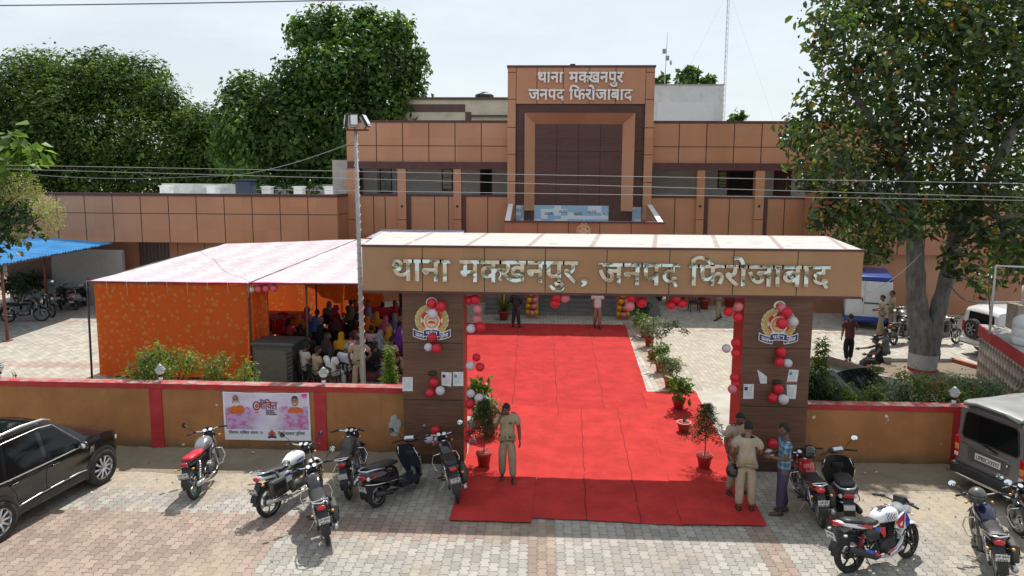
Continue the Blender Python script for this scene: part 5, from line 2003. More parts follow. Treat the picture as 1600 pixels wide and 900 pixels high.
notice('plain paper notice hanging below the orange-headed one on the right pillar', [(1229, 601), (1245, 601), (1243, 623), (1230, 623)], None, seed=7)
# ================================================================ balloons
BRED = NT('red_latex'); BRED.color((.72, .03, .06)).rough(.28); BRED.translucent((.9, .05, .08), .35); BRED = BRED.m
BPNK = NT('pink_latex'); BPNK.color((.72, .24, .27)).rough(.28); BPNK.translucent((.8, .25, .28), .25); BPNK = BPNK.m
BWHT = NT('white_latex'); BWHT.color((.68, .64, .70)).rough(.28); BWHT.translucent((.8, .75, .78), .25); BWHT = BWHT.m
BYEL = NT('yellow_latex'); BYEL.color((.75, .42, .01)).rough(.3); BYEL.translucent((.8, .5, .02), .25); BYEL = BYEL.m
BCOL = {'r': BRED, 'p': BPNK, 'w': BWHT, 'y': BYEL}
def balloon_mesh(mb, c, r_, m, ax):
  rot = V((0, 0, -1)).rotation_difference(V(ax)).to_matrix()
  def fn(p):
    k = 1 - .16 * max(0, -p.z / r_)
    return V((p.x * k, p.y * k, p.z * 1.10))
  mb.ball(c, r_, m, 18, 12, rot=rot, fn=fn)
  kn = V(c) + rot @ V((0, 0, -r_ * 1.10))
  mb.lathe([(.004, -.004), (.013, .012)], m, kn, 8, ax=rot @ V((0, 0, -1)))
def cluster(label, Y, items):
  """items: (px, py, colour, radius px)"""
  pts = [D(px, py, Y) for px, py, c, r_ in items]
  cen = sum(pts, V()) / len(pts)
  t = thing('balloon_cluster', label, 'balloons', cen, group='balloon clusters tied to the gate')
  for i, (p, (px, py, c, r_)) in enumerate(zip(pts, items)):
    b = MB()
    rr = r_ * Y / 1085
    off = V((0, -rr * (1.0 + .35 * (i % 3)), 0))
    ax = (cen + V((0, .08, 0)) - (p + off))
    balloon_mesh(b, p - cen + off, rr, BCOL[c], ax if ax.length > .01 else (0, 1, 0))
    b.build('balloon', t)
GY = GATEY - .01
cluster('two red balloons and a white one over the top of the left pillar crest', GY, [(676, 472.5, 'r', 8.2), (690, 477, 'r', 8.6), (678.5, 487.5, 'w', 8.2)])
cluster('red and white balloons below the ribbon of the left pillar crest', GY, [(676.5, 526, 'r', 7.4), (671, 540, 'w', 7), (684, 541, 'r', 7.8)])
cluster('two red balloons and a white one beside the papers of the left pillar', GY, [(679, 595.5, 'r', 7.4), (674, 610.5, 'r', 7.6), (689.5, 606.5, 'w', 7.8)])
cluster('lowest balloon bunch on the left pillar, two white one red with a small pink', GY, [(681.5, 669.5, 'r', 7.6), (672, 682, 'w', 7.8), (685, 682.5, 'w', 6), (678.5, 690.5, 'p', 4.5)])
cluster('two red balloons and a pale pink one topmost on the left inner edge', GATEY + .15, [(735, 468, 'r', 7.5), (743, 466.5, 'r', 8), (747, 480.5, 'p', 7.4)])
cluster('two whitish balloons and a red one just under the top bunch at the carpet edge', GATEY + .15, [(746, 497, 'p', 7.6), (737, 511, 'w', 7.6), (752, 508, 'r', 7.8)])
cluster('two crimson balloons and a lilac one at mid height of the left inner edge', GATEY + .15, [(745, 557, 'r', 6.8), (736, 568.5, 'w', 7.6), (751, 570, 'r', 7.4)])
cluster('two bright white balloons over a crimson one in front of the leafy pot plant', GATEY + .15, [(736, 613, 'w', 7.2), (749, 619, 'w', 7.6), (735.5, 627, 'r', 7.8)])
cluster('red and pink balloons low on the inner edge of the left pillar', GATEY + .15, [(736, 671, 'r', 7.4), (733, 682, 'r', 6.5), (739.5, 684.5, 'p', 7.2)])
cluster('red and pink balloons hanging under the beam above the porch steps', BY0 + .3, [(867, 471.5, 'r', 8.2), (882, 463, 'p', 8.2), (870, 461, 'r', 8)])
cluster('red and pink balloons hanging under the beam near the right balloon column', BY0 + .3, [(1001, 470.5, 'r', 8.6), (985, 463, 'r', 8.4), (982.5, 475.5, 'p', 7.8)])
cluster('three all-red balloons hanging under the beam', BY0 + .3, [(1047.5, 475, 'r', 7.8), (1063.5, 472, 'r', 8), (1055, 464, 'r', 7.6)])
cluster('two red balloons and a pink one at the top inner edge of the right pillar', GATEY + .1, [(1151, 478, 'p', 7.8), (1135.5, 485, 'r', 7.8), (1149, 493, 'r', 7.6)])
cluster('two red balloons and a lilac one at mid height of the right inner edge', GATEY + .1, [(1147.5, 534, 'r', 8), (1132.5, 542, 'w', 7.2), (1146, 548.5, 'r', 7.4)])
cluster('two crimson balloons over a pink one on the inner edge of the right pillar', GATEY + .1, [(1145.5, 588, 'r', 7.6), (1147, 597, 'r', 6.5), (1141, 604, 'p', 7.4)])
cluster('two white balloons and a red one low on the inner edge of the right pillar', GATEY + .1, [(1142, 667, 'w', 7.6), (1131, 672.5, 'w', 6.4), (1140, 683, 'r', 7.4)])
cluster('pink, red and white balloons covering the top of the right pillar crest', GY, [(1219.5, 480, 'p', 7), (1225, 485.5, 'r', 8.4), (1216.5, 502, 'r', 9), (1235.5, 500.5, 'w', 8.4)])
cluster('red and white balloons below the ribbon of the right pillar crest', GY, [(1218, 548, 'r', 8), (1214.5, 563, 'r', 7.8), (1226.5, 564, 'w', 7)])
cluster('two red balloons and a white one beside the papers of the right pillar', GY, [(1213.5, 605.5, 'r', 7.8), (1204, 618, 'r', 7.8), (1219, 619.5, 'w', 8.2)])
cluster('lowest balloon pair on the right pillar behind the man in the checked shirt', GY, [(1205, 690, 'r', 7.6), (1199, 704.5, 'w', 7.6)])
def garland(label, x0, x1, y0_, y1_, seed):
  g = random.Random(seed)
  a, c = D(x0, y0_, PY + .15), D(x1, y1_, PY + .15)
  cen = V(((a.x + c.x) / 2, PY + .25, 0))
  t = thing('balloon_garland', label, 'balloons', cen)
  n = 8
  ztop, zbot = 2.35, c.z + .12
  for k in range(n):
    z = zbot + (ztop - zbot) * k / (n - 1)
    for i in range(4):
      an = i * math.pi / 2 + k * .42
      b = MB()
      p = V((.17 * math.cos(an), .17 * math.sin(an) - .1, z))
      balloon_mesh(b, p, .125, BYEL if (i % 2 == 0) else (BRED if i == 1 else BPNK), -V((math.cos(an), math.sin(an), .01)))
      b.build('balloon', t)
garland('spiral garland of yellow and red balloons round the left porch column', 822, 841, 459, 492, 1)
garland('spiral garland of yellow and red balloons round the right porch column', 962, 986, 459, 495, 2)
# ================================================================ chairs
CHB = mat('black_chair_plastic', (.018, .018, .02), .35, var=.1)
CHR = mat('red_chair_plastic', (.55, .02, .02), .35, var=.1)
GCH = 'plastic chairs under the marquee'
def chair(loc, rz, m, label, group=GCH):
  t = thing('plastic_chair', label, 'chair', loc, rz, group)
  b = MB()
  b.box((0, 0, .44), (.44, .42, .03), m, bev=.012)
  b.build('seat', t)
  b = MB()
  def fn(u, v):
    a = (u - .5) * 1.5
    top = .84 - .06 * abs(u - .5) * 2
    return V((.24 * math.sin(a) / math.sin(.75), -.20 - .06 * v - .05 * math.cos(a) + .05, .46 + (top - .46) * v))
  nu, nv = 8, 5
  vs = [fn(i / nu, j / nv) for j in range(nv + 1) for i in range(nu + 1)]
  vs2 = [p + V((0, -.014, 0)) for p in vs]
  fs = []
  for j in range(nv):
    for i in range(nu):
      if 1 <= j <= 3 and i % 2 == 1:
        continue
      fs.append((j * (nu + 1) + i, j * (nu + 1) + i + 1, (j + 1) * (nu + 1) + i + 1, (j + 1) * (nu + 1) + i))
  b.add(vs, fs, m)
  b.add(vs2, fs, m)
  b.build('backrest', t, fix=False)
  for sx in (-1, 1):
    b = MB()
    b.tube([(sx * .23, .16, .44), (sx * .25, .14, .62), (sx * .25, -.05, .66), (sx * .23, -.22, .64)], .017, m, 6)
    b.build('armrest', t)
    for sy in (-1, 1):
      b = MB()
      b.tube([(sx * .19, sy * .17, .43), (sx * .24, sy * .23, 0)], [.024, .017], m, 6)
      b.build('leg', t)
  return t
q = G(1084, 487)
ch = chair(q, R(180), CHB, 'black plastic armchair standing empty in the far shade under the beam', None)
# ================================================================ cables overhead
CAB = mat('cable_grey', (.20, .20, .21), .6, var=0)
CABL = mat('cable_light', (.34, .34, .34), .5, var=0)
def cable(label, p0, p1, sag, r_, m=CAB, n=40):
  b = MB()
  P0, P1 = V(p0), V(p1)
  pts = [P0.lerp(P1, i / n) - V((0, 0, sag * 4 * (i / n) * (1 - i / n))) for i in range(n + 1)]
  b.tube(pts, r_, m, 5)
  return tag(b.build('overhead_cable'), label, 'cable')
cable('thin dark cable crossing the sky at the very top left', D(-60, 9, 12), D(700, -4, 12.4), .02, .012)
cable('upper one of the pale cables crossing in front of the tower', D(10, 258, 11), D(1660, 288, 11.6), .0, .0042, CABL)
cable('middle one of the pale cables crossing in front of the tower', D(10, 264, 11.1), D(1660, 310, 11.7), .0, .0042, CABL)
cable('lowest pale cable passing just above the porch coping', D(400, 296, 11.2), D(1660, 314, 11.8), .0, .0042, CABL)
cable('dark cable from the floodlight pole to the far left', D(552, 222, 18.6), D(330, 275, 30), .25, .012)
cable('dark wire sagging over the roof edge of the left wing', D(330, 275, 30), D(-40, 262, 36), .3, .012)
cable('thin wire from the gate beam up into the fig tree', D(1346, 462, 16), D(1440, 395, 20.5), .15, .01, CABL)
# ================================================================ tiled tank wall on the right
def tiles():
  n = NT('mosaic_tile')
  x, y, z = n.coord()
  s_ = .115
  u = (y * .72 + x * .72) / s_ * 1.0
  a = ((u + z / s_) * .5); c_ = ((u - z / s_) * .5)
  ia, ic = a.fl(), c_.fl()
  k = (ia + ic * 2.0).mod(3.0)
  r_ = n.white(n.vec(ia, ic))
  col = n.mix(k.lt(.5), (.46, .41, .36), (.11, .075, .06))
  col = n.mix(k.gt(1.5), col, (.30, .25, .21))
  j = (a.fr() - .5).ab().gt(.46).mx((c_.fr() - .5).ab().gt(.46))
  col = n.mix(j * .8, n.scale(col, r_ * .5 + .75), (.18, .16, .15))
  n.color(col).rough(.4)
  return n.m
TILE = tiles()
A0, A1 = D(1524, 600, 21.6), D(1612, 640, 17.2)
t = thing('tank_platform', 'low wall faced in brown and cream mosaic tile with a red band on top', 'wall', (A0.x, A0.y, 0))
d = V((A1.x - A0.x, A1.y - A0.y, 0)); nn = V((-d.y, d.x, 0)).normalized()
nn = -nn if nn.x < 0 else nn
zt_ = D(1524, 524, A0.y).z
def slab(mb, z0, z1, o0, o1, m):
  p = [nn * o0, d + nn * o0, d + nn * o1, nn * o1]
  mb.add([(q.x, q.y, z0) for q in p] + [(q.x, q.y, z1) for q in p], [(0, 3, 2, 1), (4, 5, 6, 7), (0, 1, 5, 4), (1, 2, 6, 5), (2, 3, 7, 6), (3, 0, 4, 7)], m)
b = MB(); slab(b, 0, zt_, 0, 2.2, TILE); b.build('tiled_wall', t)
b = MB(); slab(b, zt_ + .001, zt_ + .34, -.06, 2.3, REDP); b.build('red_band', t)
b = MB(); slab(b, zt_ + .342, zt_ + .36, -.03, 2.2, GREYW); b.build('top_slab', t)
PT = zt_ + .36
b = MB()
pz = D(1556, 415, 20.2)
b0 = V((pz.x, 20.2, PT)) - V((A0.x, A0.y, 0))
PIPE = mat('white_pipe', (.62, .63, .63), .45, var=.08)
b.tube([b0, b0 + V((0, 0, pz.z - PT)), b0 + V((1.6, -.4, pz.z - PT - .02))], .035, PIPE, 8)
q2 = D(1583, 508, 19.2); b1 = V((q2.x, 19.2, PT)) - V((A0.x, A0.y, 0))
b.tube([b1, b1 + V((0, 0, .62)), b1 + V((1.2, -.3, .6))], .025, PIPE, 8)
b.tube([b1 + V((-.05, -.25, -.8)), b1 + V((-.05, -.25, .1)), b1 + V((.4, -.3, .12))], .022, PIPE, 8)
b.build('pipe', t)
q = D(1597, 522, 18.9)
t2 = thing('water_tank', 'white round water tank standing on the tiled platform at the right edge', 'water tank', (q.x + .25, 18.9, PT))
b = MB(); b.lathe([(.40, 0), (.45, .04), (.45, .2), (.43, .23), (.45, .26), (.45, .44), (.43, .47), (.45, .5), (.44, .68), (.3, .8), (.16, .83)], mat('white_tank', (.66, .68, .69), .45, var=.06), n=24); b.build('tank_body', t2)
b = MB(); b.lathe([(.17, .83), (.17, .9), (.02, .91)], BLACKP, n=16); b.build('lid', t2)
t2 = thing('concrete_pillar', 'rough concrete stub with pale cap behind the white water tank', 'pillar', (D(1592, 500, 20.8).x + .2, 20.8, PT - .3))
b = MB(); b.bx(-.25, .45, 0, .5, 0, 1.05, mat('tan_plaster', (.30, .25, .20), .9, var=.15)); b.build('shaft', t2)
b = MB(); b.lathe([(.22, 1.06), (.22, 1.6), (.05, 1.7)], PIPE, (.2, .2, 0), 14); b.build('cap', t2)
# planter kerb round the fig tree
t = thing('tree_planter', 'low whitewashed and red kerb ring round the foot of the fig tree', 'planter', TB)
b = MB()
pts = [(-2.1, -.9), (-1.3, .95), (1.6, 1.1), (2.3, -.8), (.6, -1.9), (-1.2, -1.8)]
for i in range(6):
  a, c = V((*pts[i], 0)), V((*pts[(i + 1) % 6], 0))
  m_d = (c - a); L = m_d.length; mid = (a + c) / 2
  b.box((mid.x, mid.y, .17), (L + .12, .14, .34), GREYW if i % 2 else mat('kerb_red', (.35, .09, .06), .8, var=.2), rz=math.atan2(m_d.y, m_d.x))
b.build('kerb', t)
b = MB()
b.add([(x, y, .22) for x, y in pts], [(0, 1, 2, 3, 4, 5)], SOIL)
b.build('bed', t)
# ================================================================ two-wheelers
BLACKM = mat('black_gloss_paint', (.010, .010, .012), .14, var=0, coat=.6)
SEATM = mat('black_seat_vinyl', (.02, .02, .021), .5, var=.2, sc=12)
ENG = mat('engine_alloy', (.16, .16, .16), .45, .6, var=.2, sc=20)
ENGB = mat('engine_black', (.03, .03, .03), .5, .3, var=.2, sc=20)
ALLOY = mat('alloy_rim', (.34, .34, .34), .35, .8, var=.1)
BLKRIM = mat('black_rim', (.03, .03, .032), .4, .3, var=.1)
REDL = mat('red_lens', (.45, .008, .012), .12, var=0, coat=.5)
AMBL = mat('amber_lens', (.60, .28, .06), .15, var=0)
CLRL = mat('clear_lens', (.62, .64, .66), .08, var=0)
MIRF = mat('mirror_glass', (.88, .90, .92), .02, 1.0, var=0)
PLATE = mat('number_plate', (.66, .67, .66), .5, var=.05)
DUSTB = mat('dusty_black', (.045, .042, .038), .65, var=.4, sc=9, dirt=(.14, .12, .09))
RAWH = mat('white_panel', (.72, .73, .74), .2, var=.02, coat=.5)
BLUG = mat('blue_graphic', (.02, .06, .42), .22, var=0, coat=.4)
REDG = mat('red_graphic', (.52, .012, .02), .2, var=0, coat=.5)
GBIKE = 'motorcycles parked in front of the wall'
def plate(parent, c, w_, h, lines, tilt, name='number_plate', face=-1):
  """plate facing -x (backwards)"""
  b = MB()
  A = MX.Translation(c) @ MX.Rotation(tilt, 4, 'Y')
  b.T = A
  b.box((0, 0, 0), (.006, w_, h), PLATE, bev=.002)
  for s_ in (-1, 1):
    b.box((-.002, 0, s_ * (h / 2 - .004)), (.006, w_, .006), INK)
    b.box((-.002, s_ * (w_ / 2 - .004), 0), (.006, .006, h - .016), INK)
  p = b.build(name, parent)
  if lines:
    b = MB()
    b.T = A
    for i, tx in enumerate(lines):
      vs, fs = word([tx], .002, .012, 2)
      a, c2 = min(v[0] for v in vs), max(v[0] for v in vs)
      lh = h / len(lines) * .58
      z0 = h / 2 - h / len(lines) * (i + .82)
      sc = lh / .73
      wd = min((c2 - a) * sc, w_ * .86)
      b.add([V((-.0045 - v[2], (wd / 2 - (v[0] - a) / (c2 - a) * wd), z0 + v[1] * sc)) for v in vs], fs, INK)
    b.build('lettering', p, fix=False)
  return p
def wheel(parent, c, R_, tw, rimm, spokes, steer=0.0, wire=False, ring=None):
  """wheel in the x-z plane, axle along y"""
  w_ = bpy.data.objects.new('wheel', None)
  COL.objects.link(w_)
  w_.parent = parent
  w_.location = c
  w_.rotation_euler = (0, 0, steer)
  b = MB()
  b.torus((0, 0, 0), R_ - tw * .9, tw, RUBBER, (0, 1, 0), 34, 10, .82)
  b.build('tyre', w_)
  b = MB()
  ri = R_ - tw * 1.75
  for r0, r1, hw in ((ri, ri + .022, .034),):
    b.lathe([(r0, -hw), (r1, -hw), (r1 - .008, 0), (r1, hw), (r0, hw), (r0, -hw)], ring or rimm, ax=(0, 1, 0), n=30, cap=False)
  b.lathe([(.001, -.055), (.05, -.05), (.055, 0), (.05, .05), (.001, .055)], rimm, ax=(0, 1, 0), n=14, cap=False)
  b.lathe([(.03, .04), (.115, .042), (.115, .047), (.03, .049)], STEEL, ax=(0, 1, 0), n=18)
  if wire:
    for k in range(18):
      a = 2 * math.pi * k / 18
      for s_ in (-1, 1):
        b.cyl((.045 * math.cos(a), s_ * .045, .045 * math.sin(a)), (ri * math.cos(a + s_ * .25), 0, ri * math.sin(a + s_ * .25)), .0035, STEEL, n=4)
  else:
    for k in range(spokes):
      a = 2 * math.pi * k / spokes + .3
      b.tube([(.04 * math.cos(a), 0, .04 * math.sin(a)), (ri * .6 * math.cos(a + .12), 0, ri * .6 * math.sin(a + .12)), ((ri + .004) * math.cos(a), 0, (ri + .004) * math.sin(a))], [.024, .016, .018], rimm, 6)
  b.build('rim', w_)
  return w_
def loft(mb, secs, m, n=14, p=2.4, cap=True):
  """rounded body through sections (x, z, half width, half height): super-ellipses in the y-z plane"""
  vs, fs = [], []
  for x, z, a, h in secs:
    for k in range(n):
      t = 2 * math.pi * k / n
      c, s_ = math.cos(t), math.sin(t)
      vs.append((x, a * math.copysign(abs(c) ** (2 / p), c), z + h * math.copysign(abs(s_) ** (2 / p), s_)))
  for i in range(len(secs) - 1):
    for k in range(n):
      k2 = (k + 1) % n
      fs.append((i * n + k, i * n + k2, (i + 1) * n + k2, (i + 1) * n + k))
  if cap:
    fs.append(tuple(range(n - 1, -1, -1)))
    fs.append(tuple((len(secs) - 1) * n + k for k in range(n)))
  mb.add(vs, fs, m, True)
def arc_fender(mb, c, R_, w_, a0, a1, m, n=12):
  """mudguard strip over a wheel, angles in degrees in the x-z plane"""
  vs, fs = [], []
  for i in range(n + 1):
    a = R(a0 + (a1 - a0) * i / n)
    for y, rr in ((-w_, R_ - .03), (-w_ * .6, R_), (0, R_ + .008), (w_ * .6, R_), (w_, R_ - .03)):
      vs.append((c[0] + rr * math.cos(a), y, c[2] + rr * math.sin(a)))
  for i in range(n):
    for k in range(4):
      fs.append((i * 5 + k, i * 5 + k + 1, (i + 1) * 5 + k + 1, (i + 1) * 5 + k))
  mb.add(vs, fs, m, True)
  mb.add([(v[0], v[1], v[2] - .004) for v in vs], fs, m, True)
def mirror(parent, base, tip, r_, face, tilt=0.0, name='mirror'):
  b = MB()
  b.tube([base, ((base[0] + tip[0]) / 2 + .03, (base[1] + tip[1]) / 2, (base[2] + tip[2]) / 2), tip], .007, BLACKP, 6)
  fx = V(face).normalized()
  rot = V((0, 0, 1)).rotation_difference(fx).to_matrix()
  b.ball(tip, (r_ * .95, r_ * 1.25 if abs(fx.y) < .9 else r_, .022), BLACKP, 16, 6, rot=rot)
  mo = b.build(name, parent)
  b = MB()
  b.lathe([(.001, 0), (r_ * .82, -.001)], MIRF, (0, 0, 0), 18, cap=False)
  A = MX.Translation(V(tip) + fx * .0235) @ rot.to_4x4() @ MX.Diagonal((1, 1.3, 1, 1))
  b.v = [tuple(A @ V(p)) for p in b.v]
  b.build('mirror_face', mo)
  return mo
def motorcycle(label, pos, heading, tank=BLACKM, tail=None, side=None, seat=SEATM, fender=None, lines=None, rimm=None, wire=False, mirrors=(1, 1), lean=8, steer=.25,
       rack=True, guard=True, bag=False, saree=False, ring=None, race=False, detail=True, cowl=None, group=GBIKE, mirt=None, name='motorcycle'):
  tail = tail or tank
  side = side or tank
  fender = fender or tank
  cowl = cowl or BLACKP
  rimm = rimm or ALLOY
  t = thing(name, label, 'motorcycle', pos, heading, group)
  t.rotation_euler = (R(-lean), 0, heading)
  t.rotation_mode = 'XYZ'
  FW, RW_ = (.66, 0, .30), (-.62, 0, .30)
  # steering assembly turned about the head
  HX, HZ = .40, .92
  st_ = MX.Translation((HX + .04, 0, .6)) @ MX.Rotation(steer, 4, 'Z') @ MX.Translation((-HX - .04, 0, -.6))
  rot = lambda p: tuple(st_ @ V(p))
  wheel(t, RW_, .305, .056 if race else .048, rimm, 6 if not race else 5, 0, wire, ring)
  wheel(t, rot(FW), .30, .045, rimm, 6 if not race else 5, steer, wire, ring)
  b = MB(); b.T = st_
  for s_ in (-1, 1):
    b.cyl((FW[0], s_ * .085, FW[2]), (HX + .12, s_ * .085, .74), .027, ENG if not race else ENGB, n=9)
    b.cyl((HX + .14, s_ * .085, .68), (HX + .03, s_ * .085, .98), .018, CHROME, n=8)
  b.cyl((FW[0], -.1, .3), (FW[0], .1, .3), .02, STEEL, n=8)
  b.build('fork', t)
  b = MB(); b.T = st_
  arc_fender(b, FW, .335, .062, 28, 160, fender)
  b.build('front_mudguard', t)
  b = MB(); b.T = st_
  b.tube([(.33, .36, 1.04), (.38, .24, 1.05), (.43, .08, 1.00), (.43, -.08, 1.00), (.38, -.24, 1.05), (.33, -.36, 1.04)], .012, CHROME if not race else BLACKP, 7)
  hb = b.build('handlebar', t)
  b = MB(); b.T = st_
  for s_ in (-1, 1):
    b.cyl((.36, s_ * .27, 1.045), (.325, s_ * .39, 1.036), .019, RUBBER, n=9)
    b.box((.38, s_ * .245, 1.05), (.06, .06, .045), BLACKP, bev=.01)
    b.tube([(.41, s_ * .24, 1.045), (.40, s_ * .30, 1.03), (.385, s_ * .38, 1.025)], .007, STEEL, 5)
  b.build('grip', hb)
  # headlamp and cowl
  b = MB(); b.T = st_
  if race:
    loft(b, [(.40, .93, .10, .07), (.50, .91, .13, .12), (.60, .87, .11, .11), (.67, .83, .05, .06)], RAWH, 14)
    b.prism([(.42, .98), (.62, .96), (.50, 1.09), (.42, 1.10)], BLACKP, lambda x, z: V((x, -.09, z)), lambda x, z: V((x, .09, z)))
  else:
    loft(b, [(.42, .93, .09, .06), (.50, .90, .125, .115), (.58, .87, .12, .115), (.625, .85, .085, .085)], cowl, 16)
    b.prism([(.47, .99), (.58, .95), (.50, 1.06), (.45, 1.07)], BLACKP, lambda x, z: V((x, -.085, z)), lambda x, z: V((x, .085, z)))
  cw = b.build('headlamp_cowl', t)
  b = MB(); b.T = st_
  b.ball((.605 if not race else .64, 0, .855), (.05, .085, .075), CLRL, 14, 8)
  b.build('headlamp', cw)
  b = MB(); b.T = st_
  for s_ in (-1, 1):
    if race:
      b.box((.44, s_ * .045, 1.005), (.05, .08, .05), BLACKP, bev=.01)
    else:
      b.lathe([(.046, 0), (.05, .045), (.046, .055)], BLACKP, (.435, s_ * .058, .985), 14, ax=(-.55, 0, .83))
      b.lathe([(.001, .056), (.041, .0565)], CLRL, (.435, s_ * .058, .985), 14, ax=(-.55, 0, .83), cap=False)
  b.build('instrument_dial', t)
  for s_ in (-1, 1):
    if mirrors[0 if s_ > 0 else 1]:
      tip = (.38, s_ * (.42 if not race else .36), 1.24)
      mo = mirror(t, rot((.385, s_ * .25, 1.05)), rot(tip), .055, mirt or (-1, 0, .25))
  for s_ in (-1, 1):
    b = MB(); b.T = st_
    b.cyl((.5, s_ * .10, .86), (.48, s_ * .19, .85), .008, BLACKP, n=5)
    b.ball((.47, s_ * .20, .85), (.035, .024, .022), AMBL if not race else CLRL, 10, 6)
    b.build('front_indicator', t)
  # tank
  b = MB()
  loft(b, [(.36, .80, .06, .05), (.31, .83, .115, .105), (.20, .855, .150 if not race else .165, .125), (.06, .85, .150 if not race else .155, .115), (-.08, .815, .115, .085), (-.16, .79, .08, .05)], tank, 18, 2.6)
  if race:
    for s_ in (-1, 1):
      b.prism([(.40, .92), (.22, .80), (.18, .66), (.40, .62), (.50, .74)], RAWH, lambda x, z: V((x, s_ * .135, z)), lambda x, z: V((x, s_ * .165, z)))
  tk = b.build('fuel_tank', t)
  b = MB()
  b.cyl((.17, 0, .975), (.17, 0, .986), .038, CHROME, n=14)
  b.build('filler_cap', tk)
  if race:
    b = MB()
    for s_ in (-1, 1):
      def sd_(x, z, o_=.158, k=1):
        yy = .162 * max(0.2, 1 - ((z - .855) / .128) ** 2) ** .42 if z > .74 else .15
        return V((x, s_ * (yy + .004), z))
      for i in range(7):
        for j in range(5):
          if (i + j) % 2:
            continue
          x0, z0 = .0 + i * .027, .785 + j * .03 - i * .004
          b.add([sd_(x0, z0), sd_(x0 + .022, z0), sd_(x0 + .022, z0 + .026), sd_(x0, z0 + .026)], [(0, 1, 2, 3)], BLUG if i < 4 else REDG)
      f = lambda pts, m, o_: b.add([V((x, s_ * o_, z)) for x, z in pts], [tuple(range(len(pts)))], m)
      f([(.18, .76), (.39, .905), (.37, .74), (.35, .63), (.25, .655)], REDG, .1675)
      f([(.41, .905), (.49, .745), (.405, .63), (.385, .75)], BLUG, .168)
      f([(.24, .805), (.40, .915), (.385, .88), (.25, .785)], BLUG, .1682)
      f([(.27, .72), (.33, .76), (.32, .69), (.285, .68)], RAWH, .1690)
    b.prism([(-.02, .99), (.12, .995), (.12, .985), (-.02, .98)], BLACKP, lambda x, z: V((x, -.04, z - .012)), lambda x, z: V((x, .04, z - .012)))
    b.build('graphics', tk, fix=False)
  elif tank is not BLACKM and detail:
    b = MB()
    for s_ in (-1, 1):
      b.add([V((x, s_ * .1525, z)) for x, z in ((.02, .80), (.20, .82), (.24, .86), (.06, .835))], [(0, 1, 2, 3)], BLUG if tank is RAWH else CHROME)
    b.build('graphics', tk, fix=False)
  # seat
  b = MB()
  if race:
    loft(b, [(-.10, .79, .10, .04), (-.2, .775, .135, .045), (-.38, .785, .13, .045), (-.44, .82, .115, .045), (-.62, .855, .105, .04), (-.78, .875, .07, .03)], seat, 14, 3)
  else:
    loft(b, [(-.10, .80, .085, .03), (-.18, .795, .12, .05), (-.34, .79, .135, .05), (-.46, .82, .135, .05), (-.64, .83, .125, .05), (-.74, .835, .09, .035)], seat, 14, 3)
  b.build('seat', t)
  # tail
  b = MB()
  if race:
    loft(b, [(-.26, .73, .12, .06), (-.45, .755, .125, .055), (-.65, .80, .11, .05), (-.84, .85, .07, .035), (-.92, .875, .035, .018)], RAWH, 14)
  else:
    loft(b, [(-.14, .66, .12, .08), (-.3, .68, .125, .085), (-.5, .73, .12, .06), (-.68, .765, .105, .05), (-.82, .79, .075, .04)], tail, 14)
  tl = b.build('tail_cowl', t)
  if race:
    b = MB()
    for s_ in (-1, 1):
      f = lambda pts, m, o_: b.add([V((x, s_ * o_, z)) for x, z in pts], [tuple(range(len(pts)))], m)
      f([(-.28, .70), (-.28, .77), (-.42, .80), (-.60, .815), (-.56, .80), (-.40, .74)], REDG, .1285)
      f([(-.44, .79), (-.56, .815), (-.58, .808), (-.46, .775)], BLUG, .129)
      f([(-.80, .835), (-.92, .88), (-.93, .87), (-.86, .82)], REDG, .078)
    b.build('graphics', tl, fix=False)
  b = MB()
  b.ball((-.845 if not race else -.90, 0, .785 if not race else .85), (.035, .08, .045), REDL, 12, 8)
  b.build('tail_lamp', t)
  # side panels
  for s_ in (-1, 1):
    b = MB()
    pts = [(-.10, .70), (-.38, .70), (-.42, .60), (-.30, .50), (-.12, .52)]
    b.prism(pts, side if not race else BLACKM, lambda x, z: V((x, s_ * .085, z)), lambda x, z: V((x, s_ * .125, z)))
    sp = b.build('side_panel', t)
    if race:
      b = MB()
      b.add([V((x, s_ * .13, z)) for x, z in ((-.10, .705), (-.22, .73), (-.20, .66), (-.11, .64))], [(0, 1, 2, 3)], BLUG)
      b.add([V((x, s_ * .1305, z)) for x, z in ((.0, .70), (-.10, .705), (-.11, .64), (-.03, .52), (.01, .55))], [(0, 1, 2, 3, 4)], REDG)
      b.build('graphics', sp, fix=False)
    elif side is RAWH:
      b = MB()
      b.add([V((x, s_ * .127, z)) for x, z in ((-.13, .68), (-.34, .66), (-.30, .62), (-.14, .62))], [(0, 1, 2, 3)], BLUG)
      b.build('graphics', sp, fix=False)
  # engine
  b = MB()
  E_ = ENGB if race else ENG
  b.box((.06, 0, .38), (.34, .26, .22), E_, bev=.05)
  b.lathe([(.10, -.16), (.105, -.12), (.105, .12), (.10, .16)], E_, (-.02, 0, .38), 18, ax=(0, 1, 0))
  for k in range(6):
    b.box((.15 + .012 * k, 0, .50 + .035 * k), (.17, .20, .014), E_, bev=.004)
  b.box((.18, 0, .59), (.12, .15, .24), ENGB)
  b.box((.24, 0, .72), (.12, .13, .07), E_, bev=.02)
  b.build('engine', t)
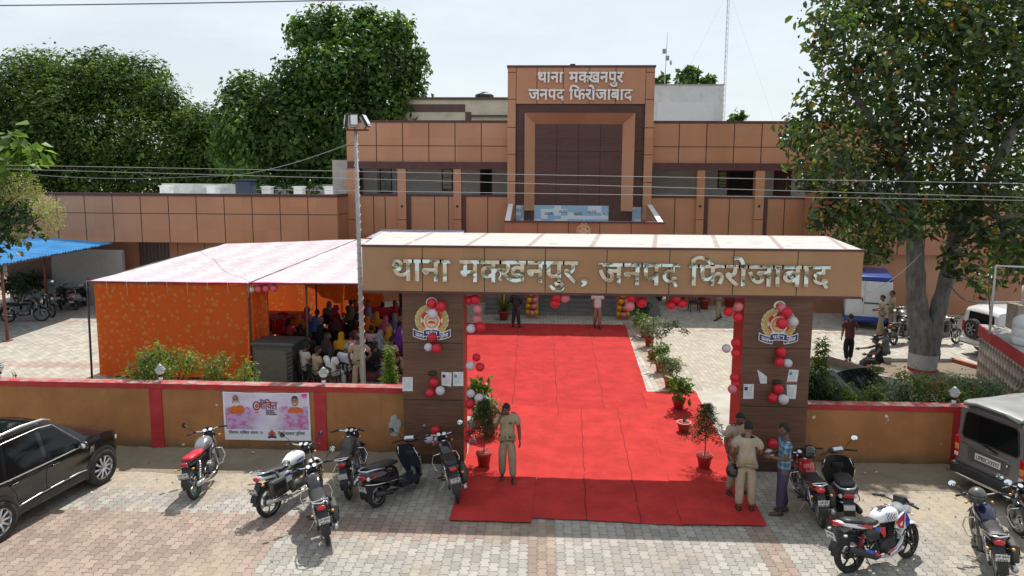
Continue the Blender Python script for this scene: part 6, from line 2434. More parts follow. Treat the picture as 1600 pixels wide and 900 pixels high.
  if race:
    b = MB()
    for s_ in (-1, 1):
      b.prism([(.38, .50), (.30, .30), (-.02, .20), (-.02, .27), (.22, .33)], RAWH, lambda x, z: V((x, s_ * .12, z)), lambda x, z: V((x, s_ * .15, z)))
      b.add([V((x, s_ * .1535, z)) for x, z in ((.24, .33), (.04, .24), (.02, .26), (.10, .32))], [(0, 1, 2, 3)], REDG)
      b.add([V((x, s_ * .1535, z)) for x, z in ((.33, .38), (.30, .31), (.22, .275), (.28, .34))], [(0, 1, 2, 3)], BLUG)
    b.build('belly_pan', t, fix=False)
  # frame and swing arm
  b = MB()
  for s_ in (-1, 1):
    b.tube([(HX, s_ * .03, .86), (.30, s_ * .07, .55), (.24, s_ * .09, .28), (-.14, s_ * .11, .27), (-.20, s_ * .11, .5)], .017, BLACKP, 6)
    b.tube([(-.16, s_ * .105, .36), RW_[:1] + (s_ * .105,) + RW_[2:]], .022, ENGB, 6)
    b.tube([(HX - .05, s_ * .05, .78), (-.2, s_ * .10, .69), (-.72, s_ * .10, .73)], .015, BLACKP, 6)
  b.build('frame', t)
  for s_ in (-1, 1):
    b = MB()
    b.cyl((-.58, s_ * .115, .34), (-.42, s_ * .115, .68), .022, CHROME if not race else BLACKP, n=8)
    for k in range(7):
      f = .3 + .09 * k
      b.torus((-.58 + .16 * f, s_ * .115, .34 + .34 * f), .034, .007, REDG if race else STEEL, (.16, 0, .34), 12, 5)
    b.build('shock_absorber', t)
  # exhaust on the right
  b = MB()
  b.tube([(.26, -.06, .62), (.36, -.10, .48), (.33, -.13, .28), (.12, -.15, .22), (-.2, -.155, .24)], .02, STEEL, 7)
  if race:
    b.tube([(-.16, -.16, .25), (-.26, -.175, .27), (-.52, -.19, .38), (-.80, -.20, .48)], [.03, .055, .062, .05], ENGB, 12)
  else:
    b.tube([(-.2, -.155, .24), (-.32, -.165, .27), (-.84, -.175, .36)], [.028, .046, .05], STEEL if detail else ENGB, 12)
  ex = b.build('exhaust', t)
  b = MB()
  if race:
    b.tube([(-.30, -.207, .34), (-.40, -.222, .385), (-.52, -.225, .43)], [.03, .035, .02], BLUG, 8)
    b.tube([(-.20, -.205, .29), (-.32, -.218, .345)], [.025, .034], REDG, 8)
    b.build('heat_shield', ex)
  else:
    b.tube([(-.36, -.195, .30), (-.72, -.205, .36)], .03, CHROME, 8)
    b.build('heat_shield', ex)
  # rear mudguard, plate
  b = MB()
  arc_fender(b, RW_, .35, .075, 175, 55, BLACKP)
  b.prism([(-.80, .72), (-.97, .47), (-.99, .40), (-.95, .40), (-.76, .66)], BLACKP, lambda x, z: V((x, -.07, z)), lambda x, z: V((x, .07, z)))
  b.build('rear_mudguard', t)
  plate(t, (-.965, 0, .60) if not race else (-1.0, 0, .66), .20, .14, lines, R(-18))
  for s_ in (-1, 1):
    b = MB()
    b.cyl((-.84, s_ * .06, .70), (-.85, s_ * .15, .70), .008, BLACKP, n=5)
    b.ball((-.86, s_ * .17, .70), (.035, .026, .022), AMBL if not race else CLRL, 10, 6)
    b.build('rear_indicator', t)
  b = MB()
  b.tube([(-.05, .17, .30), (-.05, -.17, .30)], .012, STEEL, 6)
  for s_ in (-1, 1):
    b.cyl((-.05, s_ * .15, .30), (-.05, s_ * .25, .30), .02, RUBBER, n=7)
    b.cyl((-.34, s_ * .12, .36), (-.34, s_ * .23, .40), .017, RUBBER, n=7)
    b.tube([(-.34, s_ * .12, .36), (-.22, s_ * .11, .46)], .011, STEEL, 5)
  b.build('foot_peg', t)
  b = MB()
  b.tube([(-.10, .10, .26), (-.04, .22, .02 + .22 * math.sin(R(lean))), (-.06, .25, .005 + .22 * math.sin(R(lean)))], .012, STEEL, 6)
  b.build('side_stand', t)
  if rack:
    b = MB()
    b.tube([(-.44, .15, .80), (-.62, .15, .87), (-.84, .12, .90), (-.90, 0, .90), (-.84, -.12, .90), (-.62, -.15, .87), (-.44, -.15, .80)], .013, CHROME, 7)
    b.tube([(-.76, .13, .89), (-.76, -.13, .89)], .011, CHROME, 6)
    b.build('grab_rail', t)
  if guard:
    b = MB()
    for s_ in (-1, 1):
      b.tube([(.30, s_ * .05, .66), (.40, s_ * .24, .60), (.38, s_ * .29, .46), (.30, s_ * .24, .32), (.25, s_ * .08, .28)], .012, CHROME, 7)
    b.build('crash_guard', t)
  if saree:
    b = MB()
    b.tube([(-.30, .13, .66), (-.36, .24, .58), (-.70, .25, .52), (-.78, .22, .40), (-.74, .16, .34)], .010, CHROME, 6)
    b.tube([(-.50, .245, .55), (-.52, .22, .36), (-.56, .14, .33)], .008, CHROME, 5)
    b.build('leg_guard', t)
  if bag:
    b = MB()
    sg = -1 if bag == 'right' else 1
    b.box((-.56, sg * .21, .56), (.38, .12, .30), DUSTB, bev=.04)
    b.box((-.56, sg * .278, .60), (.30, .015, .14), BLACKP, bev=.005)
    b.tube([(-.5, sg * .16, .80), (-.5, sg * .2, .7)], .02, BLACKP, 5)
    b.build('saddle_bag', t)
  return t
def scooter(label, pos, heading, body=BLACKM, inner=BLACKP, lines=None, lean=8, steer=.3, mirrors=(1, 1), mat_trim=CHROME, group=GBIKE):
  t = thing('scooter', label, 'scooter', pos, heading, group)
  t.rotation_euler = (R(-lean), 0, heading)
  FW, RW_ = (.62, 0, .225), (-.62, 0, .235)
  HX = .46
  st_ = MX.Translation((HX, 0, .6)) @ MX.Rotation(steer, 4, 'Z') @ MX.Translation((-HX, 0, -.6))
  rot = lambda p: tuple(st_ @ V(p))
  wheel(t, RW_, .235, .05, ALLOY, 5)
  wheel(t, rot(FW), .225, .046, BLKRIM, 5, steer)
  b = MB(); b.T = st_
  arc_fender(b, FW, .27, .075, 5, 170, body)
  loft(b, [(.80, .33, .02, .03), (.74, .42, .06, .05), (.62, .49, .07, .03)], body, 10)
  b.build('front_mudguard', t)
  b = MB(); b.T = st_
  for s_ in (-1, 1):
    b.cyl((FW[0], s_ * .08, FW[2]), (.50, s_ * .06, .62), .02, STEEL, n=7)
  b.build('fork', t)
  # leg shield
  b = MB()
  def shield(u, v, o_=0):
    z = .30 + .62 * v
    w_ = (.20 + .10 * math.sin(v * 2.6)) * (1 if v < .85 else 1 - (v - .85) * 1.6)
    y = (u - .5) * 2
    return V((.54 - .16 * v - .09 * y * y + o_, y * w_, z))
  b.grid(12, 12, lambda u, v: shield(u, v, .03), body)
  b.grid(12, 12, lambda u, v: shield(u, v, -.02), inner)
  for u in (0, 1):
    b.grid(1, 12, lambda a, v, u=u: shield(u, v, -.02 + .05 * a), mat_trim)
  b.grid(12, 1, lambda u, v: shield(u, 1, -.02 + .05 * v), body)
  ls = b.build('leg_shield', t)
  b = MB()
  loft(b, [(.50, .40, .10, .10), (.46, .58, .11, .12), (.42, .76, .09, .10)], inner, 12)
  b.box((.40, 0, .72), (.06, .22, .12), inner, bev=.02)
  b.build('inner_panel', ls)
  b = MB()
  b.tube([shield(0, .05, .0), shield(0, .5, .0) + V((0, -.01, 0)), shield(0, .95, 0)], .012, mat_trim, 6)
  b.tube([shield(1, .05, .0), shield(1, .5, .0) + V((0, .01, 0)), shield(1, .95, 0)], .012, mat_trim, 6)
  b.build('edge_trim', ls)
  # floor
  b = MB()
  b.prism([(.46, .30), (.06, .27), (-.10, .30), (-.10, .20), (.3, .18), (.50, .26)], inner, lambda x, z: V((x, -.19, z)), lambda x, z: V((x, .19, z)))
  b.build('floorboard', t)
  # rear body
  b = MB()
  loft(b, [(-.08, .40, .10, .12), (-.16, .48, .17, .20), (-.34, .56, .215, .19), (-.56, .61, .215, .155), (-.76, .655, .17, .12), (-.90, .69, .10, .08), (-.95, .70, .06, .05)], body, 18, 2.6)
  rb = b.build('rear_body', t)
  b = MB()
  for s_ in (-1, 1):
    b.tube([(.0, s_ * .20, .30), (-.14, s_ * .215, .42), (-.45, s_ * .232, .47), (-.80, s_ * .20, .53), (-.98, s_ * .10, .57)], .010, mat_trim, 6)
    b.tube([(-.66, s_ * .205, .70), (-.84, s_ * .165, .66), (-.93, s_ * .10, .64)], .012, REDG, 6)
  b.build('side_trim', rb)
  b = MB()
  loft(b, [(-.06, .72, .10, .03), (-.16, .745, .15, .05), (-.40, .77, .165, .055), (-.62, .79, .15, .05), (-.80, .80, .10, .035)], SEATM, 14, 3)
  b.build('seat', t)
  b = MB()
  b.tube([(-.52, .175, .75), (-.74, .17, .80), (-.92, .12, .81), (-.97, 0, .81), (-.92, -.12, .81), (-.74, -.17, .80), (-.52, -.175, .75)], .017, mat('grab_silver', (.55, .56, .56), .3, .6, var=.05), 7)
  b.build('grab_rail', t)
  b = MB()
  b.ball((-.955, 0, .68), (.03, .10, .045), REDL, 12, 8)
  b.build('tail_lamp', t)
  for s_ in (-1, 1):
    b = MB()
    b.ball((-.915, s_ * .125, .665), (.04, .035, .04), CLRL, 10, 6)
    b.build('rear_indicator', t)
  b = MB()
  arc_fender(b, RW_, .29, .08, 185, 60, BLACKP)
  b.prism([(-.86, .62), (-.98, .42), (-.97, .28), (-.92, .28), (-.82, .5)], BLACKP, lambda x, z: V((x, -.09, z)), lambda x, z: V((x, .09, z)))
  b.build('rear_mudguard', t)
  plate(t, (-.985, 0, .47), .20, .13, lines, R(-10))
  b = MB()
  b.box((-.40, .12, .27), (.42, .12, .14), ENGB, bev=.04)
  b.tube([(-.2, -.14, .22), (-.40, -.17, .24), (-.82, -.18, .34)], [.025, .05, .055], ENGB, 10)
  b.build('engine', t)
  # handlebar head
  b = MB(); b.T = st_
  loft(b, [(.30, 1.02, .09, .03), (.37, 1.02, .15, .06), (.46, 1.0, .16, .075), (.53, .96, .10, .065), (.56, .94, .05, .04)], body, 14)
  hd = b.build('handlebar_cover', t)
  b = MB(); b.T = st_
  b.box((.345, 0, 1.065), (.08, .18, .02), CLRL, rot=Euler((0, R(-25), 0)).to_matrix())
  b.build('instrument_dial', hd)
  b = MB(); b.T = st_
  b.ball((.535, 0, .965), (.04, .09, .05), CLRL, 12, 8)
  b.build('headlamp', hd)
  b = MB(); b.T = st_
  for s_ in (-1, 1):
    b.cyl((.37, s_ * .14, 1.02), (.31, s_ * .36, 1.0), .02, RUBBER, n=8)
    b.tube([(.40, s_ * .18, 1.01), (.35, s_ * .36, .99)], .007, STEEL, 5)
  b.build('grip', t)
  for s_ in (-1, 1):
    if mirrors[0 if s_ > 0 else 1]:
      mirror(t, rot((.38, s_ * .16, 1.06)), rot((.35, s_ * .34, 1.25)), .055, (-1, 0, .25))
  b = MB()
  b.tube([(-.15, .10, .2), (-.10, .2, .02 + .2 * math.sin(R(lean)))], .012, STEEL, 5)
  b.build('side_stand', t)
  return t
def along(rear, front, off=.62):
  """where a bike stands whose tyres touch the ground at two picture points"""
  a, c = G(*rear), G(*front)
  d = c - a
  h = math.atan2(d.y, d.x)
  m_ = V((a.x, a.y, 0)) + V((math.cos(h), math.sin(h), 0)) * off
  return m_, h
TANKR = mat('red_bike_paint', (.34, .008, .012), .16, var=0, coat=.6)
SEATR = mat('red_seat_vinyl', (.50, .02, .035), .4, var=.15, sc=10)
TANKS = mat('silver_black_paint', (.22, .22, .23), .2, .3, var=.1, coat=.4)
TANKB = mat('blue_black_paint', (.012, .016, .05), .14, var=0, coat=.6)
GREENR = mat('green_rim_tape', (.02, .22, .15), .4)
m_, h = along((307, 778), (343, 737)); motorcycle('motorcycle with glossy red seat and green-taped rim, leftmost by the wall', m_, h, TANKS, BLACKM, BLACKM, SEATR, lines=['UP 83', 'AR 7042'], mirrors=(1, 0), ring=GREENR, rack=False, steer=.35, mirt=(-.3, -.8, .2))
m_, h = along((424, 806), (483, 772)); motorcycle('white and blue motorcycle with chrome crash guard, in front of the banner', m_, h, RAWH, RAWH, RAWH, lines=['UP 83', 'AE 3418'], bag='right', wire=False, rimm=ALLOY)
m_, h = along((547, 778), (563, 729)); motorcycle('dusty black motorcycle standing between the white one and the black scooter', m_, h, DUSTB, BLACKM, BLACKM, lines=None, mirrors=(0, 0), steer=-.3, rimm=ALLOY, saree=True)
m_, h = along((512, 849), (494, 782)); motorcycle('black motorcycle nearest the camera left of the gate, chrome rails and black bag', m_, h, BLACKM, BLACKM, BLACKM, lines=['UP 83A', '35724'], bag='right', saree=False, steer=.1, rimm=ALLOY)
m_, h = along((714, 784), (693, 728)); motorcycle('black motorcycle standing against the left gate pillar at the carpet edge', m_, h, BLACKM, BLACKM, BLACKM, lines=['UP 83', 'AZ 2947'], mirrors=(0, 1), rack=False, steer=-.2, bag='right')
m_, h = along((1283, 822), (1256, 775)); motorcycle('red motorcycle with chrome grab rail, helmet hung on it, beside the right pillar', m_, h, TANKR, TANKR, BLACKM, lines=['UP 83', 'AR 2615'], mirrors=(0, 0), bag='right', steer=.3, rimm=ALLOY)
m_, h = along((1328, 894), (1417, 874)); motorcycle('white, red and blue sports motorcycle with chequered tank at the lower right', m_, h, RAWH, RAWH, BLACKM, lines=['UP 83', '9229'], race=True, mirrors=(0, 0), rack=False, guard=False, rimm=BLKRIM, fender=RAWH, lean=6, steer=.18)
m_, h = along((1562, 912), (1528, 842)); motorcycle('blue-black motorcycle with chrome rear rack in front of the grey van', m_, h, TANKB, BLACKM, TANKB, lines=['UP 83A', '33762'], mirrors=(1, 1), steer=.15, bag='right', rimm=ALLOY)
m_, h = along((1650, 895), (1588, 826)); motorcycle('dark motorcycle cut off by the right edge beside the grey van', m_, h, BLACKM, BLACKM, BLACKM, lines=None, mirrors=(1, 1), steer=.2, cowl=BLACKM, rimm=ALLOY)
m_, h = along((592, 792), (655, 757)); scooter('black scooter with chrome trim parked before the left gate pillar', m_, h, BLACKM, mat('blueblack_plastic', (.018, .022, .035), .4), ['UP 83', '4239'], steer=.55)
m_, h = along((1326, 818), (1303, 750)); scooter('dusty dark grey scooter with one mirror between the red bike and the ochre wall', m_, h, mat('dusty_grey_paint', (.045, .05, .058), .35, var=.3, sc=6, dirt=(.13, .12, .10)), BLACKP, None, mirrors=(0, 1), steer=.3)
# in the shade of the blue shed, and under the fig tree
GS = 'two-wheelers parked in the blue shed'
for (px, py), hd, lab, kw in (((38, 503), R(15), 'dark motorcycle at the near end of the blue shed row', {}), ((72, 493), R(-40), 'dark motorcycle second from the near post under the blue shed', {}),
               ((98, 480), R(120), 'dark motorcycle next to the inner shed post', {})):
  motorcycle(lab, G(px, py), hd, BLACKM, lines=['UP 83', '1174'], group=GS, rack=False, guard=False, detail=False, lean=6, **kw)
motorcycle('dark motorcycle with white tail stripe beside the pale scooter in the shed', G(106, 476), R(140), BLACKM, RAWH, lines=['UP 83', '6120'], group=GS, rack=False, guard=False, detail=False, lean=6)
scooter('pale silver scooter at the inner end of the blue shed, tail to the yard', G(128, 481), R(105), mat('silver_scooter', (.42, .42, .42), .3, .3, var=.05), BLACKP, ['UP 83', '5527'], group=GS)
GT = 'motorcycles parked under the fig tree'
motorcycle('dark motorcycle left of the fig trunk facing the wall, red tail lamp showing', G(1410, 536), R(35), BLACKM, lines=None, group=GT, rack=False, guard=False, detail=False, lean=6)
motorcycle('dark motorcycle right of the fig trunk with pale rims', G(1472, 538), R(10), BLACKM, lines=['UP 83', '3306'], group=GT, rack=False, guard=False, detail=False, lean=6)
motorcycle('motorcycle hidden mostly behind the two officers, silver tank', G(1412, 520), R(70), TANKS, lines=None, group=GT, rack=False, guard=False, detail=False, lean=6)
# helmets
def helmet(label, c, m, face, r_=.135):
  t = thing('helmet', label, 'helmet', c, face)
  b = MB()
  b.ball((0, 0, 0), (r_ * 1.08, r_ * .96, r_), m, 20, 14, fn=lambda p: V((p.x, p.y, p.z if p.z > -r_ * .72 else -r_ * .72)))
  b.build('shell', t)
  b = MB()
  vs, fs = [], []
  for i in range(13):
    a = R(-78 + 156 * i / 12)
    for z in (-.30, .28):
      k = math.sqrt(1 - z * z)
      vs.append((r_ * 1.10 * k * math.cos(a), r_ * .985 * k * math.sin(a), z * r_))
  fs = [(2 * i, 2 * i + 2, 2 * i + 3, 2 * i + 1) for i in range(12)]
  b.add(vs, fs, GLASS, True)
  b.build('visor', t, fix=False)
  b = MB()
  b.ball((r_ * .25, 0, -r_ * .66), (r_ * .7, r_ * .7, r_ * .12), mat('helmet_lining', (.05, .05, .055), .9), 14, 6)
  b.build('lining', t)
helmet('glossy black helmet hung on the mirror stalk of the red motorcycle', D(1264, 706, 12.55) + V((0, 0, 0)), BLACKM, R(-115))
helmet('grey-black helmet hung on the mirror of the blue-black motorcycle', D(1527, 774, 11.2), mat('dusty_helmet', (.09, .088, .08), .4, var=.3, sc=6), R(-140), .14)
# ================================================================ cars
CARB = NT('black_car_paint')
CARB.color(CARB.mix(CARB.noise(2, 5).step(.3, .8) * .35, (.006, .006, .0075), (.020, .018, .016))).rough(.13)
CARB.b.inputs['Coat Weight'].default_value = .7
CARB.b.inputs['Coat Roughness'].default_value = .04
CARB = CARB.m
CLAD = mat('grey_cladding', (.035, .035, .036), .6, var=.2, sc=6, dirt=(.10, .085, .07))
GLASSC = mat('tinted_glass', (.006, .007, .008), .05, var=0, spec=.35)
def lerpt(tab, x):
  for (x0, v0), (x1, v1) in zip(tab, tab[1:]):
    if x <= x1:
      f = 0 if x1 == x0 else max(0, min(1, (x - x0) / (x1 - x0)))
      return v0 + (v1 - v0) * f
  return tab[-1][1]
class Car:
  """shell made of side columns between a sill line with wheel arches and a roof line; x forward, y left"""
  def __init__(s, L0, L1, top, sill, arches, belt, w0, plan, tumble, ra):
    s.L0, s.L1, s.topt, s.sillz, s.arch, s.belt, s.w0, s.plan, s.tum, s.ra = L0, L1, top, sill, arches, belt, w0, plan, tumble, ra
  def top(s, x): return lerpt(s.topt, x)
  def hw(s, x, z):
    b = lerpt(s.belt, x)
    w_ = s.w0 * lerpt(s.plan, x)
    if z > b:
      w_ -= s.tum * (z - b) * (1 + .25 * (z - b))
    else:
      w_ -= .035 * ((b - z) / max(.1, b - s.sillz)) ** 2 + .012 * math.exp(-((z - (b * .62 + s.sillz * .38)) / .06) ** 2)
    return w_
  def bot(s, x):
    z = s.sillz
    for ax in s.arch:
      d = abs(x - ax)
      if d < s.ra:
        z = max(z, .33 + math.sqrt(s.ra ** 2 - d ** 2))
    e = min(x - s.L0, s.L1 - x)
    return z + max(0, .12 - e) * .8
  def xs(s):
    X = set([s.L0, s.L1])
    x = s.L0
    while x < s.L1:
      X.add(round(x, 3)); x += .09
    for a in s.arch:
      for k in range(-10, 11):
        X.add(round(a + s.ra * math.sin(k / 10 * math.pi / 2) * .9999, 4))
    for q, _ in s.topt:
      X.add(q)
    return sorted(X)
  def side(s, x, v, sg, o_=0.0):
    z0, z1 = s.bot(x), s.top(x)
    z = z0 + (z1 - z0) * v
    return V((x, sg * (s.hw(x, z) + o_), z))
  def shell(s, mb, m, roofm=None):
    X = s.xs()
    NVV = 16
    vv = [i / NVV for i in range(NVV + 1)]
    NT_ = 8
    for sg in (-1, 1):
      vs = [s.side(x, v, sg) for x in X for v in vv]
      n1 = NVV + 1
      fs = [(i * n1 + j, (i + 1) * n1 + j, (i + 1) * n1 + j + 1, i * n1 + j + 1) for i in range(len(X) - 1) for j in range(NVV)]
      mb.add(vs, fs, m, True)
    vs, fs = [], []
    for x in X:
      h = s.hw(x, s.top(x))
      for k in range(NT_ + 1):
        u = -1 + 2 * k / NT_
        vs.append((x, h * u, s.top(x) + .045 * (1 - u * u)))
    for i in range(len(X) - 1):
      for k in range(NT_):
        fs.append((i * (NT_ + 1) + k, i * (NT_ + 1) + k + 1, (i + 1) * (NT_ + 1) + k + 1, (i + 1) * (NT_ + 1) + k))
    mb.add(vs, fs, roofm or m, True)
    for x in (s.L0, s.L1):
      vs = []
      for j in range(9):
        z = s.bot(x) + (s.top(x) - s.bot(x)) * j / 8
        h = s.hw(x, z)
        for k in range(NT_ + 1):
          u = -1 + 2 * k / NT_
          bulge = .05 * (1 - u * u) * (1 if x == s.L1 else -1)
          vs.append((x + bulge * 0, h * u, z + (.045 * (1 - u * u) if j == 8 else 0)))
      fs = [(j * (NT_ + 1) + k, j * (NT_ + 1) + k + 1, (j + 1) * (NT_ + 1) + k + 1, (j + 1) * (NT_ + 1) + k) for j in range(8) for k in range(NT_)]
      mb.add(vs, fs, m, True)
  def patch(s, mb, poly, sg, m, off=.005, n=6, nv=4):
    """quad in side view (x,z) x4: lower back, lower front, upper front, upper back"""
    A, B, C_, D_ = [V(p) for p in poly]
    def fn(u, v):
      p = (A * (1 - u) + B * u) * (1 - v) + (D_ * (1 - u) + C_ * u) * v
      return V((p.x, sg * (s.hw(p.x, p.y) + off), p.y))
    mb.grid(n, nv, fn, m)
  def line(s, mb, pts, sg, r_, m, off=.004, n=5):
    Q = []
    for (x0, z0), (x1, z1) in zip(pts, pts[1:]):
      for k in range(6):
        x, z = x0 + (x1 - x0) * k / 6, z0 + (z1 - z0) * k / 6
        Q.append(V((x, sg * (s.hw(x, z) + off), z)))
    x, z = pts[-1]
    Q.append(V((x, sg * (s.hw(x, z) + off), z)))
    mb.tube(Q, r_, m, n)
  def archtrim(s, mb, ax, sg, m):
    vs = []
    n = 20
    for k in range(n + 1):
      a = math.pi * (-.04 + 1.08 * k / n)
      for rr, o_ in ((s.ra - .005, .012), (s.ra + .035, .022), (s.ra + .075, .006)):
        x, z = ax + rr * math.cos(a), max(s.sillz - .02, .33 + rr * math.sin(a))
        vs.append((x, sg * (s.hw(x, min(z, s.top(x))) + o_), z))
    fs = [(k * 3 + j, (k + 1) * 3 + j, (k + 1) * 3 + j + 1, k * 3 + j + 1) for k in range(n) for j in range(2)]
    mb.add(vs, fs, m, True)
    # dark liner inside the arch
    vs = []
    for k in range(n + 1):
      a = math.pi * k / n
      x, z = ax + s.ra * math.cos(a), .33 + s.ra * math.sin(a)
      vs += [(x, sg * (s.hw(x, z) - .002), z), (x, sg * (s.w0 - .42), z)]
    mb.add(vs, [(2 * k, 2 * k + 2, 2 * k + 3, 2 * k + 1) for k in range(n)], CLAD, True)
def car_wheel(parent, x, sg, y, R_=.36, spokes=10, rim=ALLOY, steer=0):
  w_ = bpy.data.objects.new('wheel', None)
  COL.objects.link(w_)
  w_.parent = parent
  w_.location = (x, sg * y, R_)
  w_.rotation_euler = (0, 0, steer)
  b = MB()
  prof = [(R_ * .66, -.11), (R_ * .80, -.118), (R_ * .95, -.11), (R_, -.085), (R_, .085), (R_ * .95, .11), (R_ * .80, .118), (R_ * .66, .11)]
  b.lathe(prof, RUBBER, ax=(0, 1, 0), n=36, cap=False)
  b.build('tyre', w_)
  b = MB()
  b.lathe([(R_ * .66, -.10), (R_ * .68, -.108), (R_ * .62, -.09), (R_ * .60, .0), (R_ * .62, .09), (R_ * .68, .108), (R_ * .66, .10)], rim, ax=(0, 1, 0), n=32, cap=False)
  b.lathe([(.001, sg * .01), (R_ * .62, sg * .0)], BLACKP, ax=(0, 1, 0), n=24, cap=False)
  for k in range(spokes):
    a = 2 * math.pi * k / spokes
    b.tube([(R_ * .08 * math.cos(a), sg * .085, R_ * .08 * math.sin(a)), (R_ * .4 * math.cos(a + .06), sg * .092, R_ * .4 * math.sin(a + .06)), (R_ * .63 * math.cos(a), sg * .085, R_ * .63 * math.sin(a))], [.026, .021, .030], rim, 6)
  b.lathe([(.001, .10), (.05, .098), (.055, .08)], rim, ax=(0, sg, 0), n=16, cap=False)
  b.build('rim', w_)
  return w_
def blob_shadow_free_floor(parent, c):
  b = MB()
  b.bx(c.L0 + .15, c.L1 - .15, -c.w0 + .15, c.w0 - .15, c.sillz + .0, c.sillz + .06, BLACKP)
  b.build('underbody', parent)
# ---- black SUV at the left: nose to the right, right flank to the camera
fw, rw = G(163, 757), G(20, 838)
d = fw - rw
hd = math.atan2(d.y, d.x)
wb = 2.60
suv = Car(-2.20, 2.03, [(-2.20, 1.05), (-2.12, 1.18), (-1.75, 1.58), (-1.45, 1.655), (-.8, 1.70), (.0, 1.70), (.25, 1.645), (.55, 1.47), (.86, 1.20), (.98, 1.13), (1.5, 1.07), (1.85, .99), (1.99, .86), (2.03, .70)],
     .30, (-1.30, 1.30), [(-2.2, 1.02), (-1.3, 1.03), (1.0, 1.02), (1.3, 1.0), (2.03, .85)], .90, [(-2.2, .82), (-2.0, .93), (-1.5, 1.0), (1.3, 1.0), (1.7, .95), (1.92, .84), (2.03, .68)], .32, .415)
mid = (fw + rw) / 2
nrm = V((-math.sin(hd), math.cos(hd), 0))
t = thing('suv', 'black SUV with silver roof rails and alloy wheels, nose to the ochre wall', 'car', mid + nrm * .90 - V((math.cos(hd), math.sin(hd), 0)) * .10, hd)
b = MB(); suv.shell(b, CARB); b.build('body', t, fix=False)
blob_shadow_free_floor(t, suv)
for sg in (-1, 1):
  b = MB()
  suv.patch(b, [(-.12, 1.05), (.76, 1.05), (.24, 1.57), (-.07, 1.60)], sg, GLASSC); b.build('front_window', t, fix=False)
  b = MB()
  suv.patch(b, [(-1.04, 1.07), (-.22, 1.055), (-.18, 1.60), (-.90, 1.585)], sg, GLASSC); b.build('rear_window', t, fix=False)
  b = MB()
  suv.patch(b, [(-1.66, 1.10), (-1.14, 1.075), (-1.0, 1.58), (-1.40, 1.545)], sg, GLASSC); b.build('quarter_window', t, fix=False)
  b = MB()
  suv.line(b, [(-1.66, 1.05), (-1.0, 1.025), (0, 1.018), (.82, 1.025)], sg, .013, CHROME)
  suv.line(b, [(.80, 1.06), (.24, 1.61), (-.1, 1.645), (-.9, 1.63), (-1.45, 1.58), (-1.70, 1.40)], sg, .012, STEEL)
  b.build('window_trim', t)
  b = MB()
  suv.line(b, [(-.16, 1.02), (-.20, .66), (-.18, .42), (-.12, .36)], sg, .004, JOINT, .0015)
  suv.line(b, [(.86, 1.0), (.92, .72), (.98, .48), (.86, .36)], sg, .004, JOINT, .0015)
  suv.line(b, [(-1.10, 1.02), (-1.02, .90), (-.88, .70), (-.86, .40)], sg, .004, JOINT, .0015)
  b.build('door_seams', t)
  for x0 in (-1.02, -.06):
    b = MB()
    suv.line(b, [(x0, .915), (x0 + .20, .922)], sg, .016, CHROME if False else mat('black_chrome', (.10, .10, .105), .15, .9, var=0), .022)
    suv.patch(b, [(x0 + .03, .885), (x0 + .19, .885), (x0 + .17, .94), (x0 + .03, .94)], sg, CLAD, .002)
    b.build('door_handle', t)
  b = MB()
  suv.patch(b, [(-.90, .34), (.88, .34), (.90, .46), (-.92, .46)], sg, CLAD, .014, 12, 3)
  b.build('sill_cladding', t, fix=False)
  b = MB()
  suv.line(b, [(-.86, .475), (-.4, .505), (.6, .515), (.84, .49)], sg, .016, STEEL, .014)
  b.build('sill_strip', t)
  for ax in suv.arch:
    b = MB(); suv.archtrim(b, ax, sg, CLAD); b.build('wheel_arch', t, fix=False)
    car_wheel(t, ax, sg, .80, .365, 10, mat('silver_alloy', (.62, .63, .64), .28, .7, var=.05))
  b = MB()
  b.tube([V((-1.55, sg * .57, 1.66)), V((-1.3, sg * .585, 1.735)), V((-.4, sg * .60, 1.775)), V((.1, sg * .60, 1.745)), V((.30, sg * .60, 1.675))], [.02, .028, .028, .026, .018], mat('silver_rail', (.60, .61, .62), .3, .6, var=.04), 8)
  b.build('roof_rail', t)
  b = MB()
  b.ball((.66, sg * (.90 + .10), 1.08), (.075, .12, .085), CARB, 14, 9)
  b.tube([(.70, sg * .84, 1.04), (.68, sg * .93, 1.05)], .03, CLAD, 6)
  mo = b.build('wing_mirror', t)
  b = MB()
  b.ball((.635, sg * 1.0, 1.08), (.06, .10, .065), MIRF, 12, 8)
  b.build('mirror_glass', mo)
  b = MB()
  suv.patch(b, [(.93, .82), (1.05, .82), (1.07, .94), (.96, .94)], sg, STEEL, .010)
  suv.patch(b, [(.95, .84), (1.03, .84), (1.045, .92), (.97, .92)], sg, CLAD, .013)
  for k in range(3):
    suv.line(b, [(.955, .855 + .022 * k), (1.035, .855 + .022 * k)], sg, .005, STEEL, .014)
  b.build('fender_vent', t, fix=False)
  b = MB()
  suv.patch(b, [(1.80, .80), (1.97, .78), (1.95, .86), (1.76, .90)], sg, CLRL, .004); b.build('headlight', t, fix=False)
  b = MB()
  suv.patch(b, [(-2.18, .92), (-1.88, .95), (-1.90, 1.04), (-2.17, 1.05)], sg, REDL, .004); b.build('tail_light', t, fix=False)
b = MB()
def ws(u, v):
  x = .25 + (.90 - .25) * v
  return V((x, (u - .5) * 2 * (suv.hw(x, suv.top(x)) - .05), suv.top(x) + .045 * (1 - ((u - .5) * 2) ** 2) + .006))
b.grid(8, 8, ws, GLASSC); b.build('windscreen', t, fix=False)
b = MB()
b.grid(8, 6, lambda u, v: V((-2.10 + .40 * v, (u - .5) * 1.25, suv.top(-2.10 + .40 * v) + .045 * (1 - ((u - .5) * 2 * .8) ** 2) + .006)), GLASSC); b.build('rear_screen', t, fix=False)
b = MB()
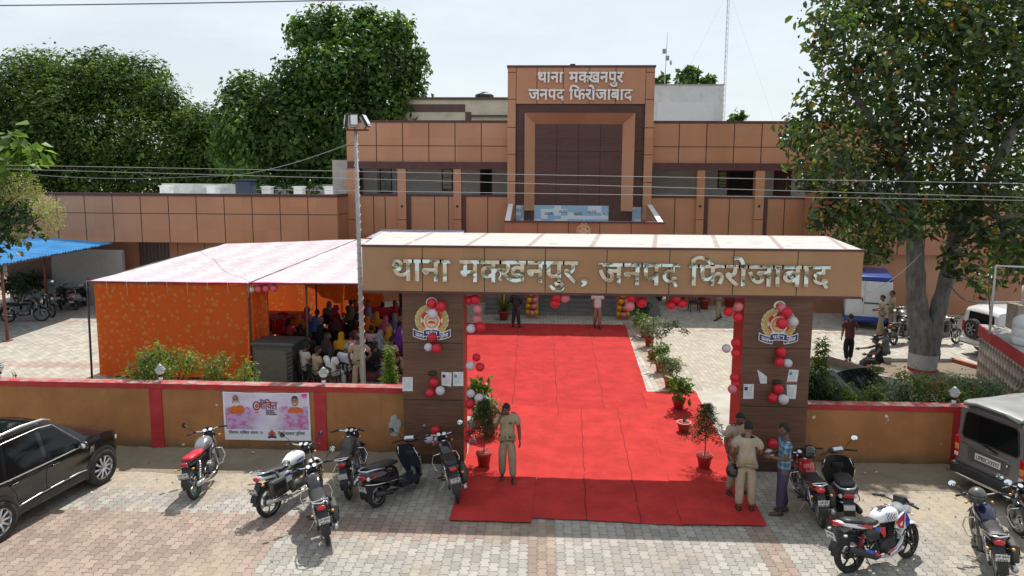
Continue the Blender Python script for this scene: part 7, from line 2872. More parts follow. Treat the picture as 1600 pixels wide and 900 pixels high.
b.grid(6, 6, lambda u, v: V((-.85 + .95 * v, (u - .5) * .9, suv.top(-.85 + .95 * v) + .05)), GLASSC); b.build('sunroof', t, fix=False)
for c_ in t.children:
  if c_.name.startswith('wheel') and 'arch' not in c_.name:
    c_.location.x *= .9
  else:
    c_.scale.x = .9
# ---- grey van at the right, tail to the camera
GREYV = mat('grey_van_paint', (.20, .188, .19), .25, .25, var=.06, sc=2, coat=.4, dirt=(.17, .15, .13))
ROOFV = mat('silver_van_roof', (.28, .283, .283), .4, .2, var=.15, sc=2)
vl, vr = G(1500, 762), G(1578, 800)       # rear wheels' tail corners on the ground
dv = vr - vl
wv = dv.length
hd = math.atan2(dv.y, dv.x) + math.pi / 2
cen = (vl + vr) / 2
vanw = .75
van = Car(-1.80, 1.80, [(-1.80, 1.70), (-1.72, 1.80), (-1.4, 1.85), (.4, 1.85), (.85, 1.75), (1.35, 1.18), (1.7, .95), (1.80, .75)], .26, (-1.10, 1.15), [(-1.8, 1.05), (1.0, 1.05), (1.8, .85)], vanw, [(-1.8, .965), (-1.6, 1.0), (1.3, 1.0), (1.8, .85)], .16, .33)
t = thing('van', 'dusty grey passenger van parked tail-on beside the right wall, number plate UP80CX9397', 'van', cen + V((math.cos(hd), math.sin(hd), 0)) * 1.82, hd)
b = MB(); van.shell(b, GREYV); b.build('body', t, fix=False)
blob_shadow_free_floor(t, van)
b = MB()
b.grid(8, 20, lambda u, v: V((-1.84 + 2.4 * v, (u - .5) * 2 * (van.hw(-.5, 1.85) + .012), 1.875 + .045 * (1 - ((u - .5) * 2) ** 2) + (.0 if v > .05 else -.03 * (1 - v / .05)) + .004 * (1 if int(u * 16) % 2 else 0))), ROOFV)
b.tube([(-1.84, -van.hw(-1.8, 1.8), 1.80), (-1.86, -.3, 1.875), (-1.86, .3, 1.875), (-1.84, van.hw(-1.8, 1.8), 1.80)], .035, ROOFV, 8)
b.tube([(-1.84, -van.hw(-1.8, 1.8) - .01, 1.82), (-.5, -van.hw(-.5, 1.85) - .01, 1.865), (.5, -van.hw(.4, 1.85) - .01, 1.85)], .03, ROOFV, 6)
b.tube([(-1.84, van.hw(-1.8, 1.8) + .01, 1.82), (-.5, van.hw(-.5, 1.85) + .01, 1.865), (.5, van.hw(.4, 1.85) + .01, 1.85)], .03, ROOFV, 6)
b.build('roof_panel', t, fix=False)
def back(y, z, o_=.006):
  return V((-1.80 - o_, y, z))
b = MB()
pts = [(-.56, 1.10), (.56, 1.10), (.60, 1.16), (.55, 1.60), (.50, 1.655), (-.50, 1.655), (-.55, 1.60), (-.60, 1.16)]
b.prism(pts, GLASSC, lambda y, z: back(y, z, 0), lambda y, z: back(y, z, .012))
wn = b.build('rear_window', t)
b = MB()
b.tube([back(y, z, .012) for y, z in pts], .014, BLACKP, 6, closed=True)
b.build('window_seal', wn)
b = MB()
b.prism([(-.68, .52), (.68, .52), (.68, 1.70), (-.68, 1.70)], GREYV, lambda y, z: back(y, z, 0), lambda y, z: back(y, z, .0045))
b.tube([back(y, z, .004) for y, z in ((-.68, .52), (.68, .52), (.68, 1.70), (-.68, 1.70))], .005, JOINT, 5, closed=True)
tg = b.build('tailgate', t)
b = MB()
b.prism([(-.42, .66), (.42, .66), (.46, .92), (.42, .96), (-.42, .96), (-.46, .92)], mat('van_recess', (.13, .12, .125), .3, .3, var=.05), lambda y, z: back(y, z, .002), lambda y, z: back(y, z, .010))
b.tube([back(-.44, .955, .02), back(.44, .955, .02)], .018, GREYV, 6)
b.build('plate_recess', tg)
plate(t, (-1.822, 0, .80), .56, .15, ['UP80CX9397'], R(2))
b = MB()
b.lathe([(.001, 0), (.035, -.004), (.04, .0)], CHROME, back(0, 1.03, .006), 14, ax=(-1, 0, 0), cap=False)
b.box(back(.52, .98, .01), (.008, .16, .028), CHROME)
b.box(back(-.47, .93, .01), (.008, .17, .026), CHROME)
b.lathe([(.001, 0), (.022, .01)], CHROME, back(-.40, .86, .012), 12, ax=(-1, 0, 0), cap=False)
b.build('badges', t)
for sg in (-1, 1):
  b = MB()
  b.box((-1.80, sg * .685, .86), (.06, .10, .46), REDL, bev=.02)
  tl = b.build('tail_light', t)
  b = MB(); b.box((-1.808, sg * .685, .86), (.06, .085, .12), AMBL, bev=.01); b.box((-1.808, sg * .685, .70), (.06, .085, .08), CLRL, bev=.01); b.build('indicator', tl)
  for ax in van.arch:
    car_wheel(t, ax, sg, .64, .28, 8, BLKRIM)
    b = MB(); van.archtrim(b, ax, sg, CLAD); b.build('wheel_arch', t, fix=False)
  b = MB()
  van.patch(b, [(-1.62, 1.12), (-.75, 1.12), (-.75, 1.66), (-1.60, 1.66)], sg, GLASSC); b.build('side_window', t, fix=False)
  b = MB()
  van.patch(b, [(-.68, 1.12), (.2, 1.12), (.2, 1.66), (-.68, 1.66)], sg, GLASSC); b.build('side_window', t, fix=False)
  b = MB()
  van.patch(b, [(.28, 1.12), (1.05, 1.12), (.75, 1.62), (.28, 1.66)], sg, GLASSC); b.build('side_window', t, fix=False)
b = MB()
b.box((-1.84, 0, .42), (.14, 1.50, .24), mat('bumper_black', (.03, .03, .031), .55, var=.2), bev=.05)
bp_ = b.build('bumper', t)
b = MB()
b.tube([(-1.98, -.75, .33), (-2.0, -.5, .36), (-2.0, .5, .36), (-1.98, .75, .33)], .024, CHROME, 8)
b.build('bumper_bar', bp_)
b = MB()
b.box((-1.825, .05, 1.075), (.05, .5, .02), BLACKP, rot=Euler((R(12), 0, 0)).to_matrix())
b.build('wiper', t)
# ---- white SUV in the yard with the spare wheel on its tail
s0, s1 = G(1497, 548), G(1562, 570)
WCAR = mat('white_car_paint', (.66, .66, .66), .2, var=.04, coat=.5)
ws_ = Car(-2.1, 2.1, [(-2.1, 1.60), (-2.05, 1.72), (-1.6, 1.82), (.3, 1.82), (.9, 1.25), (1.2, 1.15), (2.0, 1.02), (2.1, .8)], .40, (-1.25, 1.3), [(-2.1, 1.12), (1.0, 1.10), (2.1, .9)], .90, [(-2.1, .95), (-1.9, 1.0), (1.6, 1.0), (2.1, .86)], .2, .42)
dv = s1 - s0; hd = math.atan2(dv.y, dv.x) + math.pi / 2
t = thing('suv', 'white SUV with spare wheel on the tail under the fig tree beside the tiled wall', 'car', (s0 + s1) / 2 + V((math.cos(hd), math.sin(hd), 0)) * 2.1, hd)
b = MB(); ws_.shell(b, WCAR); b.build('body', t, fix=False)
blob_shadow_free_floor(t, ws_)
b = MB(); b.prism([(-.62, 1.15), (.62, 1.15), (.56, 1.62), (-.56, 1.62)], GLASSC, lambda y, z: V((-2.1, y, z)), lambda y, z: V((-2.112, y, z))); b.build('rear_window', t)
w_ = car_wheel(t, -2.22, 1, .22, .36, 6, ALLOY); w_.location = (-2.24, .18, 1.02); w_.rotation_euler = (0, 0, R(90)); w_.name = 'spare_wheel'
for sg in (-1, 1):
  b = MB(); b.box((-2.09, sg * .82, 1.02), (.05, .12, .4), REDL, bev=.02); b.build('tail_light', t)
  b = MB(); ws_.patch(b, [(-1.9, 1.18), (-.9, 1.18), (-.9, 1.66), (-1.8, 1.66)], sg, GLASSC); b.build('side_window', t, fix=False)
  b = MB(); ws_.patch(b, [(-.8, 1.18), (.75, 1.18), (.4, 1.66), (-.8, 1.68)], sg, GLASSC); b.build('side_window', t, fix=False)
  b = MB(); b.tube([(-1.7, sg * .66, 1.87), (-.2, sg * .67, 1.9), (.3, sg * .67, 1.86)], .03, GREYPAINT, 6); b.build('roof_rail', t)
  for ax in ws_.arch:
    car_wheel(t, ax, sg, .80, .37, 6, ALLOY)
    b = MB(); ws_.archtrim(b, ax, sg, CLAD); b.build('wheel_arch', t, fix=False)
plate(t, (-2.12, -.35, .82), .40, .14, None, 0)
b = MB(); b.box((-2.13, 0, .52), (.16, 1.7, .22), WCAR, bev=.05); b.tube([(-2.26, -.7, .44), (-2.26, .7, .44)], .03, CHROME, 7); b.build('bumper', t)
# ---- white police van by the far wall
q = G(1352, 528)
t = thing('police_van', 'boxy white police van with blue top, blue skirt and green stripe', 'van', (D(1351, 500, 30.8).x, 30.8, 0), R(-22))
PW = mat('police_white', (.60, .62, .64), .3, var=.04)
PBL = mat('police_blue', (.02, .06, .28), .3, var=.03)
PGR = mat('police_green', (.01, .13, .08), .4, var=0)
b = MB(); b.box((0, 0, 1.25), (1.75, 3.4, 1.7), PW, bev=.08); b.build('body', t)
b = MB(); b.box((0, .01, 2.2), (1.72, 3.4, .2), PBL, bev=.08); b.build('roof', t)
b = MB(); b.box((0, 0, .45), (1.78, 3.44, .26), PBL, bev=.05); b.build('skirt', t)
b = MB(); b.bx(-.84, .86, -1.712, -1.70, 1.12, 1.19, PGR); b.build('stripe', t)
b = MB(); b.box((-.50, -1.72, 1.38), (.66, .03, 1.4), PW, bev=.02); dr = b.build('door', t)
b = MB(); b.box((-.52, -1.738, 1.75), (.40, .02, .42), mat('brown_glass', (.12, .10, .055), .1), bev=.02); b.build('window', dr)
b = MB(); b.box((-.24, -1.745, 1.3), (.04, .03, .16), BLACKP); b.build('handle', dr)
for sg in (-1, 1):
  for y in (-1.1, 1.1):
    w_ = bpy.data.objects.new('wheel', None); COL.objects.link(w_); w_.parent = t; w_.location = (sg * .78, y, .3)
    b = MB(); b.lathe([(.18, -.09), (.3, -.09), (.3, .09), (.18, .09)], RUBBER, ax=(1, 0, 0), n=20); b.build('tyre', w_)
# ---- dark green car just behind the right wall
q = G(1305, 612)
DG = mat('dark_green_paint', (.035, .06, .05), .2, .3, var=.1, coat=.5)
hb_ = Car(-1.8, 1.8, [(-1.8, .95), (-1.6, 1.30), (-1.1, 1.45), (.1, 1.45), (.8, 1.0), (1.0, .95), (1.7, .80), (1.8, .6)], .25, (-1.15, 1.15), [(-1.8, .92), (.8, .92), (1.8, .75)], .80, [(-1.8, .85), (-1.4, 1), (1.3, 1), (1.8, .8)], .3, .34)
t = thing('hatchback_car', 'dark green hatchback parked just behind the right wall beside the gate pillar', 'car', (D(1328, 610, 17.6).x, 17.7, 0), R(-62))
b = MB(); hb_.shell(b, DG); b.build('body', t, fix=False)
b = MB(); b.grid(8, 6, lambda u, v: V((.12 + .62 * v, (u - .5) * 1.2, hb_.top(.12 + .62 * v) + .045 * (1 - ((u - .5) * 1.7) ** 2) + .006)), GLASSC); b.build('windscreen', t, fix=False)
for sg in (-1, 1):
  b = MB(); hb_.patch(b, [(-1.2, .97), (.55, .97), (.1, 1.36), (-1.0, 1.36)], sg, GLASSC); b.build('side_window', t, fix=False)
  for ax in hb_.arch:
    car_wheel(t, ax, sg, .70, .29, 8, ALLOY)
# ================================================================ people
def skin_geo(V_, E_, Rr, lv=1, smooth=True):
  me = bpy.data.meshes.new('tmp')
  me.from_pydata([tuple(p) for p in V_], E_, [])
  o = bpy.data.objects.new('tmp', me)
  COL.objects.link(o)
  md = o.modifiers.new('s', 'SKIN')
  md.use_smooth_shade = True
  md.branch_smoothing = .4
  sv = me.skin_vertices[0].data
  for i, r_ in enumerate(Rr):
    sv[i].radius = (r_[0] * 1.2, r_[1] * 1.2) if isinstance(r_, tuple) else (r_ * 1.2, r_ * 1.2)
    sv[i].use_root = (i == 0)
  sb = o.modifiers.new('b', 'SUBSURF')
  sb.levels = lv
  dg = bpy.context.evaluated_depsgraph_get()
  m2 = bpy.data.meshes.new_from_object(o.evaluated_get(dg))
  vs = [v.co.copy() for v in m2.vertices]
  fs = [tuple(p.vertices) for p in m2.polygons]
  bpy.data.objects.remove(o)
  bpy.data.meshes.remove(me)
  bpy.data.meshes.remove(m2)
  return vs, fs
SKIN = mat('brown_skin', (.21, .105, .062), .5, var=.10, sc=12)
SKIND = mat('dark_brown_skin', (.135, .066, .042), .5, var=.10, sc=12)
HAIR = mat('black_hair', (.010, .009, .009), .85, var=.2, sc=40)
GHAIR = mat('grey_hair', (.22, .215, .21), .7, var=.25, sc=50)
EYEW = mat('eye_white', (.6, .58, .55), .3, var=0)
LIP = mat('lips', (.16, .055, .045), .5, var=0)
def cloth(name, col, rough=.85):
  if name in MATS:
    return MATS[name]
  n = NT(name)
  f = n.noise(7, 6, .65, stretch=(1.2, 1.2, .7))
  n.color(n.mix(f.step(.3, .7), tuple(q * .86 for q in col), tuple(q * 1.1 for q in col))).rough(rough)
  n.b.inputs['Specular IOR Level'].default_value = .2
  n.bump(f + n.noise(22, 4, .6) * .3, .55, .02)
  MATS[name] = n.m
  return n.m
KHAKI = cloth('khaki_cloth', (.34, .27, .185))
KHAKIT = cloth('khaki_trouser_cloth', (.31, .245, .165))
SHOEB = mat('shoe_leather', (.018, .014, .012), .35, var=.2)
BELT = mat('brown_belt', (.06, .022, .012), .4)
def check_cloth():
  n = NT('blue_check_cloth')
  x, y, z = n.coord()
  a = ((x * .8 + y * .8) * 9.0).fr()
  c = (z * 9.0).fr()
  l1 = (a - .5).ab().lt(.13)
  l2 = (c - .5).ab().lt(.13)
  col = n.mix(l1 * .7, (.06, .15, .22), (.22, .33, .40))
  col = n.mix(l2 * .7, col, (.24, .36, .42))
  col = n.mix((a.lt(.12)).mx(c.lt(.12)) * .7, col, (.012, .03, .06))
  n.color(col).rough(.85)
  n.bump(n.noise(9, 5), .5, .02)
  return n.m
def hand(b, wr, dr, nm, m, s=1.0, curl=.5, grip=None):
  """palm and five fingers beyond the wrist: dr towards the knuckles, nm out of the palm side"""
  dr = V(dr).normalized()
  nm = V(nm)
  nm = (nm - dr * nm.dot(dr)).normalized()
  sd = dr.cross(nm)
  w_ = V(wr)
  A = MX((( sd.x, dr.x, nm.x, w_.x), (sd.y, dr.y, nm.y, w_.y), (sd.z, dr.z, nm.z, w_.z), (0, 0, 0, 1)))
  old = b.T
  b.T = A if old is None else old @ A
  b.ball((0, .045 * s, 0), (.042 * s, .055 * s, .018 * s), m, 10, 7)
  for i, (ox, L) in enumerate(((-.030, .066), (-.010, .076), (.010, .071), (.029, .056))):
    p = V((ox * s, .088 * s, 0))
    a = 0
    pts = [p + V((0, -.02 * s, 0)), p]
    for k, f in enumerate((.45, .32, .23)):
      a += curl * (.55 + .25 * k)
      p = p + V((0, math.cos(a), math.sin(a))) * (L * f * s)
      pts.append(p)
    b.tube(pts, [.0095 * s, .0092 * s, .0088 * s, .0080 * s, .0060 * s], m, 6)
  b.tube([V((-.030, .015, .004)) * s, V((-.052, .045, .014)) * s, V((-.050, .072, .026 + .012 * curl)) * s, V((-.042, .090, .034 + .02 * curl)) * s], [.012 * s, .011 * s, .0095 * s, .007 * s], m, 6)
  b.T = old
def head(b, c, rot, m, s=1.0, moustache=False):
  """head facing +y"""
  def fn(p):
    q = V(p)
    z = q.z / .118
    q.x *= 1 - .22 * max(0, -z) ** 1.4
    if q.y > 0:
      q.y *= 1 - .10 * max(0, -z)
      q.y += .010 * math.exp(-((z + .9) / .25) ** 2)
      q.y += .006 * math.exp(-((z - .22) / .12) ** 2) - .010 * math.exp(-((z - .04) / .12) ** 2) * (abs(q.x) > .012)
    else:
      q.y *= 1.05 if z > -.2 else 1.05 - .35 * (-z - .2)
    return q * s
  b.ball(c, (.077, .095, .118), m, 18, 14, rot=rot, fn=fn)
  at = lambda x, y, z: V(c) + rot @ (V((x, y, z)) * s)
  b.tube([at(0, .088, .018), at(0, .104, -.012), at(0, .112, -.028), at(0, .094, -.036)], [.008 * s, .011 * s, .015 * s, .008 * s], m, 7)
  for k in (-1, 1):
    b.ball(at(k * .080, -.004, -.004), (.012 * s, .024 * s, .034 * s), m, 8, 6, rot=rot)
    b.ball(at(k * .031, .081, .006), (.014 * s, .010 * s, .008 * s), EYEW, 8, 6, rot=rot)
    b.ball(at(k * .031, .089, .006), (.006 * s, .004 * s, .006 * s), HAIR, 6, 5, rot=rot)
    b.tube([at(k * .012, .094, .027), at(k * .034, .091, .033), at(k * .052, .078, .026)], .0045 * s, HAIR, 5)
  b.tube([at(-.024, .083, -.064), at(0, .093, -.062), at(.024, .083, -.064)], [.004 * s, .008 * s, .004 * s], LIP, 6)
  if moustache:
    b.tube([at(-.032, .083, -.056), at(0, .098, -.045), at(.032, .083, -.056)], [.004 * s, .009 * s, .004 * s], HAIR, 6)
def hair_geo(b, c, rot, m, s=1.0, long=False):
  def fn(p):
    q = V(p)
    q.x *= 1.0
    if q.y > .03 and q.z < .055 + .02 * math.sin(q.x * 60):
      q *= .80
    elif q.z < -.035 and not long:
      q *= .80
    q += V((.004 * math.sin(q.z * 90), .004 * math.sin(q.x * 110), .004 * math.sin(q.y * 100)))
    return q * s
  b.ball(V(c) + rot @ V((0, -.006, .008)), (.086, .108, .126), m, 20, 14, rot=rot, fn=fn)
  if long:
    b.tube([V(c) + rot @ V((0, -.10, .0)), V(c) + rot @ V((0, -.115, -.1)), V(c) + rot @ V((0, -.13, -.32))], [.055, .05, .02], m, 8)
STAND = dict(pel=(0, 0, .95), wst=(0, .0, 1.08), chs=(0, .0, 1.28), nck=(0, -.01, 1.46), hd=(0, .02, 1.605),
      shL=(-.19, 0, 1.415), shR=(.19, 0, 1.415), elL=(-.235, -.03, 1.13), elR=(.235, -.03, 1.13), wrL=(-.24, .05, .89), wrR=(.24, .05, .89),
      hpL=(-.09, 0, .90), hpR=(.09, 0, .90), knL=(-.10, .02, .50), knR=(.10, .02, .50), anL=(-.105, -.02, .08), anR=(.105, -.02, .08))
SIT = dict(pel=(0, 0, .56), wst=(0, -.02, .68), chs=(0, .0, .88), nck=(0, .02, 1.05), hd=(0, .06, 1.20),
     shL=(-.18, .01, 1.00), shR=(.18, .01, 1.00), elL=(-.23, .06, .75), elR=(.23, .06, .75), wrL=(-.12, .27, .66), wrR=(.12, .27, .66),
     hpL=(-.10, .02, .54), hpR=(.10, .02, .54), knL=(-.13, .42, .52), knR=(.13, .42, .52), anL=(-.13, .40, .09), anR=(.13, .40, .09))
def person(label, pos, rz, pose, shirt, trous, sk=SKIN, hair=HAIR, sleeve='short', shoes=SHOEB, s=1.0, nod=0.0, turn=0.0, moust=False, belt=None, girth=1.0,
     curl=.5, group=None, tails=False, longhair=False, epaul=None, palmL=None, palmR=None, simple=False, barefoot=False):
  J = {k: V(v) for k, v in pose.items()}
  t = thing('person', label, 'person', pos, rz, group)
  t.scale = (s, s, s)
  b = MB()
  # --- one continuous body
  names = ['pel', 'wst', 'chs', 'nck', 'shL', 'elL', 'wrL', 'shR', 'elR', 'wrR', 'hpL', 'knL', 'anL', 'hpR', 'knR', 'anR']
  P = [J[n] for n in names]
  P.append(J['nck'].lerp(J['hd'], .75))
  E_ = [(0, 1), (1, 2), (2, 3), (3, 16), (2, 4), (4, 5), (5, 6), (2, 7), (7, 8), (8, 9), (0, 10), (10, 11), (11, 12), (0, 13), (13, 14), (14, 15)]
  rr = [(.115, .09), (.10, .08), (.11, .085), .05, .048, .038, .025, .048, .038, .025, .07, .05, .035, .07, .05, .035, .048]
  vs, fs = skin_geo(P, E_, rr)
  b.add(vs, fs, sk, True)
  rot = MX.Rotation(turn, 3, 'Z') @ MX.Rotation(-nod, 3, 'X')
  head(b, J['hd'], rot, sk, 1.0, moust)
  for sd_, pn in (('L', palmL), ('R', palmR)):
    d = J['wr' + sd_] - J['el' + sd_]
    side = -1 if sd_ == 'L' else 1
    hand(b, J['wr' + sd_], d, pn or (-side, .25, 0), sk, 1.0, curl)
  bd = b.build('body', t)
  # --- hair
  if hair is not None:
    b = MB()
    hair_geo(b, J['hd'], rot, hair, 1.0, longhair)
    b.build('hair', t)
  # --- shirt
  b = MB()
  g = girth
  sn = ['wst', 'chs', 'nck', 'shL', 'elL', 'shR', 'elR', 'pel']
  Q = [J['wst'], J['chs'], J['nck'] + (J['chs'] - J['nck']) * .22]
  fr = {'short': .72, 'long': 1.0, 'none': .25}[sleeve]
  Q += [J['shL'], J['shL'].lerp(J['elL'], fr), J['shR'], J['shR'].lerp(J['elR'], fr), J['pel'] + V((0, 0, -.10 if tails else .015))]
  E2 = [(0, 1), (1, 2), (1, 3), (3, 4), (1, 5), (5, 6), (0, 7)]
  r2 = [(.150 * g, .115 * g), (.160 * g, .118 * g), (.082, .075), (.082, .08), .066, (.082, .08), .066, (.152 * g, .120 * g)]
  if sleeve == 'long':
    Q += [J['elL'].lerp(J['wrL'], .92), J['elR'].lerp(J['wrR'], .92)]
    E2 += [(4, 8), (6, 9)]
    r2 += [.042, .042]
  vs, fs = skin_geo(Q, E2, r2)
  b.add(vs, fs, shirt, True)
  so_ = b.build('shirt', t)
  if epaul is not None:
    b = MB()
    for k in ('shL', 'shR'):
      p = J[k].lerp(J['nck'], .30) + V((0, 0, .070))
      b.box(p, (.10, .05, .014), epaul, rot=Euler((0, .25 * (-1 if k == 'shL' else 1), 0)).to_matrix(), bev=.005)
    b.box(J['chs'] + V((-.07, .118 * g, .03)), (.07, .012, .016), BLACKP)
    b.build('badges', so_)
  # --- trousers
  b = MB()
  Q = [J['pel'], J['hpL'], J['knL'], J['anL'] + (J['knL'] - J['anL']) * .10, J['hpR'], J['knR'], J['anR'] + (J['knR'] - J['anR']) * .10, J['pel'].lerp(J['wst'], .35)]
  vs, fs = skin_geo(Q, [(0, 1), (1, 2), (2, 3), (0, 4), (4, 5), (5, 6), (0, 7)], [(.138 * g, .112 * g), (.098, .10), .076, .066, (.098, .10), .076, .066, (.14 * g, .11 * g)])
  b.add(vs, fs, trous, True)
  b.build('trousers', t)
  if belt is not None:
    b = MB()
    c = J['pel'].lerp(J['wst'], .42)
    pts = [c + V((.152 * g * math.cos(a), .122 * g * math.sin(a), 0)) for a in [2 * math.pi * i / 22 for i in range(22)]]
    b.tube(pts, .018, belt, 6, closed=True)
    b.box(c + V((0, .142 * g, 0)), (.045, .015, .04), GOLDP, bev=.004)
    b.build('belt', t)
  # --- shoes
  for k in ('L', 'R'):
    b = MB()
    a = J['an' + k]
    kn = J['kn' + k]
    tw = .16 if k == 'R' else -.16
    zf = a.z - .08
    d = V((tw * .5, 1, 0)).normalized()
    if abs(zf) > .02:
      d.z = -.35 if zf > .05 else 0
    loftp = [a + d * -.06 + V((0, 0, -.03)), a + V((0, 0, -.025)), a + d * .08 + V((0, 0, -.04)), a + d * .17 + V((0, 0, -.052)), a + d * .20 + V((0, 0, -.055))]
    b.tube(loftp, [.034, .046, .043, .036, .018], shoes, 10)
    b.build('shoe', t)
  return t, J, rot
def pose(base, **kw):
  d = dict(base)
  d.update(kw)
  return d
# 1 officer on the phone, facing the camera, weight on one leg
q = G(792, 750)
ph = pose(STAND, hd=(.02, .055, 1.60), nck=(0, .0, 1.46), shR=(.19, .0, 1.41), elR=(.27, .10, 1.19), wrR=(.135, .085, 1.46), elL=(-.255, -.03, 1.14), wrL=(-.27, .03, .89),
     knR=(.10, .05, .50), knL=(-.11, .10, .51), anL=(-.13, .14, .08), anR=(.10, -.03, .08))
t, J, rt = person('policeman in khaki on the red carpet talking on the phone, looking down', q, R(184), ph, KHAKI, KHAKIT, SKIND, belt=BELT, epaul=BELT, nod=.35, shoes=mat('brown_shoe', (.07, .03, .018), .35), palmR=(-1, 0, .2), moust=True, s=.985)
b = MB(); b.box((.112, .085, 1.575), (.012, .07, .145), BLACKP, bev=.004, rot=Euler((.3, -.15, 0)).to_matrix())
o = b.build('mobile_phone'); o.matrix_world = t.matrix_basis.copy()
bpy.context.view_layer.update()
o.location = t.location; o.rotation_euler = t.rotation_euler; o.scale = t.scale
tag(o, 'black phone held to the ear of the policeman on the carpet', 'phone')
# 2 officer with his back to us
q = G(1163, 799)
pb_ = pose(STAND, elL=(-.26, .02, 1.15), wrL=(-.22, .16, .95), elR=(.26, .06, 1.14), wrR=(.13, .27, 1.09), hd=(.01, .05, 1.61), knR=(.11, .02, .5), anR=(.13, .03, .08))
t, J, rt = person('policeman in pale khaki seen from behind, standing at the edge of the right carpet', q, R(-12), pb_, cloth('pale_khaki', (.38, .315, .235)), cloth('pale_khaki_trouser', (.40, .325, .235)), SKIN, belt=mat('khaki_belt', (.30, .22, .08), .6), nod=.3, s=1.03, girth=1.06)
hp = t.matrix_basis @ V((-.30, .16, .80))
helmet('black helmet hanging from the hand of the policeman seen from behind', D(1145, 735, q.y + .1), BLACKM, R(-120), .135)
# 3 officer facing the camera
q = G(1148, 772)
pf = pose(STAND, hd=(.0, .06, 1.61), elL=(-.25, .0, 1.14), wrL=(-.15, .22, 1.03), elR=(.26, -.02, 1.13), wrR=(.25, .06, .9), anL=(-.16, .03, .08), knL=(-.13, .03, .5), anR=(.15, .0, .08))
person('policeman in khaki facing the camera behind his colleague at the right pillar', q, R(200), pf, KHAKI, KHAKIT, SKIND, hair=HAIR, belt=BELT, epaul=BELT, nod=.4, moust=True, s=1.0)
# 4 man in the checked shirt
q = G(1221, 803)
pc_ = pose(STAND, elL=(-.22, .02, 1.14), wrL=(-.10, .27, 1.12), elR=(.22, .02, 1.14), wrR=(.06, .27, 1.12), hd=(.0, .04, 1.62), anL=(-.09, .05, .08), knL=(-.09, .05, .5), anR=(.10, -.08, .08), knR=(.1, 0, .5))
person('man in blue checked shirt and dark violet trousers facing the two policemen', q, R(82), pc_, check_cloth(), cloth('violet_grey_trouser', (.058, .052, .085)), SKIND, tails=True, shoes=mat('sandal_brown', (.07, .045, .035), .6), s=1.03, nod=.15, girth=.95)
# 5 man walking in the yard
q = G(1325, 566)
pw = pose(STAND, knR=(.10, .10, .50), anR=(.10, .16, .08), knL=(-.10, .02, .49), anL=(-.10, -.22, .12), elR=(.24, .08, 1.15), wrR=(.16, .25, 1.22), elL=(-.25, -.08, 1.13), wrL=(-.26, -.02, .9))
person('man in dark red shirt and black trousers walking across the yard towards the white van', q, R(-10), pw, cloth('dark_red_shirt', (.085, .028, .026)), cloth('black_trouser', (.014, .014, .016)), SKIND, tails=True, s=1.0, shoes=mat('sandal_brown', (0, 0, 0)))
# 6, 7 seated on the kerb
q = G(1372, 584)
ps = pose(SIT, pel=(0, 0, .50), hpL=(-.10, .02, .48), hpR=(.10, .02, .48), knL=(-.16, .42, .50), knR=(.15, .40, .48), anL=(-.15, .55, .09), anR=(.12, .60, .09), elL=(-.26, .12, .80), wrL=(-.16, .40, .72), elR=(.24, .30, .86), wrR=(.22, .56, .82), hd=(.02, .14, 1.16), nck=(0, .07, 1.03), wst=(0, 0, .63), chs=(0, .04, .85))
t, J, rt = person('man with dark cap and waistcoat seated on the planter kerb, one arm stretched out', q - V((0, 0, .06)), R(72), ps, cloth('dark_waistcoat', (.022, .020, .022)), cloth('dark_grey_trouser', (.035, .035, .038)), SKIND, sleeve='none', nod=.3)
b = MB(); b.ball(J['hd'] + V((0, -.01, .055)), (.095, .115, .075), mat('dark_cap', (.03, .025, .024), .8), 14, 8); b.box(J['hd'] + V((0, .12, .04)), (.14, .09, .012), mat('dark_cap', (0, 0, 0)), bev=.004); b.build('cap', t)
q = G(1385, 574)
ps2 = pose(ps, wrR=(.14, .30, .84), wrL=(-.14, .3, .84), hd=(0, .07, 1.2))
person('man in grey short-sleeved shirt seated behind the capped man on the planter kerb', q + V((0, .1, 0)), R(60), ps2, cloth('grey_shirt', (.13, .14, .155)), cloth('dark_grey_trouser', (0, 0, 0)), SKIND, turn=.6)
# 8, 9 officers by the van
person('policeman in khaki with paper standing in front of the other beside the white van', G(1376, 526), R(75), pose(STAND, elL=(-.23, .06, 1.14), wrL=(-.10, .27, 1.10), elR=(.23, .06, 1.14), wrR=(.08, .28, 1.10), knL=(-.1, .08, .5), anL=(-.1, .14, .08), anR=(.1, -.16, .08)), KHAKI, KHAKIT, SKIND, belt=BELT, nod=.25)
person('policeman in khaki half hidden behind the one with the paper', G(1391, 519), R(70), STAND, KHAKI, KHAKIT, SKIN, belt=BELT, s=1.02)
# 10-12 figures partly behind the beam
person('man in dark grey suit on the far carpet, head hidden by the beam', G(806, 512), R(-20), pose(STAND, anL=(-.14, -.03, .08), anR=(.13, .05, .08), elR=(.24, .02, 1.14), wrR=(.15, .2, 1.0), elL=(-.24, .02, 1.14), wrL=(-.15, .2, 1.0)), cloth('charcoal_suit', (.045, .040, .046)), cloth('charcoal_trouser', (.05, .044, .05)), SKIN, sleeve='long', tails=True)
person('man in white T-shirt and tan trousers walking down the far carpet', G(933, 513), R(190), pose(STAND, knL=(-.08, .08, .5), anL=(-.07, .10, .08), anR=(.08, -.14, .1), knR=(.09, .02, .5)), cloth('white_tee', (.62, .60, .62)), cloth('tan_trouser', (.30, .175, .125)), SKIND, s=1.02, tails=True)
person('policeman walking in the far shade, only khaki legs and black shoes below the beam', G(1123, 500), R(120), pose(STAND, knL=(-.09, .14, .5), anL=(-.09, .20, .08), anR=(.09, -.22, .12), knR=(.09, -.02, .5)), KHAKI, KHAKIT, SKIND, belt=BELT)
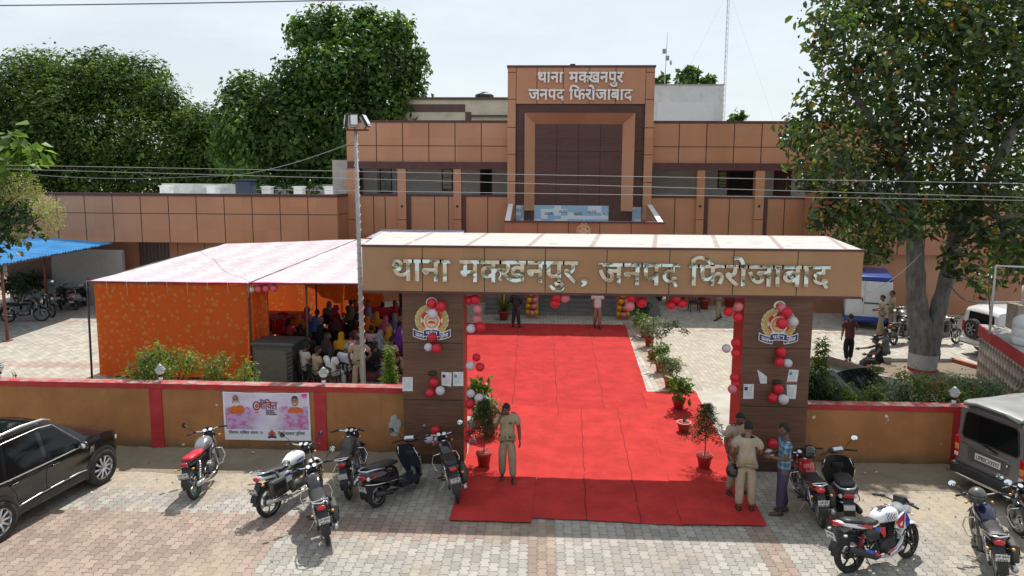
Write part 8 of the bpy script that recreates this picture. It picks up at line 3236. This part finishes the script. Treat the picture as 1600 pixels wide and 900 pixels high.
# ---------------------------------------------------------------- the crowd under the marquee
GCR = 'people seated under the marquee'
def scarf(t, J, m, rot):
  b = MB()
  h = J['hd']
  secs = [(h.z + .135, h.y - .01, .03, .04), (h.z + .115, h.y - .01, .075, .09), (h.z + .05, h.y - .015, .098, .120), (h.z - .04, h.y - .02, .100, .122), (h.z - .10, h.y - .035, .10, .112),
      (h.z - .17, J['nck'].y - .01, .15, .12), (h.z - .24, J['nck'].y - .02, .215, .14), (h.z - .36, J['chs'].y - .03, .225, .155), (h.z - .50, J['chs'].y - .04, .215, .16)]
  n = 20
  vs, fs = [], []
  for i, (z, y, rx, ry) in enumerate(secs):
    for k in range(n):
      a = 2 * math.pi * k / n
      c, s_ = math.cos(a), math.sin(a)
      yy = y + ry * s_
      if s_ > .45 and 2 <= i <= 4:
        yy = y + ry * .42
      f = 1 + .035 * math.sin(k * 3 + i)
      vs.append((rx * c * f, yy, z))
  for i in range(len(secs) - 1):
    for k in range(n):
      k2 = (k + 1) % n
      fs.append((i * n + k, i * n + k2, (i + 1) * n + k2, (i + 1) * n + k))
  fs.append(tuple(range(n)))
  b.add(vs, fs, m, True)
  b.build('headscarf', t)
def seated(label, px, py, top, bottom, scarf_m=None, hair=HAIR, rz=None, sk=SKIND, s=1.0, lean=0.0, longhair=False, chair_m=CHB, seed=0):
  g = random.Random(int(px * 7 + py))
  pos = G(px, py, 1.24 * s)
  pos.z = .012
  r_ = rz if rz is not None else R(g.uniform(-42, 8))
  dx = g.uniform(-.04, .04)
  po = pose(SIT, hd=(dx, .06 + g.uniform(-.02, .04), 1.20), wrL=(-.10 - g.uniform(0, .1), .24, .66 + g.uniform(0, .1)))
  t, J, rot = person(label, pos, r_, po, top, bottom, sk, hair if scarf_m is None else None, s=s, turn=g.uniform(-.5, .5), group=GCR, longhair=longhair, girth=g.uniform(.95, 1.15), sleeve='long' if scarf_m else 'short', shoes=mat('sandal_brown', (0, 0, 0)))
  if scarf_m:
    scarf(t, J, scarf_m, rot)
  col = 'black' if chair_m is CHB else 'red'
  c = chair(pos, r_, chair_m, 'black plastic chair under the %s' % label.split(',')[0].replace('seated ', ''))
  return t
cl_ = cloth
BLKC, DKC, BRNC = cl_('black_cloth', (.018, .017, .018)), cl_('dark_cloth', (.035, .03, .035)), cl_('brown_cloth', (.075, .045, .035))
MUST, ORNG, OLIVE, SLATE = cl_('mustard_scarf', (.52, .26, .02)), cl_('orange_scarf', (.55, .15, .02)), cl_('olive_scarf', (.12, .14, .08)), cl_('slate_scarf', (.15, .16, .20))
PINKS, CRIM, BLUES, WHT, PURP, REDS, GREYS = cl_('pink_shirt', (.55, .27, .33)), cl_('crimson_scarf', (.36, .02, .07)), cl_('blue_scarf', (.03, .11, .30)), cl_('white_shirt', (.62, .60, .60)), cl_('purple_scarf', (.13, .03, .25)), cl_('red_kurta', (.42, .06, .07)), cl_('grey_scarf', (.15, .14, .14))
TANC = cl_('tan_kurta', (.42, .27, .12))
crowd = [
  ('seated man in dark green jacket, behind the cooler next to the orange curtain', 399, 503, cl_('green_black_jacket', (.025, .032, .028)), DKC, None, {}),
  ('seated man in pale pink shirt, behind the middle of the cooler', 421, 515, cl_('pale_pink_shirt', (.60, .46, .46)), DKC, None, {}),
  ('seated child with only black hair showing, over the cooler lid', 419, 530, BLKC, DKC, None, dict(s=.93)),
  ('seated woman in coral kurta with red dupatta over one shoulder, behind the cooler edge', 451, 502, REDS, REDS, None, dict(longhair=True)),
  ('seated woman in black, just right of the coral kurta', 468, 511, BLKC, BLKC, None, dict(longhair=True)),
  ('seated woman in orange headscarf, next to the thin marquee pole', 466, 492, ORNG, ORNG, ORNG, {}),
  ('seated man in off-white shirt, front row right of the cooler', 475, 540, cl_('offwhite_shirt', (.47, .42, .38)), KHAKIT, None, {}),
  ('seated policeman in khaki, front row beside the off-white shirt', 494, 546, KHAKI, KHAKIT, None, dict(rz=R(-50))),
  ('seated grey-haired man in striped white shirt, front row', 539, 542, cl_('striped_white', (.58, .60, .66)), DKC, None, dict(hair=GHAIR, rz=R(-8))),
  ('seated woman in white kurta with dark hair, front row left of the grey-haired man', 516, 548, WHT, WHT, None, dict(longhair=True)),
  ('seated woman in mustard headscarf, nearer one behind the striped shirt', 532, 524, MUST, BRNC, MUST, {}),
  ('seated woman in dark brown shawl, left of the nearer mustard headscarf', 509, 525, BRNC, BLKC, cl_('dark_brown_shawl', (.06, .04, .035)), {}),
  ('seated woman in blue headscarf, middle rows left', 491, 499, BLUES, DKC, BLUES, {}),
  ('seated man in pale shirt, behind the blue headscarf', 494, 488, PINKS, DKC, None, {}),
  ('seated woman in crimson headscarf, back rows', 523, 481, CRIM, CRIM, CRIM, {}),
  ('seated woman in grey headscarf, back row against the bright curtain', 513, 475, GREYS, DKC, GREYS, {}),
  ('seated woman in dark maroon shawl, below the crimson headscarf', 523, 496, cl_('maroon_shawl', (.09, .03, .03)), BLKC, cl_('maroon_shawl', (0, 0, 0)), {}),
  ('seated woman in olive headscarf, left of the lamp pole', 549, 483, OLIVE, DKC, OLIVE, {}),
  ('seated man with black hair, behind the olive headscarf', 546, 472, BRNC, DKC, None, {}),
  ('seated man in pink shirt, just left of the lamp pole', 547, 523, PINKS, DKC, None, {}),
  ('seated woman in mustard headscarf, farther one right of the lamp pole', 588, 492, MUST, MUST, MUST, {}),
  ('seated woman in orange headscarf, beside the lamp pole', 574, 498, ORNG, BRNC, ORNG, {}),
  ('seated woman in grey-blue headscarf, right of the lamp pole at the back', 576, 484, SLATE, DKC, cl_('greyblue_scarf', (.16, .19, .27)), {}),
  ('seated woman in teal headscarf with pink hood, in front of the sofa', 601, 498, cl_('teal_kurta', (.12, .24, .29)), DKC, cl_('rose_scarf', (.42, .09, .16)), {}),
  ('seated woman in slate headscarf, next to the left gate pillar', 616, 494, SLATE, DKC, SLATE, {}),
  ('seated woman with black hair and black kurta, before the red sofa', 595, 476, BLKC, BLKC, None, dict(longhair=True)),
  ('seated woman in dark red headscarf, before the red sofa by the pillar', 617, 477, cl_('dark_red_scarf', (.28, .02, .04)), DKC, cl_('dark_red_scarf', (0, 0, 0)), {}),
  ('seated woman in tan kurta, nearest the pillar at the back', 625, 485, TANC, TANC, None, dict(longhair=True)),
  ('seated woman in bright purple headscarf, beside the gate pillar', 621, 515, PURP, PURP, PURP, {}),
  ('seated woman in yellow and black headscarf, beside the purple one', 607, 515, BLKC, BLKC, cl_('amber_scarf', (.42, .22, .03)), {}),
  ('seated woman in pale slate headscarf, right of the lamp pole in the middle', 592, 521, SLATE, DKC, cl_('pale_slate_scarf', (.25, .26, .33)), {}),
  ('seated man in light pink shirt with black hair, right of the lamp pole', 581, 513, cl_('light_pink_shirt', (.62, .40, .46)), DKC, None, {}),
  ('seated policeman in khaki, behind the lime cone shrub', 610, 530, KHAKI, KHAKIT, None, dict(rz=R(-20))),
  ('seated woman in black with white dupatta, between pole and lime shrub', 585, 539, BLKC, WHT, None, dict(longhair=True)),
  ('seated person in white shirt, close to the pillar below the slate headscarf', 625, 507, WHT, DKC, None, {}),
  ('seated person in rust kurta, middle of the crowd beside the pole', 561, 508, cl_('rust_kurta', (.30, .10, .04)), DKC, None, {}),
  ('seated woman in black headscarf, centre of the crowd', 500, 511, BLKC, BLKC, cl_('black_scarf', (.02, .02, .022)), {}),
  ('seated person in dark clothes, behind the off-white shirt', 482, 523, DKC, DKC, None, {}),
  ('seated woman in brown kurta with plait, behind the pink shirt', 556, 495, BRNC, BRNC, None, dict(longhair=True)),
  ('seated woman in rose headscarf, back rows by the thin pole', 478, 484, PINKS, PINKS, cl_('rose_scarf', (0, 0, 0)), {}),
]
for lab, px, py, top, bot, sc_, kw in crowd:
  seated(lab, px, py, top, bot, sc_, **kw)
# on the sofa, facing the crowd
for lab, px, m_x in (('man in pink shirt seated on the red sofa behind the lamp pole', 556, cl_('rose_shirt', (.50, .15, .20))), ('man in pale pink shirt seated on the red sofa right of the lamp pole', 576, PINKS), ('woman in black seated at the right end of the red sofa', 618, BLKC)):
  q = D(px, 468, 27.35)
  person(lab, (q.x, 27.25, .05), R(175), SIT, m_x, DKC, SKIN, group=GCR)
# the standing officer behind the pole
person('policeman in khaki standing hands on hips behind the lamp pole, back to the wall', D(562, 640, 19.35) * 1 - V((0, 0, D(562, 640, 19.35).z)), R(8),
   pose(STAND, elR=(.36, -.06, 1.16), wrR=(.20, .05, .98), elL=(-.27, -.02, 1.13), wrL=(-.25, .06, .9), anL=(-.15, 0, .08), anR=(.15, 0, .08), hd=(-.01, .03, 1.62)), KHAKI, KHAKIT, SKIND, belt=BELT, s=1.03)
# empty red chairs at the back left of the marquee
for i, (px, py) in enumerate(((432, 520), (445, 508), (428, 508), (462, 505), (446, 497), (418, 516), (480, 500))):
  q = G(px, py, .55)
  chair(V((q.x, q.y, .012)), R(random.uniform(-40, 20)), CHR, 'empty red plastic chair in the back left of the marquee, one of a huddle', 'empty red chairs in the marquee')
# ================================================================ scraps and pebbles on the ground
b = MB()
g = random.Random(12)
SCR = mat('paper_scrap', (.60, .58, .54), .9, var=.1)
PEB = mat('pebble', (.27, .23, .18), .95, var=.3, sc=30)
for i in range(260):
  left = g.random() < .5
  x = g.uniform(-12, -3.2) if left else g.uniform(5.9, 12.5)
  y = g.uniform(12.6, 14.7) if g.random() < .7 else g.uniform(9.5, 14)
  z = .02 + max(0, (y - 13.8) * .10)
  s = g.uniform(.006, .02)
  if i % 14 == 0:
    b.box((x, y, z), (s * 4, s * 3, .004), SCR, rot=Euler((g.uniform(-.4, .4), g.uniform(-.4, .4), g.uniform(0, 6))).to_matrix())
  else:
    b.ball((x, y, z), (s, s * .8, s * .6), PEB, 6, 4)
tag(b.build('ground_litter', fix=False), 'scattered pebbles and paper scraps on the dusty ground along the wall', 'litter', kind='stuff')
